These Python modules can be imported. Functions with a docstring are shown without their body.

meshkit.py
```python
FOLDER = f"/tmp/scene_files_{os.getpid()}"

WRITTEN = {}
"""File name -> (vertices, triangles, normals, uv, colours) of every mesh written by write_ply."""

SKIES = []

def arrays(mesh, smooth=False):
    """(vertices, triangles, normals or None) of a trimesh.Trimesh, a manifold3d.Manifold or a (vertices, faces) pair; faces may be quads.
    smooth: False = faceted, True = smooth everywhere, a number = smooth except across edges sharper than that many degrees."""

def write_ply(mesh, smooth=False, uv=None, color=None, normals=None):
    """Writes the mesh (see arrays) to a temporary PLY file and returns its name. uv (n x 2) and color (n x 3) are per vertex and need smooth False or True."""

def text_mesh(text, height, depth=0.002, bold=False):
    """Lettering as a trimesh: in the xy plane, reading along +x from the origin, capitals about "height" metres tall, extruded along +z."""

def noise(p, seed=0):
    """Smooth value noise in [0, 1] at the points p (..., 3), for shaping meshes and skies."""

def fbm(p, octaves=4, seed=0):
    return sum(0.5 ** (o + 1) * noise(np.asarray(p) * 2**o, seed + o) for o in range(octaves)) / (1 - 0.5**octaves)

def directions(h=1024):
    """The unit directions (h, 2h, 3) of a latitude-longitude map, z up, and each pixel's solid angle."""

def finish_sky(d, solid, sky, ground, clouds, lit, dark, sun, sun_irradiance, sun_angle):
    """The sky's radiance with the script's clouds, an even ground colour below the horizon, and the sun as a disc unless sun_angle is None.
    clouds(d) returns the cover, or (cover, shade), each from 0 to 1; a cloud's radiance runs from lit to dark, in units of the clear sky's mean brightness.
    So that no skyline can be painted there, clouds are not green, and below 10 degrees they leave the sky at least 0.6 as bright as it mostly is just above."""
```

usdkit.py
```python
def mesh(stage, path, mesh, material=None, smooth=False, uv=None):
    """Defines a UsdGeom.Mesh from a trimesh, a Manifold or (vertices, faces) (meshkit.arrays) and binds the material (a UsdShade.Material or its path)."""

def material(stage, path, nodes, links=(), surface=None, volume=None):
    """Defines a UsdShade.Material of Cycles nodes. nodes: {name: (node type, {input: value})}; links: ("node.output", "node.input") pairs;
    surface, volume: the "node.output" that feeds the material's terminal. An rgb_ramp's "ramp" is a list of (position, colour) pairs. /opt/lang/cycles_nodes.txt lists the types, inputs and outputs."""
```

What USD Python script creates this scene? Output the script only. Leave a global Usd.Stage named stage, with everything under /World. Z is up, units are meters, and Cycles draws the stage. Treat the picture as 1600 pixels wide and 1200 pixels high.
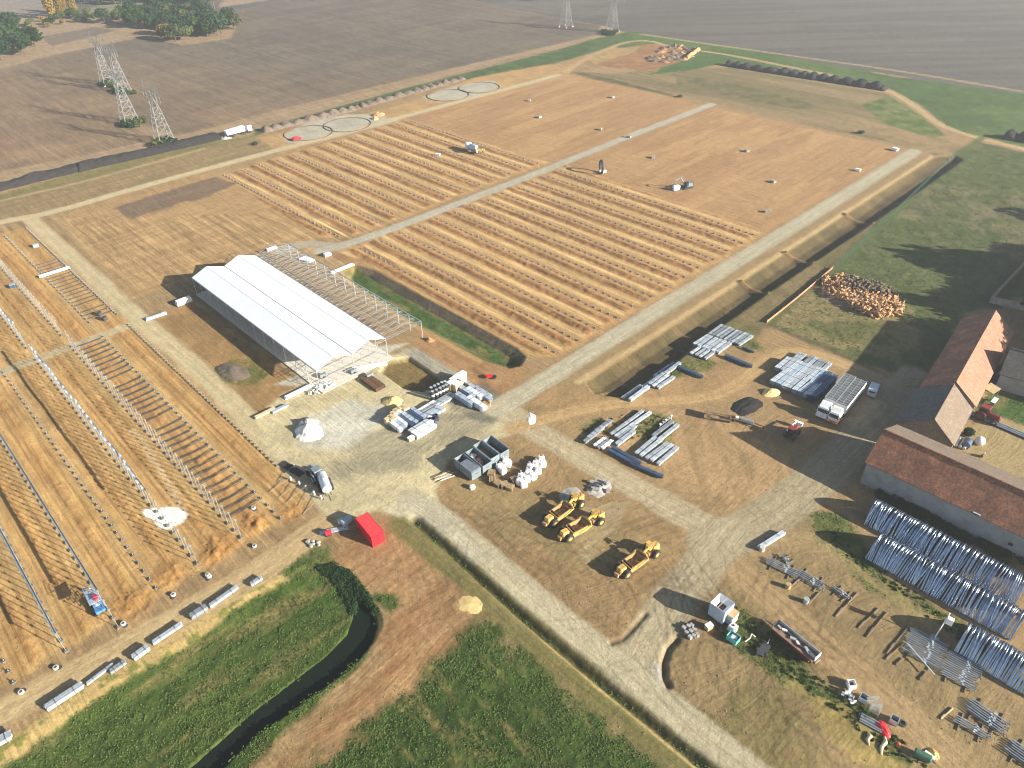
import math, random
import numpy as np, trimesh, usdkit, meshkit
from pxr import Usd, UsdGeom, UsdLux, UsdShade, Gf, Sdf, Vt

stage = Usd.Stage.CreateInMemory()
UsdGeom.SetStageUpAxis(stage, UsdGeom.Tokens.z)
UsdGeom.SetStageMetersPerUnit(stage, 1.0)
stage.SetDefaultPrim(UsdGeom.Xform.Define(stage, '/World').GetPrim())
RAD = math.radians

# ------------------------------------------------------------------ camera, sky, sun, exposure
FPX, PITCH, ROLL, YAW, CAMZ = 1130.0, RAD(36.56), RAD(-1.317), RAD(46.535), 100.0
EXPOSURE = 1.54
SUN_AZ, SUN_EL = RAD(115.5), RAD(20.3)
SUN_I, SKY_S = 1.25, 0.05
HAZE = 0.00021

fw = np.array([0, math.cos(PITCH), -math.sin(PITCH)]); up0 = np.array([0, math.sin(PITCH), math.cos(PITCH)]); rt0 = np.array([1.0, 0, 0])
rt = math.cos(ROLL) * rt0 + math.sin(ROLL) * up0
up = -math.sin(ROLL) * rt0 + math.cos(ROLL) * up0
cam = UsdGeom.Camera.Define(stage, '/World/camera')
m = np.eye(4); m[0, :3], m[1, :3], m[2, :3], m[3, :3] = rt, up, -fw, (0, 0, CAMZ)
cam.AddTransformOp().Set(Gf.Matrix4d(*m.ravel().tolist()))
cam.CreateHorizontalApertureAttr(36.0); cam.CreateVerticalApertureAttr(27.0)
cam.CreateFocalLengthAttr(FPX / 1600 * 36.0)
cam.CreateClippingRangeAttr(Gf.Vec2f(1, 20000))
cam.CreateExposureAttr(EXPOSURE)

SUN = np.array([math.sin(SUN_AZ) * math.cos(SUN_EL), math.cos(SUN_AZ) * math.cos(SUN_EL), math.sin(SUN_EL)])
dome = UsdLux.DomeLight.Define(stage, '/World/sky')
skym = usdkit.material(stage, '/World/Looks/sky', {
    'sky': ('sky_texture', {'sky_type': 'single_scattering', 'sun_disc': False, 'sun_elevation': SUN_EL, 'sun_rotation': SUN_AZ, 'aerosol_density': 1.5}),
    'bg': ('background_shader', {'strength': SKY_S})}, [('sky.color', 'bg.color')], surface='bg.background')
UsdShade.MaterialBindingAPI.Apply(dome.GetPrim()).Bind(skym)
dome.GetPrim().SetCustomDataByKey('kind', 'structure')
dome.GetPrim().SetCustomDataByKey('label', 'clear pale blue sky above the site')
sun = UsdLux.DistantLight.Define(stage, '/World/sun')
sun.CreateIntensityAttr(SUN_I); sun.CreateAngleAttr(0.53); sun.CreateNormalizeAttr(True); sun.CreateColorAttr(Gf.Vec3f(1, 0.93, 0.82))
z = SUN; x = np.cross([0, 0, 1.0], z); x /= np.linalg.norm(x); y = np.cross(z, x)
m = np.eye(4); m[0, :3], m[1, :3], m[2, :3] = x, y, z
sun.AddTransformOp().Set(Gf.Matrix4d(*m.ravel().tolist()))

# ------------------------------------------------------------------ coordinates: a point of the photograph (1600x1200) to a point of the site
def g(px, py, z=0.0):
    d = (px - 800) / FPX * rt - (py - 600) / FPX * up + fw
    t = (z - CAMZ) / d[2]
    return np.array([t * d[0], t * d[1], z])
EA = np.array([math.sin(YAW), math.cos(YAW)]); EB = np.array([math.cos(YAW), -math.sin(YAW)])
def ab(a, b, z=0.0):
    p = a * EA + b * EB
    return np.array([p[0], p[1], z])
def toab(p):
    return np.array([p[0] * EA[0] + p[1] * EA[1], p[0] * EB[0] + p[1] * EB[1]])
ANG_A = math.atan2(EA[1], EA[0]); ANG_B = math.atan2(EB[1], EB[0])
def heading(p, q):
    return math.atan2(q[1] - p[1], q[0] - p[0])

# ------------------------------------------------------------------ naming and tagging
_names = {}
def numbered(parent, name):
    k = (parent, name); n = _names.get(k, 0); _names[k] = n + 1
    return f'{parent}/{name}' + (f'_{n:03d}' if n else '')
def tag(prim, label=None, cat=None, group=None, kind=None):
    prim = prim.GetPrim() if hasattr(prim, 'GetPrim') else prim
    for k, v in (('label', label), ('category', cat), ('group', group), ('kind', kind)):
        if v: prim.SetCustomDataByKey(k, v)
    return prim
def xf(prim, loc=(0, 0, 0), rz=0.0, sc=None, tilt=None):
    x = UsdGeom.Xformable(prim)
    x.ClearXformOpOrder()
    x.AddTranslateOp().Set(Gf.Vec3d(*map(float, loc)))
    x.AddRotateXYZOp().Set(Gf.Vec3f(math.degrees(tilt[0]) if tilt else 0.0, math.degrees(tilt[1]) if tilt else 0.0, math.degrees(rz)))
    s = (1, 1, 1) if sc is None else ((sc,) * 3 if np.ndim(sc) == 0 else sc)
    x.AddScaleOp().Set(Gf.Vec3f(*map(float, s)))
def thing(name, label, cat, loc=(0, 0, 0), rz=0.0, group=None, kind=None, sc=None):
    p = UsdGeom.Xform.Define(stage, numbered('/World', name)).GetPrim()
    xf(p, loc, rz, sc)
    return tag(p, label, cat, group, kind)
def part(parent, name, mesh, mat, smooth=False, label=None):
    base = str(parent.GetPath()) if parent is not None else '/World'
    u = usdkit.mesh(stage, numbered(base, name), mesh, mat, smooth=smooth)
    return tag(u.GetPrim(), label)
def single(name, mesh, mat, label, cat=None, group=None, kind=None, loc=(0, 0, 0), rz=0.0, smooth=False):
    p = part(None, name, mesh, mat, smooth)
    xf(p, loc, rz)
    return tag(p, label, cat, group, kind)
_protos = {}
def copies(key, name, build, label, cat, loc, rz=0.0, group=None, sc=None, tilt=None):
    """The first of a key is built with its parts; later ones refer to it."""
    if key not in _protos:
        p = thing(name, label, cat, loc, rz, group)
        build(p); _protos[key] = p.GetPath()
    else:
        p = UsdGeom.Xform.Define(stage, numbered('/World', name)).GetPrim()
        p.GetReferences().AddInternalReference(_protos[key]); p.SetInstanceable(True)
        tag(p, label, cat, group)
    xf(p, loc, rz, sc, tilt)
    return p
ORD = ['first', 'second', 'third', 'fourth', 'fifth', 'sixth', 'seventh', 'eighth', 'ninth', 'tenth', 'eleventh', 'twelfth', 'thirteenth', 'fourteenth', 'fifteenth', 'sixteenth', 'seventeenth', 'eighteenth', 'nineteenth', 'twentieth']

# ------------------------------------------------------------------ small mesh toolkit: every function returns (vertices, triangles)
def J(*ms):
    ms = [q for q in ms if q is not None]
    V, F, n = [], [], 0
    for v, f in ms:
        V.append(v); F.append(np.asarray(f) + n); n += len(v)
    return np.vstack(V), np.vstack(F)
_BF = np.array([[0, 2, 1], [0, 3, 2], [4, 5, 6], [4, 6, 7], [0, 1, 5], [0, 5, 4], [1, 2, 6], [1, 6, 5], [2, 3, 7], [2, 7, 6], [3, 0, 4], [3, 4, 7]])
def bx(cx, cy, cz, sx, sy, sz, rz=0.0):
    v = np.array([[-1, -1, -1], [1, -1, -1], [1, 1, -1], [-1, 1, -1], [-1, -1, 1], [1, -1, 1], [1, 1, 1], [-1, 1, 1]], float) * 0.5 * [sx, sy, sz]
    return move((v, _BF), (cx, cy, cz), rz)
def hexa(bot, top):
    """Eight corners: four below, four above, both anticlockwise from above."""
    return np.array(list(bot) + list(top), float), _BF
def cbx(cx, cy, cz, sx, sy, sz, ch=0.08):
    """Box with chamfered vertical and top edges."""
    x, y = sx / 2, sy / 2
    def ring(k, zz):
        return [[-x + k, -y, zz], [x - k, -y, zz], [x, -y + k, zz], [x, y - k, zz], [x - k, y, zz], [-x + k, y, zz], [-x, y - k, zz], [-x, -y + k, zz]]
    def ring2(k, ins, zz):
        return [[-x + k + ins * 0.3, -y + ins, zz], [x - k - ins * 0.3, -y + ins, zz], [x - ins, -y + k + ins * 0.3, zz], [x - ins, y - k - ins * 0.3, zz], [x - k - ins * 0.3, y - ins, zz], [-x + k + ins * 0.3, y - ins, zz], [-x + ins, y - k - ins * 0.3, zz], [-x + ins, -y + k + ins * 0.3, zz]]
    v = np.array(ring(ch, -sz / 2) + ring(ch, sz / 2 - ch) + ring2(ch, ch, sz / 2), float)
    f = []
    for r in (0, 8):
        for i in range(8):
            j = (i + 1) % 8
            f += [[r + i, r + j, r + 8 + j], [r + i, r + 8 + j, r + 8 + i]]
    for i in range(1, 7):
        f += [[16, 16 + i, 17 + i], [0, i + 1, i]]
    return v + [cx, cy, cz], np.array(f)
def move(mf, loc=(0, 0, 0), rz=0.0):
    v, f = mf
    c, s = math.cos(rz), math.sin(rz)
    return v @ np.array([[c, s, 0], [-s, c, 0], [0, 0, 1]]) + np.asarray(loc, float), f
def turn(mf, axis, ang):
    return mf[0] @ trimesh.transformations.rotation_matrix(ang, axis)[:3, :3].T, mf[1]
def rod(p, q, r, n=4, r2=None):
    p, q = np.asarray(p, float), np.asarray(q, float)
    d = q - p; d = d / (np.linalg.norm(d) + 1e-9)
    a = np.cross(d, [0, 0, 1.0] if abs(d[2]) < 0.9 else [1.0, 0, 0]); a /= np.linalg.norm(a); b = np.cross(d, a)
    t = (np.arange(n) + 0.5) * 2 * math.pi / n
    ring = np.cos(t)[:, None] * a + np.sin(t)[:, None] * b
    v = np.vstack([p + ring * r, q + ring * (r if r2 is None else r2), [p], [q]])
    f = []
    for i in range(n):
        j = (i + 1) % n
        f += [[i, j, n + j], [i, n + j, n + i], [2 * n, j, i], [2 * n + 1, n + i, n + j]]
    return v, np.array(f)
def tube(pts, r, n=6):
    pts = np.asarray(pts, float); k = len(pts)
    t = np.gradient(pts, axis=0); t /= np.linalg.norm(t, axis=1, keepdims=True) + 1e-9
    a = np.cross(t, [0, 0, 1.0]); bad = np.linalg.norm(a, axis=1) < 0.05
    a[bad] = np.cross(t[bad], [1.0, 0, 0]); a /= np.linalg.norm(a, axis=1, keepdims=True); b = np.cross(t, a)
    th = np.arange(n) * 2 * math.pi / n
    rr = np.broadcast_to(r, (k,))[:, None, None]
    v = (pts[:, None] + rr * (np.cos(th)[None, :, None] * a[:, None] + np.sin(th)[None, :, None] * b[:, None])).reshape(-1, 3)
    f = []
    for i in range(k - 1):
        for j in range(n):
            j2 = (j + 1) % n
            f += [[i * n + j, i * n + j2, (i + 1) * n + j2], [i * n + j, (i + 1) * n + j2, (i + 1) * n + j]]
    for j in range(1, n - 1):
        f += [[0, j + 1, j], [(k - 1) * n, (k - 1) * n + j, (k - 1) * n + j + 1]]
    return v, np.array(f)
def wheel(x, y, r, w, n=14, side=1):
    """Tyre with rounded shoulders, axle along y."""
    prof = [(-w / 2, r * .55), (-w / 2, r * .88), (-w * .36, r), (w * .36, r), (w / 2, r * .88), (w / 2, r * .55)]
    th = np.arange(n) * 2 * math.pi / n
    v = np.array([[x + rr * math.cos(t), y + yy, r + rr * math.sin(t)] for yy, rr in prof for t in th])
    f = []
    for i in range(len(prof) - 1):
        for j in range(n):
            k = (j + 1) % n
            f += [[i * n + j, (i + 1) * n + j, (i + 1) * n + k], [i * n + j, (i + 1) * n + k, i * n + k]]
    return v, np.array(f)
def disc(x, y, z, r, w, n=12):
    return rod((x, y - w / 2, z), (x, y + w / 2, z), r, n)
def extr(poly, y0, y1):
    """Outline in x,z (convex or star-shaped round its mean) carried from y0 to y1."""
    p = np.asarray(poly, float); n = len(p)
    v = np.vstack([np.c_[p[:, 0], np.full(n, y0), p[:, 1]], np.c_[p[:, 0], np.full(n, y1), p[:, 1]], [[p[:, 0].mean(), y0, p[:, 1].mean()]], [[p[:, 0].mean(), y1, p[:, 1].mean()]]])
    f = []
    for i in range(n):
        j = (i + 1) % n
        f += [[i, j, n + j], [i, n + j, n + i], [2 * n, j, i], [2 * n + 1, n + i, n + j]]
    return v, np.array(f)
def lumps(mf, amp, scale, seed=0):
    v, f = mf
    n = meshkit.fbm(v * scale, 3, seed)[:, None] - 0.5
    return v + (v - v.mean(0)) * n * amp, f
def ico(r=1.0, sub=2, sc=(1, 1, 1), loc=(0, 0, 0)):
    s = trimesh.creation.icosphere(subdivisions=sub)
    return np.array(s.vertices) * r * np.asarray(sc) + np.asarray(loc), np.array(s.faces)
def heap(rx, ry, h, n=26, seed=0, rough=0.25, sharp=1.3):
    """A heap of loose stuff on the ground: a round grid pushed up by noise."""
    rr = np.linspace(0, 1, max(6, n // 3)); th = np.arange(n) * 2 * math.pi / n
    P = np.array([[math.cos(t) * q, math.sin(t) * q] for q in rr for t in th])
    nz = meshkit.fbm(np.c_[P * 2.2, np.zeros(len(P))] + seed * 3.1, 4, seed)
    edge = 1 + 0.5 * (meshkit.fbm(np.c_[np.cos(np.tile(th, len(rr))) * 1.5, np.sin(np.tile(th, len(rr))) * 1.5, np.zeros(len(P)) + seed], 3, seed) - 0.5)
    q = np.repeat(rr, n)
    z = h * (1 - q) ** (1 / sharp) * (1 + rough * 4 * (nz - 0.5)) - 0.06
    z[q > 0.99] = -0.15
    v = np.c_[P[:, 0] * rx * edge, P[:, 1] * ry * edge, z]
    f = []
    for i in range(len(rr) - 1):
        for j in range(n):
            k = (j + 1) % n
            f += [[i * n + j, (i + 1) * n + j, (i + 1) * n + k], [i * n + j, (i + 1) * n + k, i * n + k]]
    return v, np.array(f)

# ------------------------------------------------------------------ materials
def lin(c):
    c = np.asarray(c, float) / 255.0
    return np.where(c <= 0.04045, c / 12.92, ((c + 0.055) / 1.055) ** 2.4)
def mat(name, col, rough=0.6, metal=0.0, var=0.15, scale=1.2, spec=0.4, dirt=None, bump=0.0, coat=0.0):
    """Painted or bare stuff with patchy colour (world-sized noise) and a little change from copy to copy."""
    col = np.asarray(col, float); d = col * (1 - var * 1.6) if dirt is None else np.asarray(dirt, float)
    nodes = {'tc': ('texture_coordinate', {}), 'n': ('noise_texture', {'scale': scale, 'detail': 5.0, 'roughness': 0.65}),
             'r': ('rgb_ramp', {'ramp': [(0.25, d), (0.55, col), (0.8, np.minimum(col * (1 + var), 0.9))]}),
             'o': ('object_info', {}), 'mr': ('map_range', {'from_min': 0.0, 'from_max': 1.0, 'to_min': 1 - var * .7, 'to_max': 1 + var * .5}),
             'h': ('hsv', {}), 'p': ('principled_bsdf', {'roughness': rough, 'metallic': metal, 'specular_ior_level': spec, 'coat_weight': coat})}
    links = [('tc.object', 'n.vector'), ('n.fac', 'r.fac'), ('o.random', 'mr.value'), ('r.color', 'h.color'), ('mr.result', 'h.value'), ('h.color', 'p.base_color')]
    if bump:
        nodes['b'] = ('bump', {'strength': bump, 'distance': 0.05}); links += [('n.fac', 'b.height'), ('b.normal', 'p.normal')]
    return usdkit.material(stage, '/World/Looks/' + name, nodes, links, surface='p.BSDF')
M = {}
def mk(name, *a, **k): M[name] = mat(name, *a, **k)
mk('galvanised', (0.50, 0.55, 0.58), 0.38, 0.4, 0.22, 2.0)
mk('galvanised_dull', (0.30, 0.34, 0.37), 0.5, 0.4, 0.25, 2.0)
mk('galvanised_bright', (0.64, 0.70, 0.74), 0.30, 0.35, 0.2, 1.0)
mk('steel_dark', (0.07, 0.075, 0.08), 0.5, 0.3, 0.2)
mk('blue_steel', (0.09, 0.14, 0.22), 0.45, 0.5, 0.2, 2.0)
mk('white_panel', (0.84, 0.87, 0.89), 0.5, 0, 0.03, 0.25)
mk('white_paint', (0.78, 0.78, 0.77), 0.4, 0, 0.08, 0.8, dirt=(0.6, 0.58, 0.54))
mk('white_bag', (0.72, 0.70, 0.70), 0.8, 0, 0.12, 1.5, bump=0.5)
mk('red_paint', (0.62, 0.02, 0.03), 0.4, 0, 0.12, 0.6)
mk('dark_red', (0.20, 0.03, 0.03), 0.5, 0, 0.3, 1.2)
mk('yellow_paint', (0.56, 0.34, 0.08), 0.6, 0, 0.3, 1.3, dirt=(0.24, 0.16, 0.08), bump=.3)
mk('yellow_dirty', (0.36, 0.23, 0.09), 0.7, 0, 0.3, 1.5, dirt=(0.16, 0.11, 0.06))
mk('rust', (0.17, 0.085, 0.045), 0.8, 0.1, 0.35, 1.5, dirt=(0.07, 0.045, 0.03))
mk('rubber', (0.035, 0.034, 0.033), 0.85, 0, 0.3, 3.0)
mk('grey_paint', (0.20, 0.25, 0.28), 0.45, 0.1, 0.25, 1.0, dirt=(0.13, 0.14, 0.13))
mk('blue_paint', (0.08, 0.22, 0.45), 0.4, 0, 0.2)
mk('pale_blue', (0.38, 0.46, 0.55), 0.4, 0.1, 0.15)
mk('orange_paint', (0.62, 0.15, 0.03), 0.5, 0, 0.2)
mk('turquoise', (0.12, 0.42, 0.40), 0.5, 0, 0.15)
mk('green_paint', (0.05, 0.13, 0.08), 0.5, 0, 0.2)
mk('plinth', (0.14, 0.125, 0.105), 0.9, 0, 0.3, 1.5)
mk('concrete', (0.50, 0.47, 0.41), 0.85, 0, 0.15, 1.5, bump=0.3)
mk('concrete_grey', (0.30, 0.30, 0.29), 0.85, 0, 0.2, 1.5, bump=0.3)
mk('wood', (0.42, 0.30, 0.16), 0.75, 0, 0.25, 1.5)
mk('wood_pale', (0.58, 0.46, 0.27), 0.75, 0, 0.2, 1.5)
mk('wood_old', (0.21, 0.15, 0.10), 0.85, 0, 0.3, 1.5)
mk('cut_wood', (0.50, 0.29, 0.13), 0.85, 0, 0.45, 1.6, dirt=(0.14, 0.08, 0.045))
mk('plaster', (0.24, 0.24, 0.23), 0.9, 0, 0.2, 0.4, dirt=(0.16, 0.16, 0.145))
mk('stone', (0.30, 0.28, 0.24), 0.9, 0, 0.3, 0.8, bump=0.4)
mk('glass_dark', (0.02, 0.03, 0.04), 0.08, 0, 0.1, spec=0.6)
mk('dark_shaded_soil', (0.020, 0.018, 0.017), 0.95, 0, 0.35, 0.7, bump=0.8)  # dark soil, blackened further to carry the shade of the right-hand bank
mk('brown_soil', (0.12, 0.092, 0.068), 0.95, 0, 0.35, 0.7, bump=0.8)
mk('orange_soil', (0.36, 0.20, 0.09), 0.95, 0, 0.3, 0.6, bump=0.8)
mk('sand', (0.55, 0.40, 0.17), 0.95, 0, 0.2, 0.8, bump=0.6)
mk('chalk', (0.66, 0.63, 0.57), 0.95, 0, 0.15, 0.8, bump=0.6)
mk('rubble', (0.36, 0.34, 0.30), 0.95, 0, 0.35, 1.0, bump=0.9)
mk('orange_net', (0.42, 0.19, 0.11), 0.8, 0, 0.25, 1.0)
mk('bark', (0.10, 0.075, 0.05), 0.9, 0, 0.3)
def leafmat(name, cols):
    nodes = {'g': ('geometry', {}), 'r': ('rgb_ramp', {'ramp': [(i / (len(cols) - 1), c) for i, c in enumerate(cols)]}),
             'o': ('object_info', {}), 'mr': ('map_range', {'from_min': 0.0, 'from_max': 1.0, 'to_min': 0.75, 'to_max': 1.25}), 'h': ('hsv', {}),
             'd': ('diffuse_bsdf', {}), 't': ('translucent_bsdf', {}), 'm': ('mix_closure', {'fac': 0.3})}
    M[name] = usdkit.material(stage, '/World/Looks/' + name, nodes, [('g.random_per_island', 'r.fac'), ('r.color', 'h.color'), ('o.random', 'mr.value'), ('mr.result', 'h.value'), ('h.color', 'd.color'), ('h.color', 't.color'), ('d.BSDF', 'm.closure1'), ('t.BSDF', 'm.closure2')], surface='m.closure')
leafmat('leaf_dark', [(0.034, 0.064, 0.028), (0.066, 0.105, 0.042), (0.115, 0.145, 0.06)])
leafmat('leaf_olive', [(0.08, 0.10, 0.035), (0.13, 0.14, 0.05), (0.20, 0.18, 0.07)])
leafmat('leaf_green', [(0.03, 0.065, 0.012), (0.07, 0.11, 0.02), (0.11, 0.14, 0.03)])
leafmat('leaf_yellow', [(0.22, 0.15, 0.03), (0.38, 0.26, 0.05), (0.48, 0.36, 0.09)])
leafmat('leaf_reed', [(0.035, 0.07, 0.028), (0.065, 0.12, 0.045), (0.10, 0.16, 0.055)])
# ------------------------------------------------------------------ the ground: one sheet, fine near the site and coarser far off
th = np.radians(np.r_[np.arange(-180, -64, 4.0), np.linspace(-63, 62, 1010), np.arange(64, 180, 4.0)])
rr = np.r_[np.array([1, 12, 24, 34]), np.geomspace(42, 900, 800), np.geomspace(915, 6000, 60)[1:]]
NT, NR = len(th), len(rr)
X = (rr[:, None] * np.sin(th)[None]).ravel(); Y = (rr[:, None] * np.cos(th)[None]).ravel()
XY = np.c_[X, Y]
A = XY @ EA; B = XY @ EB
N = len(X)
_L = np.random.default_rng(5).random((256, 256)).astype(np.float32)
def vn(x, y, seed):
    x = x + seed * 37.7; y = y + seed * 11.3
    i = np.floor(x).astype(np.int64); j = np.floor(y).astype(np.int64)
    fx = x - i; fy = y - j
    fx = fx * fx * (3 - 2 * fx); fy = fy * fy * (3 - 2 * fy)
    i0, i1, j0, j1 = i & 255, (i + 1) & 255, j & 255, (j + 1) & 255
    return (_L[i0, j0] * (1 - fx) + _L[i1, j0] * fx) * (1 - fy) + (_L[i0, j1] * (1 - fx) + _L[i1, j1] * fx) * fy
def fb(x, y, o, seed):
    s, w, t = 0, 0, 1.0
    for k in range(o):
        s = s + t * vn(x * 2 ** k, y * 2 ** k, seed + k * 3); w += t; t *= 0.55
    return s / w
n1 = fb(X / 1.2, Y / 1.2, 3, 1); n5 = fb(X / 5, Y / 5, 4, 2); n25 = fb(X / 25, Y / 25, 4, 3); n80 = fb(X / 90, Y / 90, 3, 4)
sa = fb(A / 22, B / 0.9, 3, 5)      # streaks along the site's long axis
sb = fb(A / 0.9, B / 22, 3, 6)      # streaks along the rows
def sst(x, lo, hi):
    t = np.clip((x - lo) / (hi - lo + 1e-9), 0, 1); return t * t * (3 - 2 * t)
def pxs(pts): return np.array([g(*p)[:2] for p in pts])
def abs_(pts): return np.array([ab(*p)[:2] for p in pts])
def segd(P, q, closed):
    q = np.asarray(q); n = len(q); best = np.full(len(P), 1e9); along = np.zeros(len(P)); run = 0.0; side = np.zeros(len(P))
    for i in range(n if closed else n - 1):
        p0, d = q[i], q[(i + 1) % n] - q[i]; L2 = d @ d; L = math.sqrt(L2)
        t = np.clip(((P - p0) @ d) / L2, 0, 1)
        e = P - p0 - t[:, None] * d
        dd = np.hypot(e[:, 0], e[:, 1]); w = dd < best
        best[w] = dd[w]; along[w] = run + t[w] * L; side[w] = (d[0] * e[w, 1] - d[1] * e[w, 0]) / L; run += L
    return best, along, side
def sdp(q, pad=6.0):
    """Signed distance (inside positive) for the vertices near polygon q; far ones are -999."""
    q = np.asarray(q); lo, hi = q.min(0) - pad, q.max(0) + pad
    idx = np.nonzero((X > lo[0]) & (X < hi[0]) & (Y > lo[1]) & (Y < hi[1]))[0]
    P = XY[idx]; dist, _, _ = segd(P, q, True)
    ins = np.zeros(len(P), bool); n = len(q)
    for i in range(n):
        a, b = q[i], q[(i + 1) % n]
        c = ((a[1] > P[:, 1]) != (b[1] > P[:, 1])) & (P[:, 0] < (b[0] - a[0]) * (P[:, 1] - a[1]) / (b[1] - a[1] + 1e-12) + a[0])
        ins ^= c
    return idx, np.where(ins, dist, -dist)
def sdl(q, pad):
    q = np.asarray(q); lo, hi = q.min(0) - pad, q.max(0) + pad
    idx = np.nonzero((X > lo[0]) & (X < hi[0]) & (Y > lo[1]) & (Y < hi[1]))[0]
    d, s, side = segd(XY[idx], q, False)
    return idx, d, s, side
K = 0.62
def pc(*c):
    v = lin(c); k = K * (.74 if c[1] > c[0] * 1.02 else 1.0)
    return v * k * np.array([.98, 1.01, .97])
COL = np.tile(pc(172, 142, 103), (N, 1)); Z = np.zeros(N); KIND = np.zeros(N, np.int16); GR = np.zeros(N)
_t = .6; _wx = 14 * (fb(X / 45, Y / 45, 3, 140) - .5) * 2; _wy = 14 * (fb(X / 45, Y / 45, 3, 141) - .5) * 2
ALONG = X * math.cos(_t) + Y * math.sin(_t) + _wx; SIDE = -X * math.sin(_t) + Y * math.cos(_t) + _wy; AMP = np.full(N, .40)
KINDS = ['ground']
def kind(name):
    if name not in KINDS: KINDS.append(name)
    return KINDS.index(name)
def mixin(idx, w, c, gr=None):
    w = w[:, None]; COL[idx] = COL[idx] * (1 - w) + c * w
    if gr is not None: GR[idx] = GR[idx] * (1 - w[:, 0]) + gr * w[:, 0]
def tone(c, c2, nz, lo=0.35, hi=0.65):
    t = sst(nz, lo, hi)[:, None]; return c * (1 - t) + c2 * t
def area(pts, c, c2=None, nz=None, soft=0.8, jag=1.5, amt=1.0, name=None, gr=0.0, world=False, lo=0.35, hi=0.65):
    q = pts if world else pxs(pts)
    idx, d = sdp(q, soft + jag + 4)
    d = d + (n5[idx] - 0.5) * 2 * jag
    w = sst(d, -soft, soft) * amt
    c = pc(*c); cc = tone(c, pc(*c2), (n5 if nz is None else nz)[idx], lo, hi) if c2 is not None else np.tile(c, (len(idx), 1))
    mixin(idx, w, cc, gr)
    if name: KIND[idx[d > 0]] = kind(name)
    return idx, d
def road(pts, width, c, c2=None, soft=0.6, jag=0.5, amt=1.0, name=None, world=False, ruts=0.10, rut=1.0):
    q = np.asarray(pts) if world else pxs(pts)
    # round the corners
    q = np.array([q[0]] + [p for i in range(len(q) - 1) for p in (q[i] * .75 + q[i + 1] * .25, q[i] * .25 + q[i + 1] * .75)] + [q[-1]])
    idx, d, s, side = sdl(q, width + 4)
    e = width / 2 - d + (n5[idx] - 0.5) * 2 * jag
    w = sst(e, -soft, soft) * amt
    streak = fb(s / 18, side / 0.55, 3, 9)
    c = pc(*c); cc = tone(c, pc(*c2), streak * .6 + n25[idx] * .4) if c2 is not None else np.tile(c, (len(idx), 1))
    cc = cc * (1 + ruts * (np.exp(-((np.abs(side) - rut) / 0.35) ** 2) - 0.4))[:, None] * (0.92 + 0.16 * streak)[:, None]
    mixin(idx, w, cc, 0.0)
    ALONG[idx[e > -.3]] = s[e > -.3]; SIDE[idx[e > -.3]] = side[e > -.3]; AMP[idx[e > -.3]] = .36
    if name: KIND[idx[e > 0]] = kind(name)
    return idx, e

# -- the countryside beyond
area([(-900, -130), (2600, -130), (2300, 420), (1600, 160), (1400, 118), (1200, 90), (1000, 55), (930, 60), (500, 60), (-900, 500)], (118, 110, 102), (106, 100, 94), nz=fb(X / 80, Y / 8, 4, 20), name='ploughed_field', jag=2)
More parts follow.
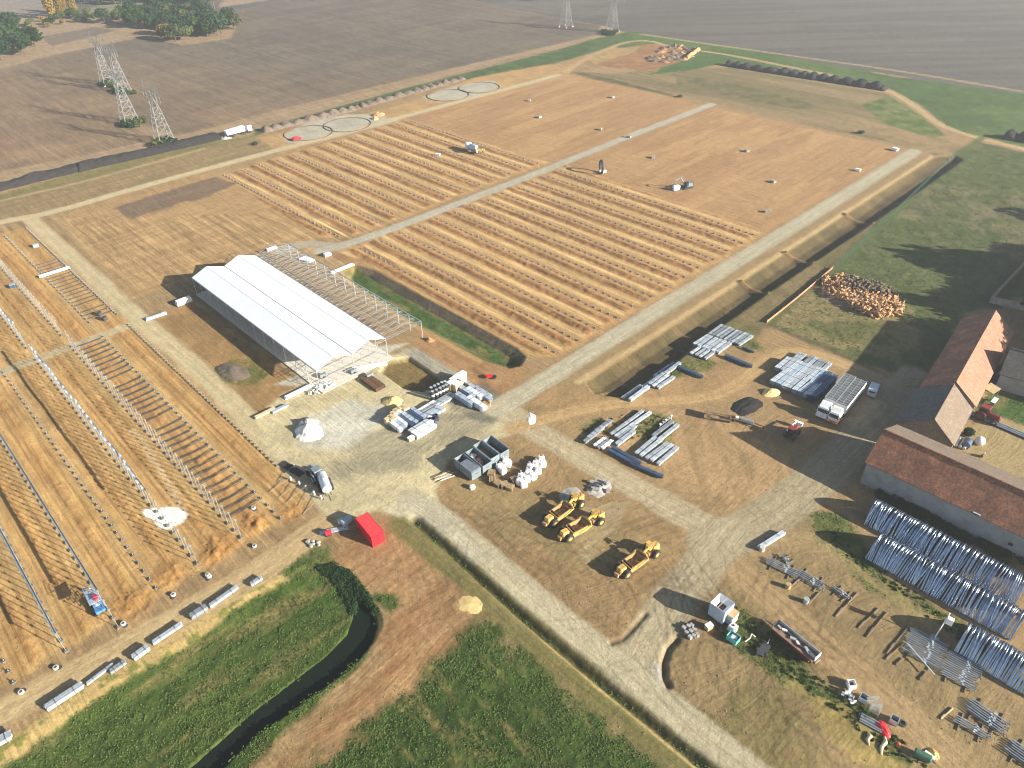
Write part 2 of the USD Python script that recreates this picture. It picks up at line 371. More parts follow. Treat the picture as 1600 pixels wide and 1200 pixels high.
# broad headland and the nearer ploughed field
area([(-700, 420), (-80, 318), (0, 296), (250, 230), (420, 208), (700, 128), (800, 102), (930, 62), (990, 55), (945, 40), (-60, 20), (-700, 140)], (178, 150, 117), (164, 138, 110), nz=sa, jag=.6, name='ploughed_field')
fld = [(-700, 385), (-60, 284), (0, 268), (125, 243), (245, 217), (312, 205), (400, 180), (600, 132), (800, 86), (935, 54), (940, 40), (800, 15), (730, -2), (500, -8), (430, 2), (380, 15), (360, 60), (290, 70), (215, 58), (75, 88), (-700, 230)]
q = pxs(fld)
i_, d_ = area(fld, (160, 132, 103), (142, 118, 94), nz=0.5 * sb + 0.5 * n25, jag=.8, soft=1.2, name='ploughed_field_001')
t = sst(A[i_] - 0.35 * B[i_], 180, 420)      # paler and browner soil towards the left
mixin(i_, sst(d_, 0, 2) * t * 0.9, tone(pc(126, 114, 100), pc(110, 101, 90), 0.5 * sb[i_] + 0.5 * n25[i_]))
ALONG[i_] = B[i_]; SIDE[i_] = A[i_] * .5; AMP[i_] = .7
stripe = np.abs(((B[i_] / 28.0) % 1) - 0.5); COL[i_] *= (1 + 0.10 * np.exp(-(stripe / 0.015) ** 2) * (d_ > 1))[:, None]
stripe = np.abs(((A[i_] / 46.0) % 1) - 0.5); COL[i_] *= (1 + 0.12 * np.exp(-(stripe / 0.012) ** 2) * (d_ > 1))[:, None]
COL[i_] *= (1 + 0.35 * (fb(A[i_] / 2.2, B[i_] / 70, 4, 34) - .5) + 0.4 * (fb(A[i_] / 60, B[i_] / 7, 4, 33) - .5))[:, None]
area([(212, 165), (262, 165), (330, 193), (300, 206), (270, 209), (205, 198)], (122, 106, 92), (115, 100, 88), amt=.5)
area([(200, 196), (245, 215), (275, 209), (222, 193)], (180, 150, 116), amt=.5)
# pale strips and small fields round the woods
area([(-300, 150), (0, 108), (75, 88), (212, 60), (175, 50), (160, 40), (60, 48), (-300, 100)], (178, 152, 122), (165, 140, 112), nz=sa)
area([(62, 58), (150, 42), (182, 48), (80, 72)], (138, 120, 104), (128, 112, 98))
area([(40, 44), (160, 32), (152, 40), (50, 52)], (170, 146, 120))
area([(-300, 60), (-20, 25), (70, 25), (90, 5), (60, -20), (-300, 0)], (160, 146, 132), (146, 134, 124), nz=sa)
area([(135, 15), (155, 8), (230, 4), (200, 26), (150, 24)], (150, 142, 112), (132, 130, 98), name='meadow', gr=.5)
area([(340, 12), (420, 0), (480, -10), (360, -14)], (172, 146, 120))
# strip between the soil bank and the long track
area([(-500, 440), (-60, 365), (75, 338), (205, 297), (340, 262), (430, 238), (440, 215), (400, 208), (250, 238), (120, 276), (0, 308), (-500, 420)], (166, 140, 100), (148, 128, 92), nz=sa, name='ground')
area([(-500, 408), (0, 312), (130, 281), (250, 248), (330, 228), (400, 214), (405, 207), (330, 219), (250, 238), (120, 270), (0, 304), (-500, 398)], (134, 130, 78), (120, 118, 72), amt=.7, gr=.6)
road([(-60, 326), (0, 314), (130, 284), (250, 251), (320, 232)], 1.8, (205, 176, 128), amt=.7)
# green ribbon by the bank
area([(395, 203), (480, 180), (600, 147), (720, 116), (800, 96), (870, 78), (930, 60), (985, 49), (1010, 52), (1005, 58), (900, 90), (850, 104), (800, 110), (722, 126), (600, 156), (480, 190), (400, 211)], (106, 126, 72), (88, 112, 62), name='meadow', gr=1, jag=.8)
# tank pads, sandy strip
area([(400, 215), (500, 195), (640, 160), (740, 122), (860, 100), (905, 100), (880, 118), (780, 140), (560, 205), (440, 238)], (200, 162, 108), (186, 150, 106))
area([(440, 213), (452, 224), (500, 221), (590, 198), (625, 188), (585, 178), (540, 178), (480, 190)], (196, 188, 170), (184, 176, 158), name='gravel_pad', jag=1)
area([(660, 153), (690, 160), (750, 150), (785, 135), (770, 126), (740, 128), (690, 140)], (196, 188, 170), (184, 176, 158), name='gravel_pad', jag=1)
# -- green land to the right
area([(985, 50), (1100, 68), (1200, 84), (1400, 120), (1620, 150), (1900, 200), (1900, 330), (1600, 230), (1540, 214), (1490, 205), (1440, 165), (1390, 138), (1135, 98), (1090, 108), (1035, 110), (960, 72)], (112, 134, 72), (94, 120, 62), nz=n25, name='meadow_001', gr=1, jag=2)
area([(1040, 108), (1140, 106), (1385, 145), (1400, 165), (1440, 195), (1500, 235), (1460, 244), (1400, 225), (1190, 180), (1110, 160), (1060, 150), (900, 112), (960, 115)], (160, 136, 100), (134, 120, 84), nz=fb(A / 5, B / 60, 3, 22), jag=2, name='ground', gr=.3)
area([(1345, 163), (1390, 150), (1440, 180), (1480, 212), (1450, 215), (1380, 192)], (108, 128, 66), (126, 128, 76), gr=.9, name='meadow_001')
area([(1050, 116), (1100, 122), (1180, 138), (1290, 168), (1240, 170), (1150, 152), (1060, 135)], (132, 118, 84), (112, 108, 70), gr=.6)
area([(885, 110), (935, 118), (1060, 150), (1050, 156), (930, 127)], (122, 112, 76), (104, 100, 66), gr=.7)
area([(905, 96), (960, 76), (1020, 68), (1050, 72), (1085, 84), (1060, 98), (1010, 112), (950, 104)], (176, 132, 92), (158, 116, 82))
area([(915, 92), (960, 76), (1000, 72), (990, 82), (930, 100)], (168, 148, 100), (190, 156, 104))
area([(1065, 95), (1100, 78), (1130, 96), (1085, 108), (1010, 118)], (96, 126, 66), gr=1)
road([(878, 121), (900, 100), (940, 80), (975, 66), (1012, 62), (1050, 74), (1090, 79), (1140, 86), (1230, 104), (1300, 118)], 3.5, (206, 172, 126), (192, 160, 116), amt=.85, name='dirt_track')
road([(1002, 53), (1060, 62), (1200, 82), (1400, 110), (1600, 143), (1900, 196)], 3.2, (186, 164, 120), (170, 152, 112), amt=.8)
road([(1375, 138), (1400, 146), (1430, 165), (1455, 186), (1480, 200), (1530, 216), (1600, 233), (1700, 258)], 3.4, (204, 178, 134), (190, 164, 122), name='dirt_track_001')
area([(1330, 180), (1420, 205), (1500, 225), (1530, 222), (1500, 240), (1440, 240), (1390, 222)], (170, 142, 104), (150, 130, 92))
area([(1490, 178), (1550, 180), (1555, 195), (1500, 200)], (96, 112, 70), amt=.6)
area([(1500, 252), (1535, 225), (1303, 420), (1200, 506), (1180, 532), (1120, 548), (1040, 600), (990, 614), (1080, 522), (1200, 457), (1365, 346)], (142, 122, 86), (118, 110, 70), nz=sa * .5 + n5 * .5, gr=.5, jag=1)
# big rough meadow behind the farm
mead = [(1478, 248), (1530, 222), (1600, 238), (1800, 290), (1800, 460), (1640, 450), (1590, 470), (1560, 480), (1510, 490), (1445, 600), (1400, 585), (1290, 548), (1195, 508), (1300, 424)]
i_, d_ = area(mead, (122, 116, 84), (104, 104, 70), nz=n5 * .6 + n25 * .4, name='meadow_002', gr=1)
mixin(i_, sst(d_, 0, 2) * 0.6 * sst(n25[i_], .5, .62), pc(132, 124, 90)); mixin(i_, sst(d_, 0, 2) * 0.6 * sst(n80[i_] + .3 * n5[i_], .62, .72), pc(92, 112, 54))
area([(1200, 505), (1290, 432), (1330, 440), (1420, 480), (1440, 520), (1400, 560), (1300, 545)], (160, 138, 98), (142, 130, 86), amt=.75, jag=4, gr=.5)
area([(1270, 500), (1340, 505), (1400, 525), (1360, 545), (1290, 530)], (104, 112, 58), amt=.6, jag=5, gr=1)
road([(1204, 506), (1240, 470), (1300, 424)], 2.0, (96, 116, 58), amt=.7)
road([(1196, 508), (1250, 528), (1310, 552), (1370, 580), (1420, 604)], 1.4, (120, 92, 66), amt=.5)
road([(1303, 421), (1395, 335), (1490, 245), (1535, 215)], 3.0, (100, 122, 66), (116, 124, 74), amt=.8)
# -- the smooth bare fields and the row fields
LFu = abs_([(203, -281), (313, -286), (314, -206), (310, -191.5), (203, -191.5)]); RFu = abs_([(205, -186), (312.5, -186), (313.5, -97.5), (205, -97.5)])
for q, nm in ((LFu, 'field'), (RFu, 'field_001')):
    i_, d_ = area(q, (192, 152, 108), (176, 136, 96), nz=sa * .5 + n25 * .5, world=True, soft=1.5, name='bare_field')
    ALONG[i_] = A[i_]; SIDE[i_] = B[i_]; AMP[i_] = .4
    mixin(i_, .55 * sst(d_, 0, 3) * sst(fb(A[i_] / 40, B[i_] / 8, 4, 40), .55, .7), pc(206, 166, 116))
LFl = abs_([(107, -277), (203, -281), (206, -192), (112, -192), (104, -200)]); RFl = abs_([(101, -186), (208, -186), (207, -97.5), (108, -97.5), (104, -104), (104, -170)])
PER = 7.68
def rowfield(q, a0, name, s):
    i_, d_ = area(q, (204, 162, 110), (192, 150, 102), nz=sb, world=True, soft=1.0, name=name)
    ph = ((A[i_] - a0) / PER + 0.09 * (fb(A[i_] / 30, B[i_] / 30, 2, s) - .5)) % 1.0
    pw = fb(A[i_] / 7, B[i_] / 9, 2, s + 3); ed = sst(d_, .5, 2.5)
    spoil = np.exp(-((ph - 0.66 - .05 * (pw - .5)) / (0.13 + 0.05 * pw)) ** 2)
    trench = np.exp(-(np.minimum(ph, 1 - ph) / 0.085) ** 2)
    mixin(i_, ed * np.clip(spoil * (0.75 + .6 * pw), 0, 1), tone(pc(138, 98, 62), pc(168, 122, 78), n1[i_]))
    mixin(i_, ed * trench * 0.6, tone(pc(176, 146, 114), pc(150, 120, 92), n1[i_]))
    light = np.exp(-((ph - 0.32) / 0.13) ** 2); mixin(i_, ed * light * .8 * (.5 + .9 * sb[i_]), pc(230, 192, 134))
    ALONG[i_] = B[i_]; SIDE[i_] = A[i_]; AMP[i_] = .7
    COL[i_] *= (1 + ed * .8 * (sb[i_] - .5))[:, None]
    Z[i_] += ed * (0.30 * spoil * (0.35 + 1.3 * n1[i_]) * (.5 + pw) - 0.12 * trench)
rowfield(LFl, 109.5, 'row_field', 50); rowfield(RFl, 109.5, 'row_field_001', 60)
# field left of the rows, dark turned patch
i_, d_ = area([(80, 342), (205, 300), (345, 265), (365, 290), (440, 345), (520, 382), (500, 398), (430, 395), (400, 398), (300, 440), (265, 448), (205, 470)], (192, 156, 110), (178, 144, 101), nz=fb(A / 30, B / 1.2, 3, 70), soft=1.2, name='bare_field_001')
COL[i_] *= (1 + .22 * (fb(A[i_] / 1.6, B[i_] / 14, 3, 71) - .5))[:, None]
area([(172, 325), (245, 302), (335, 277), (372, 287), (330, 305), (205, 340)], (132, 110, 92), (118, 100, 86), nz=sa, amt=.85, jag=2)
# -- left field of half-built rows
LL = abs_([(-90, -300), (41.0, -279), (41.0, -112), (40, -97.5), (-90, -97.5)])
i_, d_ = area(LL, (212, 172, 114), (196, 154, 98), nz=n5 * .5 + sb * .5, world=True, soft=.8, name='row_field_002')
ALONG[i_] = B[i_]; SIDE[i_] = A[i_]; AMP[i_] = .62
COL[i_] *= (1 + .95 * (sb[i_] - .5) * sst(n25[i_], .25, .6))[:, None]; COL[i_] *= (1 + .5 * (fb(A[i_] / .7, B[i_] / 6, 2, 83) - .5))[:, None]
ph = ((A[i_] - 2.27) / 7.7) % 1.0; pw = fb(A[i_] / 6, B[i_] / 9, 3, 81); ed = sst(d_, .3, 2)
tr = np.exp(-((ph - .5) / .1) ** 2); mixin(i_, ed * .55 * tr * pw * 1.6, pc(190, 138, 82))
trk = sum(np.exp(-((ph - c) / .028) ** 2) for c in (.28, .42, .74)); mixin(i_, ed * np.clip(.8 * trk * (sb[i_] + .3), 0, .85), pc(160, 116, 72))
line = np.exp(-(np.minimum(ph, 1 - ph) / .11) ** 2); mixin(i_, ed * line * .45, pc(206, 174, 128))
sp = np.exp(-((A[i_] - 29.3) / 1.9) ** 2); mixin(i_, ed * np.clip(sp * pw * 1.0, 0, .6), tone(pc(204, 154, 96), pc(186, 136, 82), n1[i_]))
Z[i_] += ed * (sp * 0.22 * pw * (.4 + 1.2 * n1[i_]) + .22 * tr * pw * n1[i_] * 2 + .05 * (sb[i_] - .5))
area([(215, 795), (245, 793), (262, 792), (285, 793), (293, 803), (285, 815), (262, 826), (250, 823), (240, 812), (225, 806)], (292, 288, 276), (270, 264, 248), soft=.4, jag=1.2)
road([(285, 795), (225, 690), (205, 672)], 1.0, (232, 205, 165), amt=.6)
# spoil along the front road
for (px, py), r_, s_ in (((262, 900), 3, 1), ((205, 945), 4, 2), ((345, 855), 3.4, 3), ((330, 870), 2.5, 4), ((455, 800), 3, 5), ((395, 820), 2.6, 6)):
    p = g(px, py); dd = np.hypot(X - p[0], Y - p[1]); idx = np.nonzero(dd < r_ * 1.5)[0]; w = sst(1.3 * r_ - dd[idx], 0, r_)
    mixin(idx, w * .6, pc(192, 138, 78)); Z[idx] += w * .5 * (n1[idx] - .2).clip(0)
# -- ground round the greenhouse shed
i_, d_ = area([(235, 490), (300, 475), (440, 580), (480, 600), (425, 640), (400, 650), (330, 570)], (178, 140, 94), (160, 128, 86), nz=n5, jag=1.5)
area([(330, 580), (360, 562), (395, 562), (425, 585), (400, 600), (345, 600)], (120, 114, 66), (146, 126, 76), gr=.8, jag=1.5)
area([(75, 345), (95, 340), (205, 470), (300, 440), (270, 460), (215, 478)], (170, 150, 112), amt=.4)
# bare earth in the middle
area([(520, 395), (570, 405), (585, 425), (800, 545), (825, 570), (800, 625), (760, 615), (700, 590), (640, 545), (655, 510)], (182, 142, 100), (168, 128, 90), nz=n5)
area([(800, 640), (870, 590), (905, 600), (940, 620), (1060, 590), (1100, 570), (1180, 545), (1215, 560), (1130, 625), (960, 632), (830, 670)], (180, 146, 104), (164, 136, 96), nz=n5)
area([(700, 790), (690, 730), (780, 690), (860, 720), (960, 770), (1060, 830), (1085, 870), (1040, 950), (985, 1010), (900, 960), (780, 860)], (172, 142, 102), (158, 130, 92), nz=n5)
area([(700, 745), (760, 760), (900, 800), (960, 830), (1060, 860), (960, 900), (820, 850), (740, 800)], (176, 152, 106), (150, 136, 96), nz=fb(X / 3, Y / 9, 4, 90), amt=.5, jag=3)
area([(890, 840), (910, 790), (990, 780), (960, 830), (920, 870)], (184, 166, 130), amt=.6, jag=2)
area([(905, 690), (960, 640), (1100, 640), (1240, 720), (1230, 760), (1140, 800), (1060, 760)], (188, 154, 112), (170, 140, 100), nz=fb(X / 2, Y / 12, 3, 91))
for pts in ([(900, 668), (935, 655), (950, 668), (920, 680)], [(965, 665), (1000, 642), (1050, 655), (1060, 670), (1040, 690), (1000, 680)], [(985, 602), (1060, 570), (1110, 565), (1110, 575), (1040, 600)], [(1120, 510), (1180, 530), (1190, 545), (1160, 545)]):
    area(pts, (104, 116, 58), (126, 124, 72), jag=2.5, amt=.75, gr=.9)
# lower right land
area([(1040, 1060), (1050, 1000), (1110, 950), (1150, 860), (1260, 800), (1350, 870), (1450, 960), (1650, 1100), (1700, 1300), (1250, 1300), (1080, 1120)], (168, 142, 102), (152, 130, 92), nz=n5 * .5 + fb((X - Y) / 2, (X + Y) / 14, 3, 92) * .5)
area([(1270, 805), (1330, 800), (1350, 850), (1380, 900), (1460, 960), (1440, 970), (1350, 910), (1275, 850)], (132, 130, 76), (112, 120, 62), gr=.9, jag=2)
area([(1280, 820), (1320, 850), (1400, 905), (1470, 950), (1520, 985), (1600, 1060), (1640, 1120), (1600, 1100), (1450, 960), (1350, 905)], (96, 112, 52), (120, 118, 66), gr=1, jag=2, amt=.85)
area([(1120, 1000), (1150, 960), (1190, 985), (1230, 1010), (1270, 1060), (1330, 1090), (1400, 1150), (1480, 1210), (1380, 1210), (1300, 1130), (1230, 1060), (1180, 1025)], (90, 110, 52), (122, 122, 70), gr=1, jag=3, amt=.85, name='meadow_003')
area([(1250, 1075), (1300, 1090), (1370, 1150), (1440, 1210), (1330, 1210), (1290, 1130)], (196, 168, 104), (170, 148, 92), jag=3, amt=.8)
area([(1070, 1110), (1200, 1090), (1290, 1170), (1300, 1300), (1150, 1300)], (152, 130, 88), (132, 122, 74), jag=4, amt=.6, gr=.4)
road([(1130, 870), (1200, 930), (1290, 1010), (1380, 1090), (1480, 1180), (1560, 1260)], 5.5, (192, 160, 118), (172, 142, 102), amt=.8, soft=1.6, ruts=-.15, name='dirt_track_002')
road([(1180, 850), (1260, 830), (1330, 880), (1430, 955), (1520, 1020), (1620, 1110)], 2.5, (186, 158, 114), amt=.5, soft=1.2)
# farm yard and lawn
area([(1535, 640), (1600, 665), (1750, 720), (1750, 820), (1600, 745), (1545, 725), (1500, 700), (1495, 690)], (190, 168, 124), (176, 154, 112), nz=n25, name='farm_yard')
area([(1525, 640), (1570, 560), (1600, 575), (1760, 640), (1760, 720), (1600, 665)], (92, 122, 52), (74, 104, 44), gr=1, name='lawn')
area([(1540, 640), (1565, 575), (1590, 560), (1600, 590), (1575, 640)], (136, 124, 80), amt=.7, jag=2)
# -- meadows in the foreground
i_, d_ = area([(-200, 1320), (-200, 1230), (0, 1172), (85, 1112), (250, 1015), (400, 912), (480, 872), (540, 880), (600, 960), (575, 1030), (470, 1120), (350, 1240), (300, 1320)], (100, 118, 56), (78, 102, 42), nz=fb(A / 7, B / 1.0, 4, 94) * .6 + n5 * .4, name='meadow_004', gr=1)
mixin(i_, sst(d_, .5, 2.5) * .6 * sst(fb(A[i_] / 14, B[i_] / 2.5, 4, 95) + .25 * n25[i_], .64, .84), pc(150, 130, 86))
mixin(i_, sst(d_, .5, 2.5) * .5 * sst(n25[i_], .5, .65), pc(74, 92, 44))
area([(-60, 1215), (0, 1160), (85, 1105), (250, 1005), (380, 918), (430, 893), (448, 905), (400, 930), (300, 1000), (150, 1090), (30, 1180)], (214, 182, 122), (150, 146, 78), nz=fb(X / 1.6, Y / 1.6, 4, 96), amt=.9, jag=1.2, lo=.5, hi=.62)
i_, d_ = area([(350, 1320), (420, 1200), (560, 1095), (660, 1010), (740, 950), (790, 965), (840, 1010), (930, 1085), (1040, 1190), (1120, 1290), (1150, 1350)], (84, 106, 46), (62, 86, 34), nz=n25 * .6 + n5 * .4, name='meadow_005', gr=1, jag=7, soft=3.5)
mixin(i_, sst(d_, 0, 3) * .75 * sst(fb(A[i_] / 2.2, B[i_] / 7, 4, 97) * .6 + .4 * n25[i_], .50, .66), pc(146, 128, 80))
mixin(i_, sst(d_, 0, 3) * .7 * sst(fb(X[i_] / 14, Y[i_] / 14, 4, 98), .52, .66), pc(60, 86, 34))
i_, d_ = area([(500, 880), (560, 810), (640, 815), (720, 900), (760, 945), (730, 980), (670, 1040), (600, 1100), (480, 1180), (390, 1260), (330, 1330), (290, 1330), (370, 1230), (520, 1110), (590, 1020), (600, 960), (560, 900)], (180, 142, 102), (164, 124, 86), nz=fb(A / 16, B / 1.6, 4, 99), jag=4, soft=2.2, name='ground')
mixin(i_, sst(d_, 0, 2) * .5 * sst(n25[i_] + .2 * n5[i_], .55, .7), pc(190, 154, 104))
area([(588, 932), (615, 935), (622, 945), (612, 962), (595, 950)], (96, 116, 56), jag=1.2, gr=1)
area([(490, 850), (520, 850), (520, 880), (480, 880), (440, 890)], (100, 122, 58), jag=1.5, gr=1, amt=.8)
area([(708, 945), (728, 930), (752, 935), (758, 948), (735, 956), (715, 955)], (212, 186, 126), (190, 160, 106), jag=1)
# verges of the paved road
road([(640, 815), (745, 900), (905, 1044), (1000, 1118), (1110, 1212), (1200, 1290)], 7.5, (138, 126, 80), (120, 116, 66), soft=1, name='ground')
# -- roads and yard
road([(-160, 1205), (0, 1116), (195, 1010), (390, 903), (470, 846), (530, 800), (570, 775)], 5.6, (208, 180, 136), (196, 166, 122), name='dirt_road')
road([(-60, 605), (5, 580), (100, 546), (205, 507)], 3.6, (206, 184, 146), (190, 170, 136), name='dirt_road_001')
road([(45, 340), (100, 390), (212, 494), (310, 578), (400, 668), (470, 740), (520, 780)], 5.0, (214, 194, 154), (202, 182, 144), name='dirt_road_002')
road([(-160, 378), (0, 347), (75, 334), (207, 295), (400, 243), (550, 204), (700, 163), (800, 137), (872, 117)], 4.6, (216, 194, 154), (206, 186, 150), name='gravel_road')
road([(500, 392), (545, 381), (617, 356), (700, 325), (800, 286), (960, 222), (1112, 163)], 4.4, (200, 190, 170), (186, 176, 156), name='gravel_road_001')
road([(530, 385), (470, 380), (440, 392)], 5, (186, 176, 156), amt=.8)
yard = [(400, 655), (440, 615), (480, 600), (560, 570), (590, 560), (640, 545), (690, 580), (760, 615), (800, 632), (845, 655), (800, 680), (760, 690), (700, 720), (682, 770), (690, 800), (640, 810), (590, 800), (545, 812), (500, 800), (445, 730), (410, 690)]
i_, d_ = area(yard, (220, 202, 162), (200, 184, 148), nz=fb(X / 9, Y / 3, 4, 100) * .5 + n5 * .5, name='gravel_yard', jag=.8, soft=.7)
area([(540, 700), (600, 665), (700, 640), (780, 650), (720, 690), (660, 720), (600, 740), (520, 750)], (168, 158, 134), (150, 142, 122), nz=fb(X / 8, Y / 2, 4, 101), amt=.7, jag=3, soft=2)
area([(470, 695), (480, 650), (545, 625), (605, 635), (595, 665), (545, 700), (510, 706)], (226, 220, 206), (204, 198, 182), nz=n5, amt=.85, jag=2, soft=1.5)
area([(690, 600), (760, 600), (800, 640), (770, 660), (700, 640)], (128, 124, 112), (112, 110, 100), amt=.7, jag=1.5)
area([(430, 600), (560, 545), (640, 535), (590, 560), (480, 602)], (216, 206, 188), (202, 192, 174), jag=.6)
area([(620, 545), (650, 543), (735, 592), (715, 600), (690, 592)], (178, 170, 150), (166, 160, 142), jag=.4, name='concrete_ramp')
road([(800, 652), (850, 680), (930, 726), (1010, 772), (1090, 815), (1150, 845)], 6.0, (204, 186, 152), (190, 170, 138), name='dirt_road_003')
road([(1110, 850), (1180, 822), (1260, 765), (1340, 692), (1390, 640), (1430, 590)], 8.5, (192, 174, 142), (176, 160, 130), name='dirt_road_004', soft=1)
road([(1140, 830), (1100, 880), (1045, 950), (1010, 1000), (985, 1050)], 7.0, (198, 182, 150), (182, 164, 134), name='dirt_road_005', soft=1)
road([(800, 670), (860, 652), (940, 632), (1030, 627), (1110, 622), (1150, 603), (1185, 572), (1215, 553), (1260, 548), (1320, 570), (1380, 596), (1430, 612)], 3.6, (208, 172, 124), (192, 158, 112), name='dirt_track_003', soft=1)
area([(1330, 575), (1420, 590), (1430, 605), (1380, 660), (1340, 690), (1290, 690), (1330, 640)], (162, 150, 128), (150, 140, 118), amt=.7, jag=1)
R1 = abs_([(84, -93.5), (108, -93.5), (200, -93.8), (313, -94.4)])
road(R1, 5.6, (202, 190, 164), (190, 178, 152), name='gravel_road_002', world=True)
road(abs_([(104, -87.4), (200, -87.2), (312, -87.4)]), 1.3, (222, 192, 140), amt=.75, world=True)
road(abs_([(106, -90), (312, -90)]), 2.2, (166, 142, 104), amt=.7, world=True)
# paved road with worn pale surface
road([(640, 775), (680, 800), (738, 850), (868, 962), (1000, 1068), (1100, 1148), (1190, 1222), (1300, 1312)], 4.9, (206, 192, 160), (190, 176, 148), name='road', soft=.5, jag=.35, ruts=.06)
area([(600, 800), (640, 770), (690, 790), (760, 870), (735, 880), (680, 830)], (214, 204, 180), (194, 184, 162), amt=.6, jag=2, soft=1.5)
road([(658, 818), (745, 902), (905, 1047), (1000, 1122), (1110, 1216), (1200, 1296)], 0.9, (236, 204, 140), soft=.3, jag=.2)
area([(1020, 1040), (1030, 1030), (1040, 1060), (1030, 1070)], (196, 192, 184), amt=.8)
# wheel marks that curl over the yard and the bare ground
rg = np.random.default_rng(11)
def wheelmarks(cx, cy, spread, n, dark, length=16):
    for _ in range(n):
        p = g(cx + rg.normal() * spread, cy + rg.normal() * spread * .6)[:2]; a = rg.uniform(0, 6.28); k = rg.normal() * .06
        pts = [p]
        for s in range(10):
            a += k; p = p + np.array([math.cos(a), math.sin(a)]) * length / 9; pts.append(p)
        idx, d, s, side = sdl(np.array(pts), 2.0)
        w = np.exp(-((np.abs(side) - .9) / .20) ** 2) * (d < 1.6) * .26 * sst(s, 0, 3) * sst(length - s, 0, 3)
        COL[idx] *= (1 + .85 * dark * w)[:, None]; Z[idx] -= .02 * w
for args in ((640, 730, 60, 26, -.4), (690, 760, 40, 16, .45), (860, 830, 70, 30, -.75, 20), (1000, 930, 40, 22, -.7), (1170, 760, 50, 22, -.5), (1130, 970, 30, 20, -.8), (1180, 1090, 60, 34, -.7), (1300, 1000, 70, 30, -.6), (1080, 640, 70, 18, -.4), (640, 900, 60, 24, -.55), (540, 1050, 60, 20, -.4), (850, 640, 40, 10, -.4), (350, 600, 30, 8, -.4), (180, 400, 60, 14, -.4), (420, 760, 60, 16, -.4), (760, 200, 120, 12, -.3, 40), (1180, 250, 120, 14, -.3, 40), (700, 1010, 70, 22, .5, 22)):
    wheelmarks(*args)
# -- basins, ditches, banks: real depth
def basin(q, depth, w, floor, floor2, name, gr=.3, world=True, wn=None):
    idx, d = sdp(np.asarray(q) if world else pxs(q), 4)
    k = sst(d, -.2, .8); mixin(idx, k, tone(pc(*floor), pc(*floor2), fb(A[idx] / 5, B[idx] / 14, 3, 120)), gr)
    Z[idx] = Z[idx] * (1 - k * (name != 'ditch_bed')) - depth * np.clip(d / (w if wn is None else wn[idx]), 0, 1) + (n5[idx] - .5) * .15 * k
    KIND[idx[d > 0]] = kind(name)
    return idx, d
E_ = [(105, -86.5), (311, -86.8), (316, -84), (318, -80), (316, -77.4), (300, -77.2), (238, -77), (172, -77.4), (140, -77), (112, -74.5), (106, -77), (103, -82)]
i_, d_ = basin(abs_(E_), 1.5, 1, (116, 98, 68), (98, 86, 58), 'drainage_basin', wn=np.where(B > -81, 1.3, 3.5))
for a_ in (172, 197, 236):      # low earth bars across it
    w = np.exp(-((A[i_] - a_) / .9) ** 2) * (d_ > 0); Z[i_] += w * .7; mixin(i_, w * .8, pc(150, 116, 78))
Mb = [(101.8, -176), (104.2, -168), (104.4, -108), (103.2, -103.5), (99.5, -101.6), (96.5, -103), (94.6, -110), (93.4, -138), (94.0, -168), (97, -175)]
i_, d_ = basin(abs_(Mb), 1.6, 2.6, (112, 116, 66), (132, 122, 76), 'drainage_basin_001', gr=.7)
gm = sst(d_, 1.5, 3) * sst(fb(A[i_] / 3, B[i_] / 9, 4, 122), .36, .5) * sst(102.2 - A[i_], 0, 2.0); mixin(i_, gm * .9, tone(pc(74, 108, 54), pc(92, 122, 62), n1[i_]), 1)
mixin(i_, sst(A[i_], 101.6, 102.2) * sst(d_, 0, .5), tone(pc(132, 116, 98), pc(118, 106, 90), n1[i_]))
road(abs_([(103, -176), (93.2, -168), (92.6, -138), (93.8, -110)]), .9, (206, 172, 112), world=True, amt=.7)
S_ = [(600, 975), (588, 1000), (560, 1032), (523, 1062), (470, 1100), (402, 1148), (345, 1203), (240, 1330), (-200, 1330), (-200, 1240), (0, 1178), (90, 1118), (255, 1020), (400, 920), (478, 880), (500, 872), (530, 880), (570, 918), (596, 955)]
qs = pxs(S_); idx, d = sdp(qs, 4)
k = sst(d, 0, .5); Z[idx] = Z[idx] * (1 - k) - .7 * np.clip(d / np.where(B[idx] > -78, 2.0, 5.0), 0, 1) + .12 * (n5[idx] - .5) * k
DW = [(556, 930), (548, 964), (540, 986), (508, 1020), (450, 1064), (392, 1108), (288, 1200), (130, 1335), (215, 1335), (345, 1203), (402, 1148), (470, 1100), (523, 1062), (560, 1032), (583, 1000), (590, 975), (582, 945)]
i_, d_ = basin(pxs(DW), 1.9, .8, (70, 66, 46), (52, 54, 36), 'ditch_bed', world=True)
# ditch beside the paved road
dq = pxs([(648, 812), (700, 858), (752, 906), (822, 968), (910, 1042), (1006, 1120), (1120, 1212), (1220, 1296)])
idx, d, s, side = sdl(dq, 4)
w = np.exp(-(d / .95) ** 2); Z[idx] -= 1.0 * np.exp(-(d / .85) ** 2); mixin(idx, w, tone(pc(98, 92, 54), pc(74, 74, 40), n1[idx]), .9); KIND[idx[d < 1.3]] = kind('ditch')
# square pit beside the ramp, low cut by the left of the lower meadow
i_, d_ = basin(pxs([(602, 562), (640, 556), (700, 596), (660, 612), (628, 606), (592, 580)]), .9, .8, (140, 118, 74), (126, 108, 70), 'pit')
# kerb-like cut beside the link road, edge of fields
for pts, dep in (([(1058, 998), (1045, 1012), (1037, 1035), (1038, 1060), (1044, 1070)], .6), ([(1008, 960), (985, 985), (972, 998), (955, 1004)], .25), ([(310, 1090), (430, 970), (500, 800)], 0)):
    if dep:
        idx, d, s, side = sdl(pxs(pts), 3); Z[idx] -= dep * np.exp(-(d / .5) ** 2); mixin(idx, .7 * np.exp(-(d / .5) ** 2), pc(120, 100, 74))
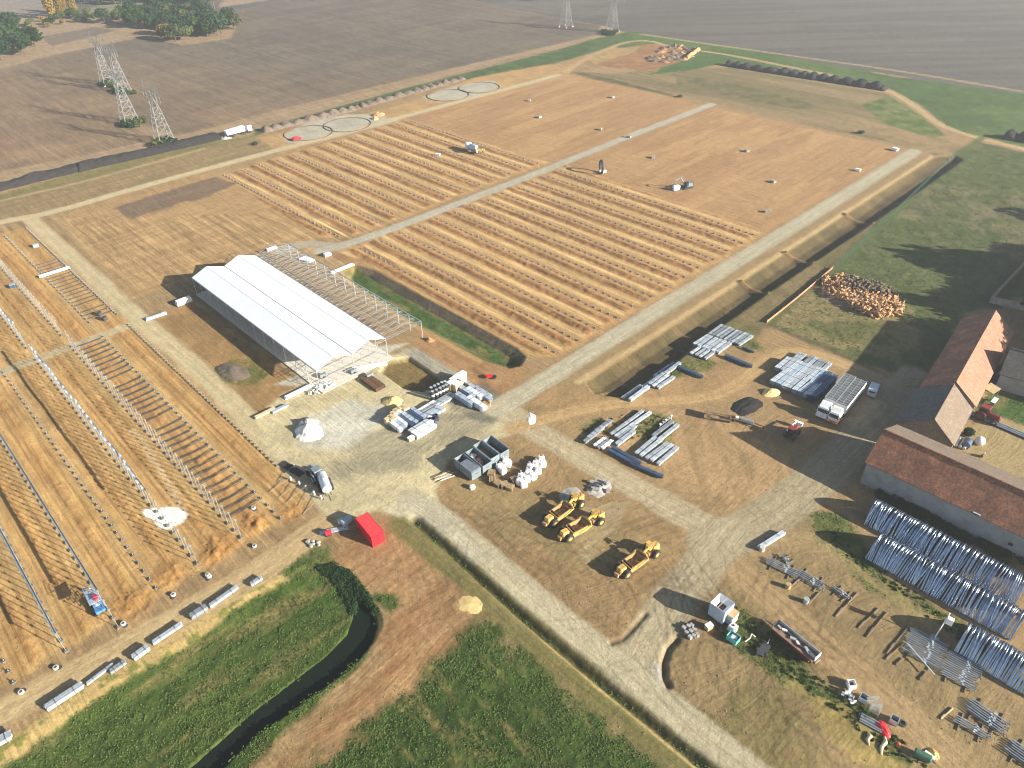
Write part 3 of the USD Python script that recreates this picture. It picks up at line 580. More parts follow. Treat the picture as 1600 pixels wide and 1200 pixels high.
# fine relief everywhere
Z += (n1 - .5) * (.10 + .16 * GR) * np.clip(1 - np.hypot(X, Y) / 900, 0.2, 1) * (KIND != kind('road')) + .35 * (n80 - .5)
g2 = fb(X / 1.7, Y / 1.7, 3, 130)
COL *= (0.88 + 0.24 * n1 + .10 * (n25 - .5))[:, None] * (1 + (.16 + .40 * GR) * (g2 - .5))[:, None] * (1 + .30 * GR * (fb(X / 7, Y / 7, 3, 131) - .5))[:, None]
COL += (GR * .22 * (fb(X / 3.1, Y / 3.1, 3, 132) - .55).clip(0))[:, None] * np.array([.30, .20, .08])
ROUGH = .5 + .45 * GR; AMP = AMP * (1 - .6 * GR)
COL = np.clip(COL, .005, .9)

# material: the painted colour, broken up by finer noise, with relief
tm = usdkit.material(stage, '/World/Looks/earth', {
    'c': ('attribute', {'attribute': 'col'}), 'ra': ('attribute', {'attribute': 'rgh'}), 'geo': ('geometry', {}), 'w': ('mix_float', {'a': 1.0, 'use_clamp': False}), 'uv': ('attribute', {'attribute': 'trk'}), 'am': ('attribute', {'attribute': 'amp'}), 'sc': ('vector_math', {'math_type': 'multiply', 'vector2': (0.09, 1.9, 0.0)}), 'n3': ('noise_texture', {'scale': 1.0, 'detail': 5.0, 'roughness': 0.7}), 'm3': ('map_range', {'from_min': 0.3, 'from_max': 0.7, 'to_min': 0.62, 'to_max': 1.38}), 'w3': ('mix_float', {'a': 1.0, 'use_clamp': False}), 'mu3': ('math', {'math_type': 'multiply'}), 'hb': ('math', {'math_type': 'add'}),
    'n1': ('noise_texture', {'scale': 1.5, 'detail': 6.0, 'roughness': 0.75}), 'n2': ('noise_texture', {'scale': 3.5, 'detail': 3.0, 'roughness': 0.6}),
    'm1': ('map_range', {'from_min': 0.25, 'from_max': 0.75, 'to_min': 0.50, 'to_max': 1.50}), 'm2': ('map_range', {'from_min': 0.3, 'from_max': 0.7, 'to_min': 0.78, 'to_max': 1.22}),
    'mu': ('math', {'math_type': 'multiply'}), 'h': ('hsv', {}), 'b': ('bump', {'strength': 0.7, 'distance': 0.17}), 'p': ('principled_bsdf', {'roughness': 0.95, 'specular_ior_level': 0.15})},
    [('geo.position', 'n1.vector'), ('geo.position', 'n2.vector'), ('n1.fac', 'm1.value'), ('n2.fac', 'm2.value'), ('m1.result', 'mu.value1'), ('m2.result', 'mu.value2'), ('c.color', 'h.color'), ('ra.fac', 'w.fac'), ('mu.value', 'w.b'), ('uv.vector', 'sc.vector1'), ('sc.vector', 'n3.vector'), ('n3.fac', 'm3.value'), ('am.fac', 'w3.fac'), ('m3.result', 'w3.b'), ('w3.result', 'mu3.value1'), ('w.result', 'mu3.value2'), ('mu3.value', 'h.value'), ('h.color', 'p.base_color'), ('n1.fac', 'hb.value1'), ('w3.result', 'hb.value2'), ('hb.value', 'b.height'), ('b.normal', 'p.normal')], surface='p.BSDF')
P3 = np.c_[X, Y, Z].astype(np.float32)
ii, jj = np.meshgrid(np.arange(NR - 1), np.arange(NT), indexing='ij'); j2 = (jj + 1) % NT
quads = np.stack([ii * NT + jj, (ii + 1) * NT + jj, (ii + 1) * NT + j2, ii * NT + j2], -1).reshape(-1, 4)[:, ::-1]
qk = np.median(KIND[quads], axis=1).astype(int)
# smooth normals of the whole sheet, so that its pieces shade as one
def gnorm():
    G_ = P3.reshape(NR, NT, 3).astype(np.float64)
    du = np.roll(G_, -1, 1) - np.roll(G_, 1, 1); dr = np.gradient(G_, axis=0)
    n = np.cross(du, dr); n *= np.sign(n[..., 2:]) ; n /= np.linalg.norm(n, axis=2, keepdims=True) + 1e-12
    return n.reshape(-1, 3).astype(np.float32)
NRM = gnorm()
GLAB = {'ground': 'bare brown soil of the building site', 'ploughed_field': 'wide grey ploughed fields at the top of the picture', 'ploughed_field_001': 'big ploughed field behind the pylons at the left', 'meadow': 'green strip along the soil bank', 'gravel_pad': 'pale gravel pads with four tank rings', 'meadow_001': 'bright green meadow at the upper right', 'dirt_track': 'pale track curving round the red earth patch', 'dirt_track_001': 'pale track curving through the upper right meadow', 'meadow_002': 'rough olive meadow behind the farm', 'bare_field': 'two smooth levelled earth fields', 'row_field': 'left earth field with rows of plinths', 'row_field_001': 'right earth field with rows of plinths', 'bare_field_001': 'smooth brown field left of the shed', 'row_field_002': 'orange earth field with half-built greenhouse rows', 'meadow_003': 'weedy strip with scrap at the lower right', 'dirt_track_002': 'rutted track through the storage ground', 'farm_yard': 'sandy farm yard', 'lawn': 'green lawn of the farm', 'meadow_004': 'green sunken meadow at the lower left', 'meadow_005': 'dark green meadow at the bottom', 'dirt_road': 'tan dirt road along the front of the rows', 'gravel_yard': 'grey gravel yard at the crossing', 'road': 'pale paved road running to the bottom right', 'ditch_bed': 'dark bed of the curved ditch', 'ditch': 'narrow ditch beside the paved road', 'drainage_basin': 'long drainage basin beside the right road', 'drainage_basin_001': 'grassy drainage basin beside the shed', 'pit': 'shallow square pit beside the ramp', 'concrete_ramp': 'pale concrete ramp beside the pit'}
for kk, nm in enumerate(KINDS):
    fq = quads[qk == kk]
    if not len(fq): continue
    used, inv = np.unique(fq, return_inverse=True); fq = inv.reshape(-1, 4)
    me = UsdGeom.Mesh.Define(stage, '/World/' + nm)
    me.CreatePointsAttr(Vt.Vec3fArray.FromNumpy(P3[used])); me.CreateFaceVertexCountsAttr(Vt.IntArray.FromNumpy(np.full(len(fq), 4, np.int32)))
    me.CreateFaceVertexIndicesAttr(Vt.IntArray.FromNumpy(fq.astype(np.int32).ravel())); me.CreateSubdivisionSchemeAttr('none')
    me.CreateNormalsAttr(Vt.Vec3fArray.FromNumpy(NRM[used])); me.SetNormalsInterpolation('vertex')
    UsdGeom.PrimvarsAPI(me).CreatePrimvar('col', Sdf.ValueTypeNames.Color3fArray, 'vertex').Set(Vt.Vec3fArray.FromNumpy(COL[used].astype(np.float32)))
    UsdGeom.PrimvarsAPI(me).CreatePrimvar('amp', Sdf.ValueTypeNames.FloatArray, 'vertex').Set(Vt.FloatArray.FromNumpy(AMP[used].astype(np.float32)))
    UsdGeom.PrimvarsAPI(me).CreatePrimvar('trk', Sdf.ValueTypeNames.Float3Array, 'vertex').Set(Vt.Vec3fArray.FromNumpy(np.c_[ALONG, SIDE, SIDE * 0][used].astype(np.float32)))
    UsdGeom.PrimvarsAPI(me).CreatePrimvar('rgh', Sdf.ValueTypeNames.FloatArray, 'vertex').Set(Vt.FloatArray.FromNumpy(ROUGH[used].astype(np.float32)))
    UsdShade.MaterialBindingAPI.Apply(me.GetPrim()).Bind(tm)
    tag(me, GLAB.get(nm, nm.split('_0')[0].replace('_', ' ') + ' of the site'), None, None, 'structure')
    _names[('/World', nm)] = 1
wq = np.array([g(*p) for p in DW])
wm = usdkit.material(stage, '/World/Looks/ditch_water', {'tc': ('geometry', {}), 'n': ('noise_texture', {'scale': 1.2, 'detail': 3.0}), 'b': ('bump', {'strength': .12, 'distance': .05}), 'p': ('principled_bsdf', {'base_color': (.008, .013, .009), 'roughness': .4, 'specular_ior_level': .04})}, [('tc.position', 'n.vector'), ('n.fac', 'b.height'), ('b.normal', 'p.normal')], surface='p.BSDF')
from shapely.geometry import Polygon
wv, wf = trimesh.creation.triangulate_polygon(Polygon(wq[:, :2]).buffer(0), engine='earcut')
single('ditch_water', (np.c_[wv, np.full(len(wv), -.98)], np.asarray(wf)), wm, 'dark still water in the curved ditch of the sunken meadow', kind='structure')  # flat near-black sheet laid low in the ditch
_Z = Z.reshape(NR, NT)
def hz(p):
    """Height of the ground at a point."""
    r = math.hypot(p[0], p[1]); t = math.atan2(p[0], p[1])
    i = int(np.clip(np.searchsorted(rr, r) - 1, 0, NR - 2)); j = int(np.clip(np.searchsorted(th, t) - 1, 0, NT - 2))
    return float(_Z[i:i + 2, j:j + 2].mean())
def gz(px, py):
    p = g(px, py); p = g(px, py, hz(p)); p[2] = hz(p); return p
def abz(a, b):
    p = ab(a, b); p[2] = hz(p); return p
# ------------------------------------------------------------------ buildings
def tilemat(name, cols, scale, rows):
    return usdkit.material(stage, '/World/Looks/' + name, {
        'tc': ('texture_coordinate', {}), 'n': ('noise_texture', {'scale': scale, 'detail': 9.0, 'roughness': 0.78}), 'n2': ('noise_texture', {'scale': scale * 9, 'detail': 2.0}),
        'r': ('rgb_ramp', {'ramp': [(i / (len(cols) - 1) * .5 + .25, c) for i, c in enumerate(cols)]}),
        'v': ('voronoi_texture', {'scale': 4.5, 'randomness': 0.6}), 'sep': ('separate_color', {}), 'mr': ('map_range', {'from_min': 0.0, 'from_max': 1.0, 'to_min': 0.78, 'to_max': 1.24}), 'mr2': ('map_range', {'from_min': .3, 'from_max': .7, 'to_min': .8, 'to_max': 1.2}), 'mu': ('math', {'math_type': 'multiply'}),
        'h': ('hsv', {}), 'w': ('wave_texture', {'scale': rows, 'distortion': 0.4, 'bands_direction': 'x'}), 'b': ('bump', {'strength': 0.35, 'distance': 0.06}), 'p': ('principled_bsdf', {'roughness': 0.85, 'specular_ior_level': 0.2})},
        [('tc.object', 'n.vector'), ('tc.object', 'n2.vector'), ('tc.object', 'v.vector'), ('tc.object', 'w.vector'), ('n.fac', 'r.fac'), ('v.color', 'sep.color'), ('sep.r', 'mr.value'), ('n2.fac', 'mr2.value'), ('mr.result', 'mu.value1'), ('mr2.result', 'mu.value2'), ('r.color', 'h.color'), ('mu.value', 'h.value'), ('h.color', 'p.base_color'), ('w.fac', 'b.height'), ('b.normal', 'p.normal')], surface='p.BSDF')
M['tile_old'] = tilemat('tile_old', [(0.085, 0.055, 0.042), (0.17, 0.085, 0.055), (0.30, 0.135, 0.075), (0.46, 0.23, 0.11)], 0.28, 5)
M['tile_orange'] = tilemat('tile_orange', [(0.21, 0.115, 0.075), (0.29, 0.155, 0.10), (0.35, 0.195, 0.13)], 0.5, 5)
M['tile_brown'] = tilemat('tile_brown', [(0.13, 0.10, 0.075), (0.17, 0.13, 0.098), (0.21, 0.155, 0.11)], 0.5, 4)
M['tile_shaded_grey'] = tilemat('tile_shaded_grey', [(0.06, 0.06, 0.058), (0.085, 0.083, 0.078), (0.115, 0.11, 0.10)], 0.5, 4)

def gable(name, label, cat, p0, p1, wl, wr, ez, rz_, roofm, roofr, wallm, over=0.35, extras=None, group=None):
    """A gabled building: ridge from p0 to p1 on plan, eaves wl to the left and wr to the right of it."""
    ang = heading(p0, p1); L = math.hypot(p1[0] - p0[0], p1[1] - p0[1])
    t = thing(name, label, cat, (p0[0], p0[1], 0), ang, group)
    out = [(-wr, -1.0), (wl, -1.0), (wl, ez), (0, rz_ - .02), (-wr, ez)]
    v = np.array([[x, y, z] for x in (0.0, L) for y, z in out])
    f = [[0, 5, 6], [0, 6, 1], [1, 6, 7], [1, 7, 2], [4, 9, 5], [4, 5, 0], [0, 1, 2], [0, 2, 4], [2, 3, 4], [5, 7, 6], [5, 9, 7], [7, 9, 8]]
    part(t, 'wall', (v, np.array(f)), wallm)
    for s, w, mm in ((1, wl, roofm), (-1, wr, roofr)):
        sl = (rz_ - ez) / w; y1 = s * (w + over); z1 = ez - sl * over
        nx, ny = max(8, int(L / 1.5)), 7
        pts = []
        for i in range(nx + 1):
            for j in range(ny + 1):
                x = -over + (L + 2 * over) * i / nx; q = j / ny
                sag = 0.07 * (meshkit.noise(np.array([x * .35, q * 3 + s * 9, 1.0])) - .5) * (0 < j)
                pts.append([x, q * y1, rz_ + (z1 - rz_) * q + sag + .10])
        pts = np.array(pts); n1_ = len(pts); low = pts - [0, 0, .16]
        fs = []
        for i in range(nx):
            for j in range(ny):
                a = i * (ny + 1) + j; b = a + ny + 1
                q = [[a, b, b + 1], [a, b + 1, a + 1]]
                if s > 0: fs += q
                else: fs += [k[::-1] for k in q]
                fs += [[k + n1_ for k in r[::-1]] for r in (q if s > 0 else [k[::-1] for k in q])]
        rim = [i * (ny + 1) for i in range(nx + 1)], [i * (ny + 1) + ny for i in range(nx + 1)], list(range(ny + 1)), [nx * (ny + 1) + j for j in range(ny + 1)]
        for e in rim:
            for a, b in zip(e[:-1], e[1:]):
                fs += [[a, b, b + n1_], [a, b + n1_, a + n1_]]
        part(t, 'roof_slope', (np.vstack([pts, low]), np.array(fs)), mm)
    part(t, 'ridge_cap', rod((-over, 0, rz_ + .10), (L + over, 0, rz_ + .10), .14, 6), roofr)
    if extras: extras(t, L)
    return t
def barnA_x(t, L):
    for k in range(26):
        part(t, 'rafter_end', bx(.6 + k * 1.45, -5.42, 5.25, .12, .3, .14), M['wood_old'])
    part(t, 'vent_window', bx(25.5, -5.22, 2.6, .7, .12, .55), M['glass_dark'])
    part(t, 'skylight', turn(bx(0, 0, 0, .8, .5, .06), [1, 0, 0], -.46)[0] + [19.2, 6.3, 6.28] if False else bx(19.2, -5.35, 5.62, 1.2, .3, .06), M['galvanised_bright'])
    part(t, 'door', bx(-.06, 0, 1.3, .12, 3.2, 4.4), M['wood_old'])
gable('barn', 'long stone barn with a mottled brown tile roof at the right edge', 'barn', ab(122.7, -26.8), ab(123.4, 14.0), 9.2, 5.2, 5.6, 10.0, M['tile_brown'], M['tile_old'], M['plaster'], extras=barnA_x)
gable('barn', 'small open barn with a plain brown roof between the two long barns', 'barn', ab(135.6, -22.1), ab(149.6, -23.6), 6.4, 4.6, 4.0, 8.0, M['tile_shaded_grey'], M['tile_brown'], M['wood_old'])  # left slope in the darker tile: its shade is put into the colour
def barnC_x(t, L):
    for k in range(4): part(t, 'door', bx(6 + k * 7.5, 5.72, 1.1, 1.6, .1, 2.4), M['wood_old'])
gable('barn', 'long barn with a bright orange tile roof behind the small barn', 'barn', ab(151.4, -23.7), ab(187.4, -27.6), 5.6, 4.9, 4.0, 8.0, M['tile_old'], M['tile_orange'], M['stone'], extras=barnC_x)  # darker tile on the left slope stands in for its shade
def house_x(t, L):
    for k in range(3):
        w = part(t, 'window', bx(2.5 + k * 4, 4.32, 1.7, 1.0, .1, 1.3), M['white_paint']); part(w, 'pane', bx(2.5 + k * 4, 4.40, 1.7, .8, .06, 1.1), M['glass_dark'])
    part(t, 'chimney', bx(L * .7, 0, 8.6, .8, .6, 1.6), M['stone'])
gable('house', 'grey roofed farmhouse at the right edge of the photo', 'house', ab(172, -19.5), ab(176, 4), 5.5, 4.2, 4.2, 8.4, M['tile_shaded_grey'], M['tile_shaded_grey'], M['plaster'], extras=house_x)
# gate pillars and a garden wall
for k, (px, py) in enumerate(((1459, 594), (1452, 606))):
    single('gate_pillar', J(bx(0, 0, .9, .8, .8, 1.8), bx(0, 0, 1.87, 1.0, 1.0, .14)), M['concrete'], ('pale stone gate pillar, the one nearer the orange barn', 'pale stone gate pillar, the one nearer the small barn')[k], 'pillar', loc=g(px, py), rz=ANG_A)
wl_ = g(1545, 473)[:2], g(1620, 490)[:2]
single('garden_wall', bx(0, 0, .9, math.dist(*wl_), .4, 2.0), M['stone'], 'low stone garden wall beyond the orange barn', 'wall', loc=(*(np.add(*wl_) / 2), 0), rz=heading(*wl_))
wl_ = g(1548, 470)[:2], g(1600, 415)[:2]
single('garden_wall', bx(0, 0, .8, math.dist(*wl_), .35, 1.8), M['stone'], 'pale wall running up to the trees at the right edge', 'wall', loc=(*(np.add(*wl_) / 2), 0), rz=heading(*wl_))

# ------------------------------------------------------------------ the greenhouse shed with its white roof and the bare bay beside it
GH = thing('greenhouse', 'white roofed greenhouse shed with a bare steel bay along its right side', 'greenhouse', ab(60.2, -192.4, .05), ANG_B)
GL, EV, RG = 64.2, 5.0, 6.75
ys = [0, 9.7, 19.4]
part(GH, 'floor_slab', bx(GL / 2 + 1, 9.7, .02, GL + 2, 20.2, .1), M['concrete'])
for k in range(2):
    y0 = ys[k]; ym = y0 + 4.85; y1 = y0 + 9.7
    for a, b in (((y0 + .12, EV), (ym - .02, RG)), ((ym + .02, RG), (y1 - .12, EV))):
        nx = 26
        v, f = [], []
        for i in range(nx + 1):
            x = -.3 + (GL + .3) * i / nx; s = .02 * math.sin(i * 2.4) * (0 < i < nx)
            for yy, zz in (a, ((a[0] + b[0]) / 2, (a[1] + b[1]) / 2 - s), b): v.append([x, yy, zz + .06])
        n3 = len(v); v += [[p[0], p[1], p[2] - .08] for p in v]
        for i in range(nx):
            for j in range(2):
                q = i * 3 + j; f += [[q, q + 3, q + 4], [q, q + 4, q + 1], [n3 + q, n3 + q + 4, n3 + q + 3], [n3 + q, n3 + q + 1, n3 + q + 4]]
        for i in range(nx):
            for j in (0, 2):
                q = i * 3 + j; f += [[q, q + 3, q + 3 + n3], [q, q + 3 + n3, q + n3]]
        for i in (0, nx):
            for j in (0, 1):
                q = i * 3 + j; f += [[q, q + 1, q + 1 + n3], [q, q + 1 + n3, q + n3]]
        part(GH, 'roof_slope', (np.array(v), np.array(f)), M['white_panel'])
    part(GH, 'ridge_cap', rod((-.3, ym, RG + .07), (GL, ym, RG + .07), .06, 6), M['white_panel'])
for y in ys + [30.3]:
    part(GH, 'gutter', bx(GL / 2, y, EV + .02, GL + .2, .22, .18), M['galvanised_dull'])
    for i in range(14):
        x = i * (GL / 13)
        part(GH, 'post', bx(x, y, EV / 2 - .05, .14, .10, EV - .1), M['galvanised'])
def truss(x, y0, y1, web=True, r=.05):
    ym = (y0 + y1) / 2; ms = [rod((x, y0, EV - .55), (x, y1, EV - .55), r), rod((x, y0, EV), (x, ym, RG - .05), r), rod((x, ym, RG - .05), (x, y1, EV), r), rod((x, y0, EV), (x, y1, EV), r)]
    n = 6
    for i in range(n):
        a, b = y0 + (y1 - y0) * i / n, y0 + (y1 - y0) * (i + 1) / n
        ms += [rod((x, a, EV - .55), (x, (a + b) / 2, EV), r * .7, 3), rod((x, (a + b) / 2, EV), (x, b, EV - .55), r * .7, 3)]
    ms += [rod((x, ym, EV), (x, ym, RG), r * .8)]
    return J(*ms)
for y0 in (0, 9.7):
    for i in range(14): part(GH, 'truss', truss(i * (GL / 13) - (.05 if i == 13 else 0), y0 + .1, y0 + 9.6), M['galvanised_dull'])
for i in range(27): part(GH, 'truss', truss(i * (GL / 26), 19.6, 30.2, r=.042), M['galvanised_dull'])
for y in (22, 24.85, 27.6): part(GH, 'purlin', bx(GL / 2, y, EV + (RG - EV) * (1 - abs(y - 24.85) / 5.45) + .06, GL, .08, .08), M['galvanised_dull'])
for xg in (GL - .2,):      # open gable end: uprights and rails
    for y in (2.4, 4.85, 7.3, 12.1, 14.55, 17.0): part(GH, 'gable_upright', bx(xg, y, 2.3, .1, .1, 4.6), M['galvanised_dull'])
    for z in (1.4, 2.9): part(GH, 'gable_rail', bx(xg + .12, 9.7, z, .06, 19.4, .08), M['galvanised_dull'])
for i in range(13):      # bracing of the long side
    x0 = i * GL / 13
    for z in (1.6, 3.3): part(GH, 'side_rail', bx(x0 + GL / 26, -.12, z, GL / 13, .06, .07), M['galvanised_dull'])
    if i in (0, 6, 11): part(GH, 'brace', J(rod((x0, -.1, .2), (x0 + GL / 13, -.1, 4.6), .04), rod((x0 + GL / 13, -.1, .2), (x0, -.1, 4.6), .04)), M['galvanised_dull'])
# stuff lying round it
for k, (px, py, L_, w_, h_, ang, mm, lb) in enumerate(((535, 421, 8, 1.1, .5, ANG_A, 'white_panel', 'stack of white roof panels beyond the bare steel bay'), (480, 407, 4.5, 2.2, .5, ANG_B + .3, 'white_panel', 'stack of white panels under the top of the bare bay'), (512, 400, 2.2, 1.2, .9, ANG_A, 'white_paint', 'small white crate by the end of the shed'), (425, 390, 3.4, 1.1, .6, ANG_A, 'white_panel', 'white panel pack at the far corner of the shed'), (578, 574, 8.5, 1.0, .5, ANG_A - .5, 'white_panel', 'long pack of white panels by the pit'), (468, 613, 7.5, .9, .5, ANG_A, 'white_panel', 'long pack of white panels left of the shed front'), (415, 647, 5, .8, .5, ANG_A, 'wood_pale', 'pale timber pack at the edge of the track'), (438, 640, 4, .8, .45, ANG_A, 'galvanised', 'short pack of steel rails left of the shed front'), (245, 496, 5.5, .9, .6, ANG_A - .1, 'galvanised_bright', 'bundle of steel rails by the crossing left of the shed'), (288, 474, 4.2, 1.6, 1.3, ANG_A, 'white_paint', 'white trailer load beside the shadow of the shed'))):
    t = thing('panel_pack', lb, 'panel stack' if 'panel' in lb else 'bundle', gz(px, py), ang)
    n = 4
    for i in range(n): part(t, 'panel', bx(random.Random(k * 9 + i).uniform(-.1, .1), 0, .12 + h_ * (i + .5) / n, L_ * (1 - .02 * i), w_, h_ / n * .86), M[mm])
    for s in (-.3, .3): part(t, 'batten', bx(L_ * s, 0, .05, .12, w_, .1), M['wood'])
t = thing('timber_stack', 'stack of brown formwork beams by the pit', 'stack', gz(583, 600), ANG_B)
for i in range(7):
    for j in range(2): part(t, 'beam', bx(0, -1.2 + i * .4, .2 + j * .36, 6.5 - .3 * j, .3, .3), M['rust'])
for k, (px, py, kind_) in enumerate(((503, 607, 'white'), (492, 612, 'white'), (513, 602, 'white'), (578, 590, 'dark'), (553, 583, 'dark'), (505, 590, 'dark'))):
    p = gz(px, py)
    if kind_ == 'white':
        t = thing('material_pile', ('heap of white brackets at the shed front, the widest of three', 'heap of white brackets at the shed front, the lowest of three', 'heap of white brackets at the shed front, nearest the shed')[k], 'pile', p, k * 1.1)
        rg_ = random.Random(k)
        for i in range(9): part(t, 'bracket', bx(rg_.uniform(-1.2, 1.2), rg_.uniform(-.9, .9), .15 + rg_.random() * .3, rg_.uniform(.6, 1.6), .35, .25, rg_.random() * 3), M['white_paint' if i % 3 else 'galvanised'])
    else:
        t = thing('tool_trolley', ('dark tool trolley by the corner of the pit', 'dark machine by the middle column of the shed front', 'dark compressor in front of the left bay')[k - 3], 'trolley', p, ANG_A)
        part(t, 'body', cbx(0, 0, .75, 1.8, .9, .8, .1), M['grey_paint']); part(t, 'frame', J(rod((-.9, -.5, .35), (.9, -.5, .35), .05), rod((-.9, .5, .35), (.9, .5, .35), .05), rod((.9, 0, .4), (1.9, 0, .5), .05)), M['steel_dark'])
        for s in (-1, 1): part(t, 'wheel', wheel(0, s * .58, .32, .18), M['rubber'])

# ------------------------------------------------------------------ pylons
def pylon(t):
    st = M['pylon_steel']
    b, w, zw, zb, H, W = 3.3, 1.35, 15.0, 20.5, 25.5, 9.0
    cs = [(-1, -1), (1, -1), (1, 1), (-1, 1)]
    for cx, cy in cs:
        part(t, 'leg', rod((cx * b, cy * b, -.2), (cx * w, cy * w, zw), .17, 4, .13), st)
        part(t, 'footing', bx(cx * b, cy * b, .25, .9, .9, .7), M['concrete'])
    ms = []
    lv = [0, 4.2, 7.6, 10.2, 12.3, zw]
    h = lambda z: b + (w - b) * z / zw
    for z0, z1 in zip(lv[:-1], lv[1:]):
        for k in range(4):
            (x0, y0), (x1, y1) = cs[k], cs[(k + 1) % 4]
            ms += [rod((x0 * h(z0), y0 * h(z0), z0), (x1 * h(z1), y1 * h(z1), z1), .085, 3), rod((x1 * h(z0), y1 * h(z0), z0), (x0 * h(z1), y0 * h(z1), z1), .085, 3), rod((x0 * h(z1), y0 * h(z1), z1), (x1 * h(z1), y1 * h(z1), z1), .08, 3)]
    part(t, 'lattice', J(*ms), st)
    for s in (-1, 1):      # the fork that opens above the waist
        ms = []
        for cx, cy in cs:
            ms.append(rod((cx * w, s * .5 + cy * .45, zw), (cx * .6, s * 3.3 + cy * .5, zb), .11, 4))
        for k in range(6):
            q0, q1 = k / 6, (k + 1) / 6; e = 1 if k % 2 else -1
            for cx in (-1, 1):
                ms.append(rod((cx * (w + (.6 - w) * q0), s * (.5 + 2.8 * q0) + e * .46, zw + (zb - zw) * q0), (cx * (w + (.6 - w) * q1), s * (.5 + 2.8 * q1) - e * .46, zw + (zb - zw) * q1), .07, 3))
        part(t, 'fork', J(*ms), st)
        part(t, 'peak', J(rod((-.5, s * 5.0, zb + 1.2), (0, s * 5.9, H), .09, 3), rod((.5, s * 5.0, zb + 1.2), (0, s * 5.9, H), .09, 3), rod((-.5, s * 6.6, zb + 1.2), (0, s * 5.9, H), .09, 3), rod((.5, s * 6.6, zb + 1.2), (0, s * 5.9, H), .09, 3)), st)
    ms = []
    for cx in (-.6, .6):
        for z in (zb, zb + 1.3): ms.append(rod((cx, -W if z == zb else -W * .75, z), (cx, W if z == zb else W * .75, z), .1, 4))
        n = 14
        for k in range(n):
            y0, y1 = -W * .95 + 1.9 * W * k / n, -W * .95 + 1.9 * W * (k + 1) / n
            ms.append(rod((cx, y0, zb if k % 2 else zb + 1.2), (cx, y1, zb + 1.2 if k % 2 else zb), .06, 3))
    part(t, 'cross_beam', J(*ms), st)
    for y in (-W * .96, -W * .6, 0, W * .6, W * .96):
        part(t, 'insulator', rod((0, y, zb - 2.6), (0, y, zb), .10, 5), st)
mk('pylon_steel', (0.20, 0.21, 0.205), 0.7, 0.1, 0.12, spec=.2)
PYL = [((258, 222), 'largest pylon, at the end of the dark soil bank'), ((204, 192), 'pylon with green scrub at its foot, behind the largest one'), ((193, 143), 'distant pylon in the ploughed field, right of the farthest one'), ((170, 132), 'farthest left pylon, leaning out above the ploughed field'), ((956, 50), 'pylon at the corner of the ploughed field, at the top of the photo'), ((884, 42), 'pylon at the top edge, left of the corner one')]
for (px, py), lb in PYL:
    copies('pylon', 'electricity_pylon', pylon, lb, 'pylon', g(px, py), ANG_A, 'pylons in the ploughed fields')

# ------------------------------------------------------------------ trees and scrub
def leaves(centres, radii, n, size, rng, squash=.85):
    P, S = [], []
    w = np.array(radii) ** 2; w = w / w.sum()
    for (c, r, k) in zip(centres, radii, (w * n).astype(int) + 1):
        d = rng.normal(size=(k, 3)); d /= np.linalg.norm(d, axis=1, keepdims=True)
        q = r * (0.55 + .5 * rng.random((k, 1)) ** .5) * (0.8 + .4 * rng.random((k, 1)))
        P.append(np.asarray(c) + d * q * [1, 1, squash]); S.append(d)
    P, D = np.vstack(P), np.vstack(S)
    k = len(P); nrm = D + rng.normal(size=(k, 3)) * .7; nrm /= np.linalg.norm(nrm, axis=1, keepdims=True)
    a = np.cross(nrm, rng.normal(size=(k, 3))); a /= np.linalg.norm(a, axis=1, keepdims=True); b = np.cross(nrm, a)
    s = size * (.6 + .8 * rng.random((k, 1)))
    v = np.stack([P - a * s, P + b * s * .7, P + a * s, P - b * s * .7], 1).reshape(-1, 3)
    i = np.arange(k)[:, None] * 4
    return v, np.vstack([i + [0, 1, 2], i + [0, 2, 3]])
def tree_builder(h, r, n, size, leaf, seed, shape='round'):
    def build(t):
        rng = np.random.default_rng(seed)
        tr = h * (.25 if shape != 'poplar' else .1)
        limbs = [rod((0, 0, -.3), (0, 0, tr + h * .2), .035 * h, 7, .018 * h)]
        cs, rs = [], []
        if shape == 'poplar':
            for k in range(9): q = k / 8; cs.append((rng.normal() * .2, rng.normal() * .2, h * (.12 + .82 * q))); rs.append(r * (math.sin(math.pi * (.18 + .74 * q)) ** .8))
        else:
            for k in range(11):
                an = rng.random() * 6.28; q = rng.random() ** .6; zz = h * (.38 + .5 * rng.random())
                rad = r * .72 * q * (1.15 - abs(zz / h - .55))
                cs.append((math.cos(an) * rad, math.sin(an) * rad, zz)); rs.append(r * (.34 + .26 * rng.random()))
            cs.append((0, 0, h * .78)); rs.append(r * .5)
        for c in cs[:7]: limbs.append(rod((0, 0, tr), (c[0] * .8, c[1] * .8, c[2]), .014 * h, 5, .005 * h))
        part(t, 'trunk', J(*limbs), M['bark'])
        part(t, 'crown', leaves(cs, rs, n, size, rng), M[leaf])
    return build
KT = {'oak': ('leaf_dark', 'dark green', [tree_builder(13, 6.0, 900, .75, 'leaf_dark', 1), tree_builder(11, 5.2, 800, .7, 'leaf_dark', 2)]),
      'ash': ('leaf_olive', 'pale olive', [tree_builder(9, 4.6, 750, .65, 'leaf_olive', 3), tree_builder(8, 4.0, 650, .62, 'leaf_olive', 4)]),
      'lime': ('leaf_green', 'fresh green', [tree_builder(10, 4.8, 800, .65, 'leaf_green', 5)]),
      'poplar': ('leaf_yellow', 'yellow', [tree_builder(21, 3.1, 1000, .65, 'leaf_yellow', 6, 'poplar')]),
      'gold': ('leaf_yellow', 'golden', [tree_builder(8, 4.2, 650, .65, 'leaf_yellow', 7)])}
rt_ = random.Random(4)
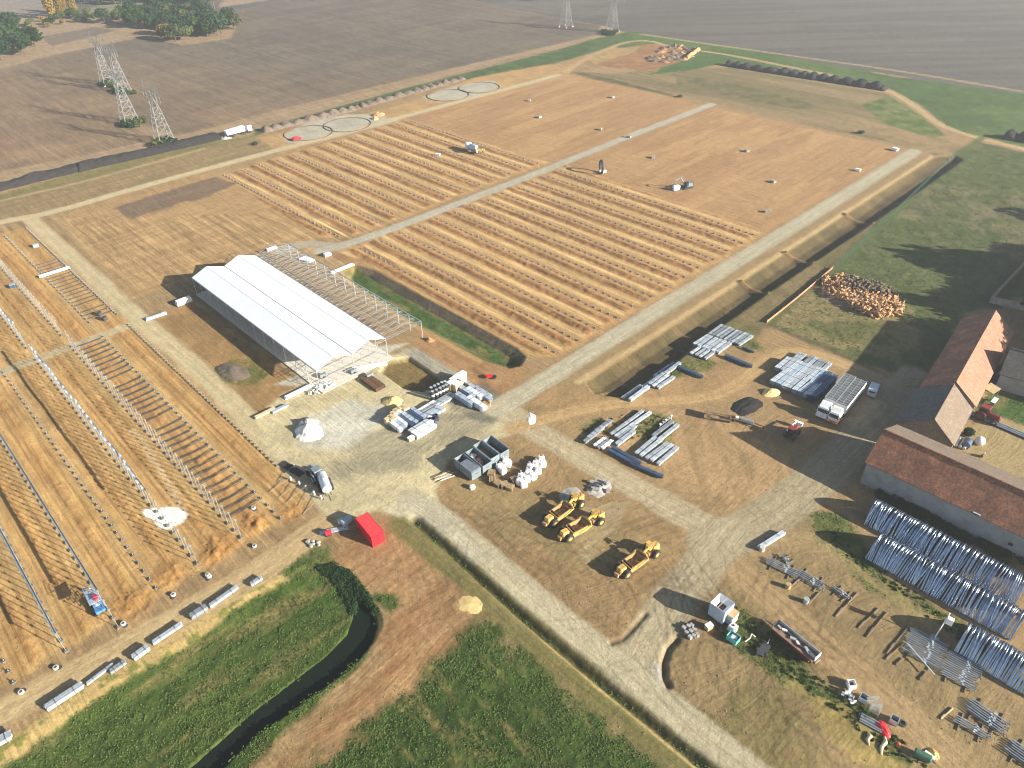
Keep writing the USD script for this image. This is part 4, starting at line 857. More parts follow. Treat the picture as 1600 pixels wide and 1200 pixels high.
def tree_label(k, where, px, py, pts, i):
    xs = sorted(p[0] for p in pts); q = xs.index(px) / max(1, len(xs) - 1); ys = sorted(p[1] for p in pts); r = ys.index(py) / max(1, len(ys) - 1)
    return f"{KT[k][1]} tree, {('far left', 'left', 'middle', 'right', 'far right')[min(4, int(q * 5))]} {('back', 'mid', 'front')[min(2, int(r * 3))]}, {where}"
def grove(pts, kinds, where, grp, tall=1.0):
    for i, (px, py) in enumerate(pts):
        k = kinds[i % len(kinds)]; v = rt_.randrange(len(KT[k][2]))
        copies(f'tree {k}{v}', 'tree', KT[k][2][v], tree_label(k, where, px, py, pts, i), 'tree', gz(px, py), rt_.random() * 6.28, f'{KT[k][1]} trees, {grp}', sc=tall * rt_.uniform(.8, 1.25))
def scatter(poly, n, seed):
    r_ = random.Random(seed); q = np.array(poly); lo, hi = q.min(0), q.max(0); out = []
    P = [tuple(p) for p in poly]
    while len(out) < n:
        x, y = r_.uniform(lo[0], hi[0]), r_.uniform(lo[1], hi[1]); c = False
        for i in range(len(P)):
            a, b = P[i], P[(i + 1) % len(P)]
            if (a[1] > y) != (b[1] > y) and x < (b[0] - a[0]) * (y - a[1]) / (b[1] - a[1]) + a[0]: c = not c
        if c: out.append((x, y))
    return sorted(out, key=lambda p: p[1])
grove(scatter([(160, 38), (200, 22), (280, 18), (345, 30), (370, 46), (355, 54), (290, 66), (262, 62), (225, 46)], 52, 1), ['oak', 'ash', 'oak', 'lime', 'ash', 'oak', 'oak', 'ash'], 'in the wood at the top left', 'wood at the top left')
grove([(258, 62), (275, 65), (296, 62), (310, 56), (330, 54), (345, 50), (366, 45)], ['gold', 'ash', 'ash', 'ash', 'lime', 'ash', 'ash'], 'at the sunny front of the top left wood', 'front of the top left wood')
grove([(280, 14), (300, 8), (320, 4), (312, 16), (335, 14), (290, 2)], ['oak'], 'tallest in the top left wood', 'tall crowns of the top left wood', 1.35)
grove(scatter([(-60, 98), (-60, 55), (0, 42), (40, 48), (55, 66), (62, 80), (30, 88), (0, 96)], 26, 2), ['oak', 'lime', 'oak', 'oak', 'lime'], 'in the copse at the left edge', 'copse at the left edge')
grove([(84, 30), (97, 27), (104, 24), (117, 22)], ['poplar'], 'with a slim crown behind the hedge', 'row of four poplars')
grove(scatter([(40, 44), (50, 34), (150, 22), (152, 32), (80, 44)], 20, 3), ['ash', 'ash', 'lime', 'ash', 'gold'], 'in the low hedge under the poplars', 'low hedge', .55)
grove(scatter([(120, 8), (150, -4), (230, -8), (300, -12), (330, -4), (250, 4), (210, 8)], 26, 5), ['ash', 'lime', 'ash', 'oak'], 'in the far belt at the top edge', 'far belt at the top edge', .9)
grove([(500, -4), (830, -2), (836, 1)], ['oak'], 'alone in the far field at the top edge', 'lone far trees', .5)
# the tall trees just right of the frame whose shade falls on the rough meadow
def byshadow(px, py, h):
    p = g(px, py); L = h / math.tan(SUN_EL)
    return p + np.array([math.sin(SUN_AZ) * L, math.cos(SUN_AZ) * L, 0])
def shade_tree(px, py, h, key, k):
    bld = KT[k][2][0]; base = {'poplar': 21, 'oak': 13, 'lime': 10}[k]
    p = byshadow(px, py, h)
    copies(f'tree {k}0', 'tree', bld, f'tall {KT[k][1]} tree beside the farmhouse at the right edge', 'tree', (p[0], p[1], 0), rt_.random() * 6, 'trees by the farmhouse', sc=h / base)
for a in ((1395, 398, 20, 1, 'oak'), (1420, 396, 17, 2, 'oak'), (1460, 404, 18, 3, 'oak'), (1505, 398, 17, 4, 'oak'), (1490, 424, 18, 5, 'oak'), (1545, 385, 14, 6, 'oak'), (1540, 415, 19, 7, 'oak'), (1520, 448, 17, 8, 'oak'), (1475, 440, 15, 9, 'oak'), (1575, 335, 12, 10, 'lime'), (1440, 455, 15, 11, 'oak'), (1410, 465, 12, 12, 'lime'), (1455, 478, 14, 13, 'oak'), (1500, 470, 15, 14, 'oak'), (1590, 400, 18, 15, 'oak'), (1372, 388, 24, 16, 'poplar'), (1480, 500, 17, 17, 'oak'), (1520, 500, 18, 18, 'oak'), (1440, 520, 15, 19, 'oak'), (1465, 545, 15, 20, 'oak'), (1520, 425, 20, 21, 'oak'), (1560, 440, 20, 22, 'oak'), (1410, 505, 14, 23, 'oak'), (1555, 400, 20, 24, 'oak')):
    shade_tree(*a)
def bush(seed, leaf, n=260, r=1.4, size=.28):
    def build(t):
        rng = np.random.default_rng(seed)
        cs = [(rng.normal() * r * .5, rng.normal() * r * .5, r * .45) for _ in range(6)]
        part(t, 'foliage', leaves(cs, [r * .55] * 6, n, size, rng, .8), M[leaf])
        part(t, 'stem', J(*[rod((0, 0, -.1), c, .04, 4, .02) for c in cs]), M['bark'])
    return build
BU = [('bush a', bush(11, 'leaf_dark')), ('bush b', bush(12, 'leaf_olive')), ('bush c', bush(13, 'leaf_green')), ('bush r', bush(14, 'leaf_reed', 420, 1.3, .24))]
def bushes(pts, which, label, grp, s0=.8, s1=1.3, cat='bush', name='bush'):
    for i, (px, py) in enumerate(pts):
        k, b = BU[which[i % len(which)]]
        copies(k, name, b, label, cat, gz(px, py), rt_.random() * 6, grp, sc=rt_.uniform(s0, s1))
for (px, py), n_, lb in (((258, 226), 9, 'under the largest pylon'), ((205, 195), 10, 'under the second pylon'), ((195, 146), 8, 'under the distant pylon'), ((170, 134), 6, 'under the farthest left pylon'), ((955, 54), 8, 'under the corner pylon')):
    bushes([(px + rt_.uniform(-13, 13), py + rt_.uniform(-4, 3)) for _ in range(n_)], [0, 1, 0], 'dark scrub bush ' + lb, 'scrub ' + lb, 1.2, 2.0)
bushes(scatter([(1352, 765), (1420, 790), (1500, 830), (1590, 872), (1610, 890), (1500, 845), (1400, 800), (1350, 778)], 34, 8), [0, 3, 2], 'dark bramble bush along the wall of the long barn', 'brambles along the barn wall', .7, 1.2)
bushes([(400, 226), (1062, 152), (1345, 208)], [0, 1], 'lone weedy bush at the edge of the bare fields', 'lone bushes', .6, 1.2)
# ------------------------------------------------------------------ machines and containers
def scraper(t):
    Y, D = M['yellow_paint'], M['yellow_dirty']
    # bowl, open above
    part(t, 'bowl', J(bx(-.4, 1.35, 1.35, 4.0, .18, 1.5), bx(-.4, -1.35, 1.35, 4.0, .18, 1.5), bx(-.4, 0, .62, 4.0, 2.6, .15), turn(bx(0, 0, 0, .16, 2.5, 1.7), [0, 1, 0], -.35)[0:2] if False else bx(-2.35, 0, 1.4, .16, 2.6, 1.6)), D)
    part(t, 'bowl_side', bx(-.3, -1.5, 1.75, 4.6, .12, .5), Y); part(t, 'bowl_side', bx(-.3, 1.5, 1.75, 4.6, .12, .5), Y)
    part(t, 'apron', hexa([(1.6, -1.3, .5), (2.1, -1.3, .5), (2.1, 1.3, .5), (1.6, 1.3, .5)], [(1.9, -1.3, 1.7), (2.2, -1.3, 1.7), (2.2, 1.3, 1.7), (1.9, 1.3, 1.7)]), D)
    part(t, 'ejector', bx(-1.7, 0, 1.5, .2, 2.4, 1.5), M['rust'])
    # draft arms and gooseneck
    for s in (-1, 1): part(t, 'draft_arm', J(rod((-.6, s * 1.72, 1.5), (2.4, s * 1.72, 1.9), .16, 6), rod((2.4, s * 1.72, 1.9), (2.8, s * .5, 2.2), .18, 6)), Y)
    part(t, 'gooseneck', J(rod((2.7, -.9, 2.15), (2.7, .9, 2.15), .26, 6), rod((2.7, 0, 2.15), (3.7, 0, 2.75), .30, 6), rod((3.7, 0, 2.75), (4.4, 0, 2.1), .30, 6)), Y)
    # front tractor
    part(t, 'front_frame', cbx(5.3, 0, 1.15, 3.4, 1.5, .7, .1), D)
    part(t, 'hood', cbx(6.1, 0, 1.95, 1.9, 1.6, 1.1, .22), Y)
    part(t, 'cab', J(bx(4.75, .35, 2.1, .9, 1.3, .9), bx(4.75, .35, 3.35, 1.1, 1.4, .1), *[rod((4.75 + a, .35 + b, 2.5), (4.75 + a, .35 + b, 3.3), .05) for a in (-.42, .42) for b in (-.6, .6)]), Y)
    part(t, 'exhaust', rod((5.9, -.4, 2.4), (5.9, -.4, 3.6), .08, 6), M['steel_dark'])
    part(t, 'radiator_grille', bx(7.08, 0, 1.85, .06, 1.3, .8), M['steel_dark'])
    # rear engine
    part(t, 'rear_frame', cbx(-3.5, 0, 1.2, 2.4, 1.5, .6, .1), D)
    part(t, 'engine_housing', cbx(-3.7, 0, 1.95, 1.8, 1.5, 1.0, .2), Y)
    part(t, 'push_block', bx(-5.0, 0, 1.0, .5, 1.1, .9), D)
    for x in (5.3, -3.3):
        for s in (-1, 1):
            w = part(t, 'wheel', wheel(x, s * 1.35, 1.05, .75, 16), M['rubber']); part(w, 'rim', disc(x, s * 1.38, 1.05, .55, .7, 10), Y)
for k, ((px, py), lb) in enumerate((((876, 806), 'nearest the grey rubble heap'), ((903, 830), 'half in the shade of its neighbour'), ((990, 884), 'parked apart from the other two'))):
    copies('scraper', 'motor_scraper', scraper, 'dusty yellow motor scraper with an open bowl, ' + lb, 'scraper', gz(px, py), heading(ab(66.4, -60), ab(75, -58.8)) + (.10, -.06, .02)[k], 'parked yellow scrapers', sc=.82)

def skip(kind):
    def build(t):
        G = M['grey_paint']
        L_, W_, H_ = 5.6, 2.3, 2.1
        part(t, 'floor', bx(0, 0, .28, L_, W_, .1), M['rust'])
        for s in (-1, 1):
            part(t, 'side_wall', bx(0, s * W_ / 2, H_ / 2 + .25, L_, .07, H_), G)
            for k in range(8): part(t, 'rib', bx(-2.45 + k * .7, s * (W_ / 2 + .07), H_ / 2 + .25, .1, .1, H_ - .1), G)
            part(t, 'top_rail', bx(0, s * W_ / 2, H_ + .28, L_ + .1, .14, .1), G)
        part(t, 'back_wall', bx(-L_ / 2, 0, H_ / 2 + .25, .08, W_, H_), G); part(t, 'front_wall', bx(L_ / 2, 0, H_ / 2 + .25, .08, W_, H_), G)
        for s in (-1, 1): part(t, 'runner', bx(0, s * .55, .14, L_, .16, .2), M['steel_dark'])
        part(t, 'hook', rod((L_ / 2 + .1, -.3, 1.6), (L_ / 2 + .1, .3, 1.6), .05, 6), M['steel_dark'])
        r_ = random.Random(kind)
        if kind == 1:
            for k in range(14): part(t, 'rubbish', bx(r_.uniform(-2.2, 1.2), r_.uniform(-.8, .8), .8 + r_.random() * .5, r_.uniform(.4, 1.3), r_.uniform(.3, .7), .3, r_.random() * 3), M[('white_bag', 'orange_paint', 'wood', 'white_bag')[k % 4]])
        elif kind == 2:
            part(t, 'load', lumps(cbx(0, 0, .75, 5.2, 2.1, .8, .2), .3, 1.2), M['wood_old'])
        elif kind == 3:
            part(t, 'cover', hexa([(-1.2, -1.1, 1.6), (2.7, -1.1, 1.9), (2.7, 1.1, 1.9), (-1.2, 1.1, 1.6)], [(-1.2, -1.1, 2.15), (2.7, -1.1, 2.45), (2.7, 1.1, 2.45), (-1.2, 1.1, 2.15)]), M['galvanised_dull'])
    return build
SK = heading(g(727, 711), g(757, 735))
for k, ((px, py), lb) in enumerate((((731, 737), 'with a raised lid, nearest the gravel yard'), ((748, 727), 'with white and orange rubbish in it'), ((760, 716), 'with a dark timber load'), ((775, 708), 'empty, farthest from the gravel yard'))):
    t = thing('skip', 'open grey steel skip ' + lb, 'skip', gz(px, py), SK, 'grey steel skips'); skip((3, 1, 2, 0)[k])(t)

def bag(t):
    v, f = cbx(0, 0, .55, 1.05, 1.05, 1.1, .16); s = trimesh.Trimesh(v, f).subdivide().subdivide(); v = np.array(s.vertices)
    v[:, :2] *= (1 + .16 * np.sin(np.clip(v[:, 2:3] / 1.1, 0, 1) * math.pi)); v += (meshkit.fbm(v * 2.2, 3, 3)[:, None] - .5) * .14
    part(t, 'sack', (v, np.array(s.faces)), M['white_bag'], 40)
    for k in range(4):
        a = k * math.pi / 2 + .78; part(t, 'loop', tube([(math.cos(a) * .6, math.sin(a) * .6, 1.0), (math.cos(a) * .52, math.sin(a) * .52, 1.4), (math.cos(a + .5) * .5, math.sin(a + .5) * .5, 1.38), (math.cos(a + .5) * .58, math.sin(a + .5) * .58, 1.0)], .03, 4), M['white_bag'])
BAGS = [(846, 722), (838, 728), (841, 739), (833, 748), (826, 742), (823, 752), (812, 756), (818, 760), (829, 733), (848, 728), (815, 748), (790, 725), (786, 739), (794, 728), (781, 733)]
for k, (px, py) in enumerate(BAGS):
    copies('bag', 'big_bag', bag, ('white bulk bag in the double row beside the grey skips' if k < 11 else 'white bulk bag on the pallets between skips and bag row'), 'bulk bag', gz(px, py), k * .7, 'white bulk bags' if k < 11 else 'bulk bags on pallets', sc=1.15)
def pallet(n, m_='wood', crate=False):
    def build(t):
        for i in range(n):
            z = i * .15
            for y in (-.5, 0, .5): part(t, 'bearer', bx(0, y, z + .05, 1.2, .1, .09), M['wood_old'])
            for k in range(5): part(t, 'slat', bx(-.5 + k * .25, 0, z + .115, .14, 1.2, .025), M['wood'])
    return build
for k, (px, py) in enumerate(((770, 752), (778, 758), (788, 760), (797, 764), (804, 752), (768, 742))):
    copies('pallets', 'pallet_stack', pallet(5), 'stack of grey pallets in the shade beside the bulk bags', 'pallets', gz(px, py), k * .9, 'pallet stacks by the bulk bags', sc=1.2)
t = thing('tarpaulin_roll', 'white tarpaulin bale lying apart in front of the skips', 'bale', gz(738, 763), .4); part(t, 'bale', lumps(cbx(0, 0, .4, 1.1, .9, .8, .2), .2, 1), M['white_bag'])
t = thing('timber_pile', 'small pile of planks and white plastic left of the skips', 'pile', gz(694, 745), ANG_A - .2)
r_ = random.Random(6)
for k in range(12): part(t, 'plank', bx(r_.uniform(-.4, .4), -1 + k * .18, .1 + r_.random() * .25, r_.uniform(2, 4), .16, .08, r_.uniform(-.2, .2)), M['wood' if k % 4 else 'white_paint'])

# red container and the things in its shade
t = thing('shipping_container', 'bright red steel shipping container beside the dirt road', 'container', gz(580, 835), heading(ab(42.9, -85.4), ab(42.3, -80.2)))
L_, W_, H_ = 6.06, 2.44, 2.6
def corrug(n, L_, H_, depth, flip=1):
    xs, ds = [], []
    for k in range(n + 1):
        x = -L_ / 2 + L_ * k / n
        for dx, d in ((0, 0), (.25, 0), (.35, depth), (.75, depth), (.85, 0)):
            xx = x + dx * L_ / n
            if xx <= L_ / 2: xs.append(xx); ds.append(d)
    v = np.array([[x, d * flip, z] for x, d in zip(xs, ds) for z in (0, H_)] + [[x, d * flip - .04 * flip, z] for x, d in zip(xs, ds) for z in (0, H_)]); n2 = len(xs) * 2
    f = []
    for k in range(len(xs) - 1):
        a = k * 2; q = [[a, a + 2, a + 3], [a, a + 3, a + 1]]; f += [r if flip < 0 else r[::-1] for r in q] + [[i + n2 for i in (r[::-1] if flip < 0 else r)] for r in q]
        f += [[a + 1, a + 3, a + 3 + n2], [a + 1, a + 3 + n2, a + 1 + n2]]
    return v, np.array(f)
for s in (-1, 1): part(t, 'side_wall', move(corrug(20, L_ - .2, H_ - .25, -.04, s), (0, s * W_ / 2, .15)), M['red_paint'])
v, f = corrug(24, L_ - .16, W_ - .1, .025, 1)
part(t, 'roof', (np.c_[v[:, 0], v[:, 2] - (W_ - .1) / 2, H_ - .03 + v[:, 1]], f), M['red_paint'])
part(t, 'end_wall', bx(-L_ / 2 + .05, 0, H_ / 2, .08, W_ - .1, H_ - .2), M['red_paint'])
for s in (-1, 1):
    d = part(t, 'door', bx(L_ / 2 - .04, s * W_ / 4, H_ / 2, .07, W_ / 2 - .06, H_ - .2), M['red_paint'])
    for q in (.25, .75): part(d, 'lock_rod', rod((L_ / 2 + .03, s * W_ / 2 * q, .2), (L_ / 2 + .03, s * W_ / 2 * q, H_ - .15), .025, 6), M['red_paint'])
part(t, 'frame', J(*[bx(sx * (L_ / 2 - .06), sy * (W_ / 2 - .03), H_ / 2, .14, .12, H_) for sx in (-1, 1) for sy in (-1, 1)], *[bx(0, sy * (W_ / 2 - .03), z, L_, .1, .14) for sy in (-1, 1) for z in (.08, H_ - .06)]), M['red_paint'])
t = thing('generator', 'pale blue generator standing in the shade of the red container', 'generator', gz(542, 818), .9)
part(t, 'housing', cbx(0, 0, .75, 2.0, 1.1, 1.1, .12), M['pale_blue']); part(t, 'base', bx(0, 0, .12, 2.1, 1.2, .16), M['steel_dark']); part(t, 'panel', bx(1.02, 0, .8, .05, .7, .6), M['white_paint']); part(t, 'exhaust', rod((-.5, 0, 1.25), (-.5, 0, 1.6), .05, 6), M['steel_dark'])
t = thing('toolbox', 'white site tool chest beside the pale blue generator', 'chest', gz(533, 817), .5); part(t, 'chest', cbx(0, 0, .45, 1.1, .7, .8, .06), M['white_paint']); part(t, 'lid', bx(0, 0, .88, 1.14, .74, .06), M['galvanised'])
t = thing('steel_sheet', 'grey steel sheet lying in front of the container shadow', 'sheet', gz(522, 829), heading(g(510, 831), g(535, 826))); part(t, 'sheet', bx(0, 0, .12, 5.2, 1.0, .12), M['galvanised']); part(t, 'edge', bx(0, .45, .2, 5.2, .08, .06), M['galvanised_dull'])
t = thing('fuel_drum', 'small red drum trailer near the dirt road', 'drum', gz(514, 836), .4); part(t, 'drum', rod((-.55, 0, .7), (.55, 0, .7), .5, 14), M['red_paint']); part(t, 'stand', bx(0, 0, .12, 1.0, .8, .24), M['steel_dark'])
t = thing('rubble_patch', 'grey spill of stones at the corner of the front road', 'stones', gz(489, 850), 0)
for k in range(14): part(t, 'stone', lumps(ico(.25 + .2 * r_.random(), 1, (1, .8, .6), (r_.uniform(-1.2, 1.2), r_.uniform(-.8, .8), .15)), .4, 2, k), M['stone'])

# lorries
def lorry(cabm, low, roofm='galvanised_dull'):
    def build(t):
        tl = 11.6
        part(t, 'trailer_body', bx(0, 0, 2.0, tl, 2.42, 2.2), M['white_paint'])
        part(t, 'trailer_roof', bx(0, 0, 3.12, tl + .02, 2.46, .05), M['roof_dark'])
        for k in range(12): part(t, 'roof_rib', bx(-tl / 2 + .3 + k * (tl - .6) / 11, 0, 3.17, .09, 2.4, .06), M['galvanised'])
        for s in (-1, 0, 1): part(t, 'roof_rail', bx(0, s * 1.2, 3.19, tl, .08, .05), M['galvanised'])
        part(t, 'chassis', J(bx(0, .45, .8, tl, .18, .25), bx(0, -.45, .8, tl, .18, .25)), M['steel_dark'])
        for x in (-4.4, -3.1, -1.8):
            for s in (-1, 1): part(t, 'wheel', wheel(x, s * 1.02, .5, .38), M['rubber'])
        x0 = tl / 2 + 2.1
        part(t, 'tractor_chassis', bx(x0 - 1.0, 0, .75, 5.2, .9, .3), M['steel_dark'])
        part(t, 'cab', J(cbx(x0 + .6, 0, 1.95, 2.1, 2.35, 2.1, .22)), M[cabm])
        part(t, 'windscreen', bx(x0 + 1.66, 0, 2.2, .05, 2.0, .85), M['glass_dark'])
        part(t, 'air_deflector', hexa([(x0 - .3, -1.0, 3.0), (x0 + 1.2, -1.0, 3.0), (x0 + 1.2, 1.0, 3.0), (x0 - .3, 1.0, 3.0)], [(x0 - .4, -1.0, 3.55), (x0 + .1, -1.0, 3.55), (x0 + .1, 1.0, 3.55), (x0 - .4, 1.0, 3.55)]), M[cabm])
        part(t, 'bumper', bx(x0 + 1.6, 0, .75, .3, 2.4, .6), M[low]); part(t, 'side_skirt', J(bx(x0 + .4, 1.18, .9, 1.8, .08, .7), bx(x0 + .4, -1.18, .9, 1.8, .08, .7)), M[low])
        for x in (x0 + .7, x0 - 2.4):
            for s in (-1, 1): part(t, 'wheel', wheel(x, s * 1.02, .5, .36), M['rubber'])
        for s in (-1, 1): part(t, 'headlight', bx(x0 + 1.77, s * .9, .85, .05, .35, .2), M['white_paint'])
        for s in (-1, 1): part(t, 'mirror', bx(x0 + 1.4, s * 1.35, 2.3, .1, .15, .6), M['steel_dark'])
    return build
mk('roof_dark', (0.13, 0.135, 0.13), .6, .2, .3, 1.2)
hL = heading(ab(144.9, -39), ab(133.1, -38.0))
for (a_, b_), cm, lw, lb in (((138.9, -39.6), 'white_paint', 'orange_paint', 'white lorry with an orange bumper and grey ribbed roof, beside its twin'), ((139.0, -42.15), 'white_paint', 'white_paint', 'all white lorry with a grey ribbed roof next to the blue bundles')):
    t = thing('lorry', lb, 'lorry', ab(a_ + .9, b_), hL); lorry(cm, lw)(t)
def van(t):
    pr = [(-2.4, .4), (2.3, .4), (2.5, .8), (2.4, 1.15), (1.5, 1.35), (.85, 2.0), (-2.35, 2.05), (-2.5, 1.2)]
    part(t, 'body', extr(pr, -.92, .92), M['pale_blue'])
    part(t, 'windscreen', hexa([(1.48, -.8, 1.40), (1.56, -.8, 1.38), (1.56, .8, 1.38), (1.48, .8, 1.40)], [(.88, -.72, 1.99), (.96, -.72, 1.98), (.96, .72, 1.98), (.88, .72, 1.99)]), M['glass_dark'])
    for s in (-1, 1): part(t, 'side_window', bx(.4, s * .93, 1.6, 1.0, .03, .45), M['glass_dark']); part(t, 'headlight', bx(2.45, s * .7, .95, .08, .3, .18), M['white_paint'])
    part(t, 'rear_window', bx(-2.44, 0, 1.55, .05, 1.3, .5), M['glass_dark'])
    for x in (1.5, -1.5):
        for s in (-1, 1): part(t, 'wheel', wheel(x, s * .82, .33, .22), M['rubber'])
t = thing('van', 'pale panel van parked behind the two lorries in the shade', 'van', g(1363, 613), heading(g(1362, 617), g(1367, 604))); van(t)
def tractor(body):
    def build(t):
        part(t, 'hood', cbx(1.2, 0, 1.45, 2.2, .85, .8, .15), M[body]); part(t, 'chassis', bx(.6, 0, .85, 3.4, .6, .5), M['steel_dark'])
        part(t, 'cab_frame', J(*[rod((-.5 + a, b, 1.2), (-.45 + a * .9, b * .9, 2.6), .05) for a in (-.65, .65) for b in (-.65, .65)]), M['steel_dark'])
        part(t, 'cab_glass', bx(-.48, 0, 1.95, 1.2, 1.2, 1.1), M['glass_dark']); part(t, 'cab_roof', cbx(-.48, 0, 2.66, 1.55, 1.5, .16, .06), M[body])
        for s in (-1, 1):
            w = part(t, 'wheel', wheel(-.7, s * .95, .9, .5, 18), M['rubber']); part(w, 'rim', disc(-.7, s * .97, .9, .5, .46, 12), M[body])
            part(t, 'wheel', wheel(1.7, s * .85, .58, .36, 16), M['rubber']); part(t, 'mudguard', tube([(-.7 + math.cos(a) * .98, s * .95, .9 + math.sin(a) * .98) for a in np.linspace(.5, 2.8, 7)], .14, 4), M[body])
        part(t, 'exhaust', rod((1.0, .3, 1.8), (1.0, .3, 2.7), .05, 6), M['steel_dark'])
    return build
t = thing('tractor', 'red tractor parked on the farm yard by the small barn', 'tractor', g(1538, 655), heading(g(1535, 652), g(1549, 658)), sc=1.15); tractor('dark_red')(t)
t = thing('tractor', 'red and white telehandler in the shade left of the lorries', 'telehandler', g(1236, 682), heading(g(1226, 690), g(1246, 668)), sc=1.0); tractor('dark_red')(t)  # body in the darker red, so the colour itself carries the shade
part(t, 'boom', J(rod((-1.2, .75, 2.0), (3.6, .75, 1.5), .16, 6), bx(3.9, .4, 1.0, .6, 1.8, .7)), M['white_paint'])
# tanker and tractor at the corner of the rows
t = thing('tanker_trailer', 'silver slurry tanker with big black tyres at the corner of the yard', 'tanker', gz(509, 763), heading(g(505, 755), g(513, 776)))
part(t, 'tank', tube([(-2.5, 0, 1.75), (-2.3, 0, 1.75), (2.3, 0, 1.75), (2.5, 0, 1.75)], [.55, .95, .95, .55], 18), M['galvanised_bright'], 40)
part(t, 'frame', J(bx(.3, .5, .8, 5.4, .16, .25), bx(.3, -.5, .8, 5.4, .16, .25), bx(3.6, 0, .75, 1.6, .2, .2)), M['steel_dark'])
for x in (-.9, .8):
    for s in (-1, 1): part(t, 'wheel', wheel(x, s * 1.15, .72, .5, 16), M['rubber'])
part(t, 'filler_dome', rod((0, 0, 2.6), (0, 0, 2.9), .35, 10), M['galvanised']); part(t, 'hose', tube([(-2.6, .3, 1.6), (-3.1, .5, 1.0), (-3.2, .2, .3), (-2.5, -.6, .2)], .08, 6), M['rubber'])
t = thing('tractor', 'grey tractor with black tyres in front of the silver tanker', 'tractor', gz(496, 748), heading(g(505, 757), g(488, 738)), sc=1.15); tractor('grey_paint')(t)
single('dark_sheet', lumps(bx(0, 0, .12, 6.0, 1.5, .2), .1, 1.0), M['rubber'], 'dark plastic sheet beside the last row of stub posts', 'sheet', loc=gz(456, 733), rz=heading(g(440, 724), g(470, 742)))  # dark slab stands in for the shadow cast behind the tractor
# white tipper lorry on the far bank
t = thing('tipper_lorry', 'white tipper lorry beside the dark soil bank', 'lorry', g(372, 211), ANG_A)
part(t, 'tipper_body', hexa([(-5.2, -1.15, 1.3), (3.2, -1.15, 1.3), (3.2, 1.15, 1.3), (-5.2, 1.15, 1.3)], [(-5.5, -1.25, 3.0), (3.4, -1.25, 3.4), (3.4, 1.25, 3.4), (-5.5, 1.25, 3.0)]), M['white_paint'])
part(t, 'chassis', bx(.2, 0, .95, 13.2, .9, .35), M['steel_dark']); part(t, 'cab', cbx(5.6, 0, 2.0, 2.1, 2.4, 2.3, .25), M['white_paint']); part(t, 'cab_stripe', bx(5.6, 0, 3.18, 1.0, 1.6, .1), M['red_paint']); part(t, 'windscreen', bx(6.67, 0, 2.3, .06, 2.0, .9), M['glass_dark'])
for x in (5.5, 2.6, -2.6, -3.8, -5.0):
    for s in (-1, 1): part(t, 'wheel', wheel(x, s * 1.02, .5, .4), M['rubber'])
single('spill', heap(3.2, 2.2, 1.0, 22, 8), M['rubble'], 'grey heap tipped behind the white tipper lorry', 'heap', loc=g(352, 216))
# lifting machine setting posts
t = thing('lifting_platform', 'blue scissor lift beside the last gutter of the left field', 'lift', gz(156, 951), heading(g(150, 935), g(160, 957)))
part(t, 'chassis', bx(0, 0, .75, 3.0, 1.5, .5), M['blue_paint'])
for x in (-1.1, 1.1):
    for s in (-1, 1): part(t, 'wheel', wheel(x, s * .8, .45, .35), M['rubber'])
ms = []
for k in range(4):
    z = 1.05 + k * .55
    for s in (-.55, .55): ms += [rod((-1.2, s, z), (1.2, s, z + .55), .06), rod((1.2, s, z), (-1.2, s, z + .55), .06)]
part(t, 'scissor', J(*ms), M['blue_paint']); part(t, 'deck', bx(0, 0, 3.33, 3.4, 1.8, .12), M['galvanised'])
part(t, 'railing', J(*[rod((sx * 1.65, sy * .85, 3.4), (sx * 1.65, sy * .85, 4.4), .035) for sx in (-1, 0, 1) for sy in (-1, 1)], *[rod((-1.65, sy * .85, z), (1.65, sy * .85, z), .03) for sy in (-1, 1) for z in (3.9, 4.4)], *[rod((sx * 1.65, -.85, z), (sx * 1.65, .85, z), .03) for sx in (-1, 1) for z in (3.9, 4.4)]), M['blue_paint'])
part(t, 'tool_crate', bx(.9, .3, 3.65, .8, .6, .5), M['red_paint']); part(t, 'battery_box', cbx(-.4, 0, 1.15, 1.2, 1.2, .5, .1), M['pale_blue'])

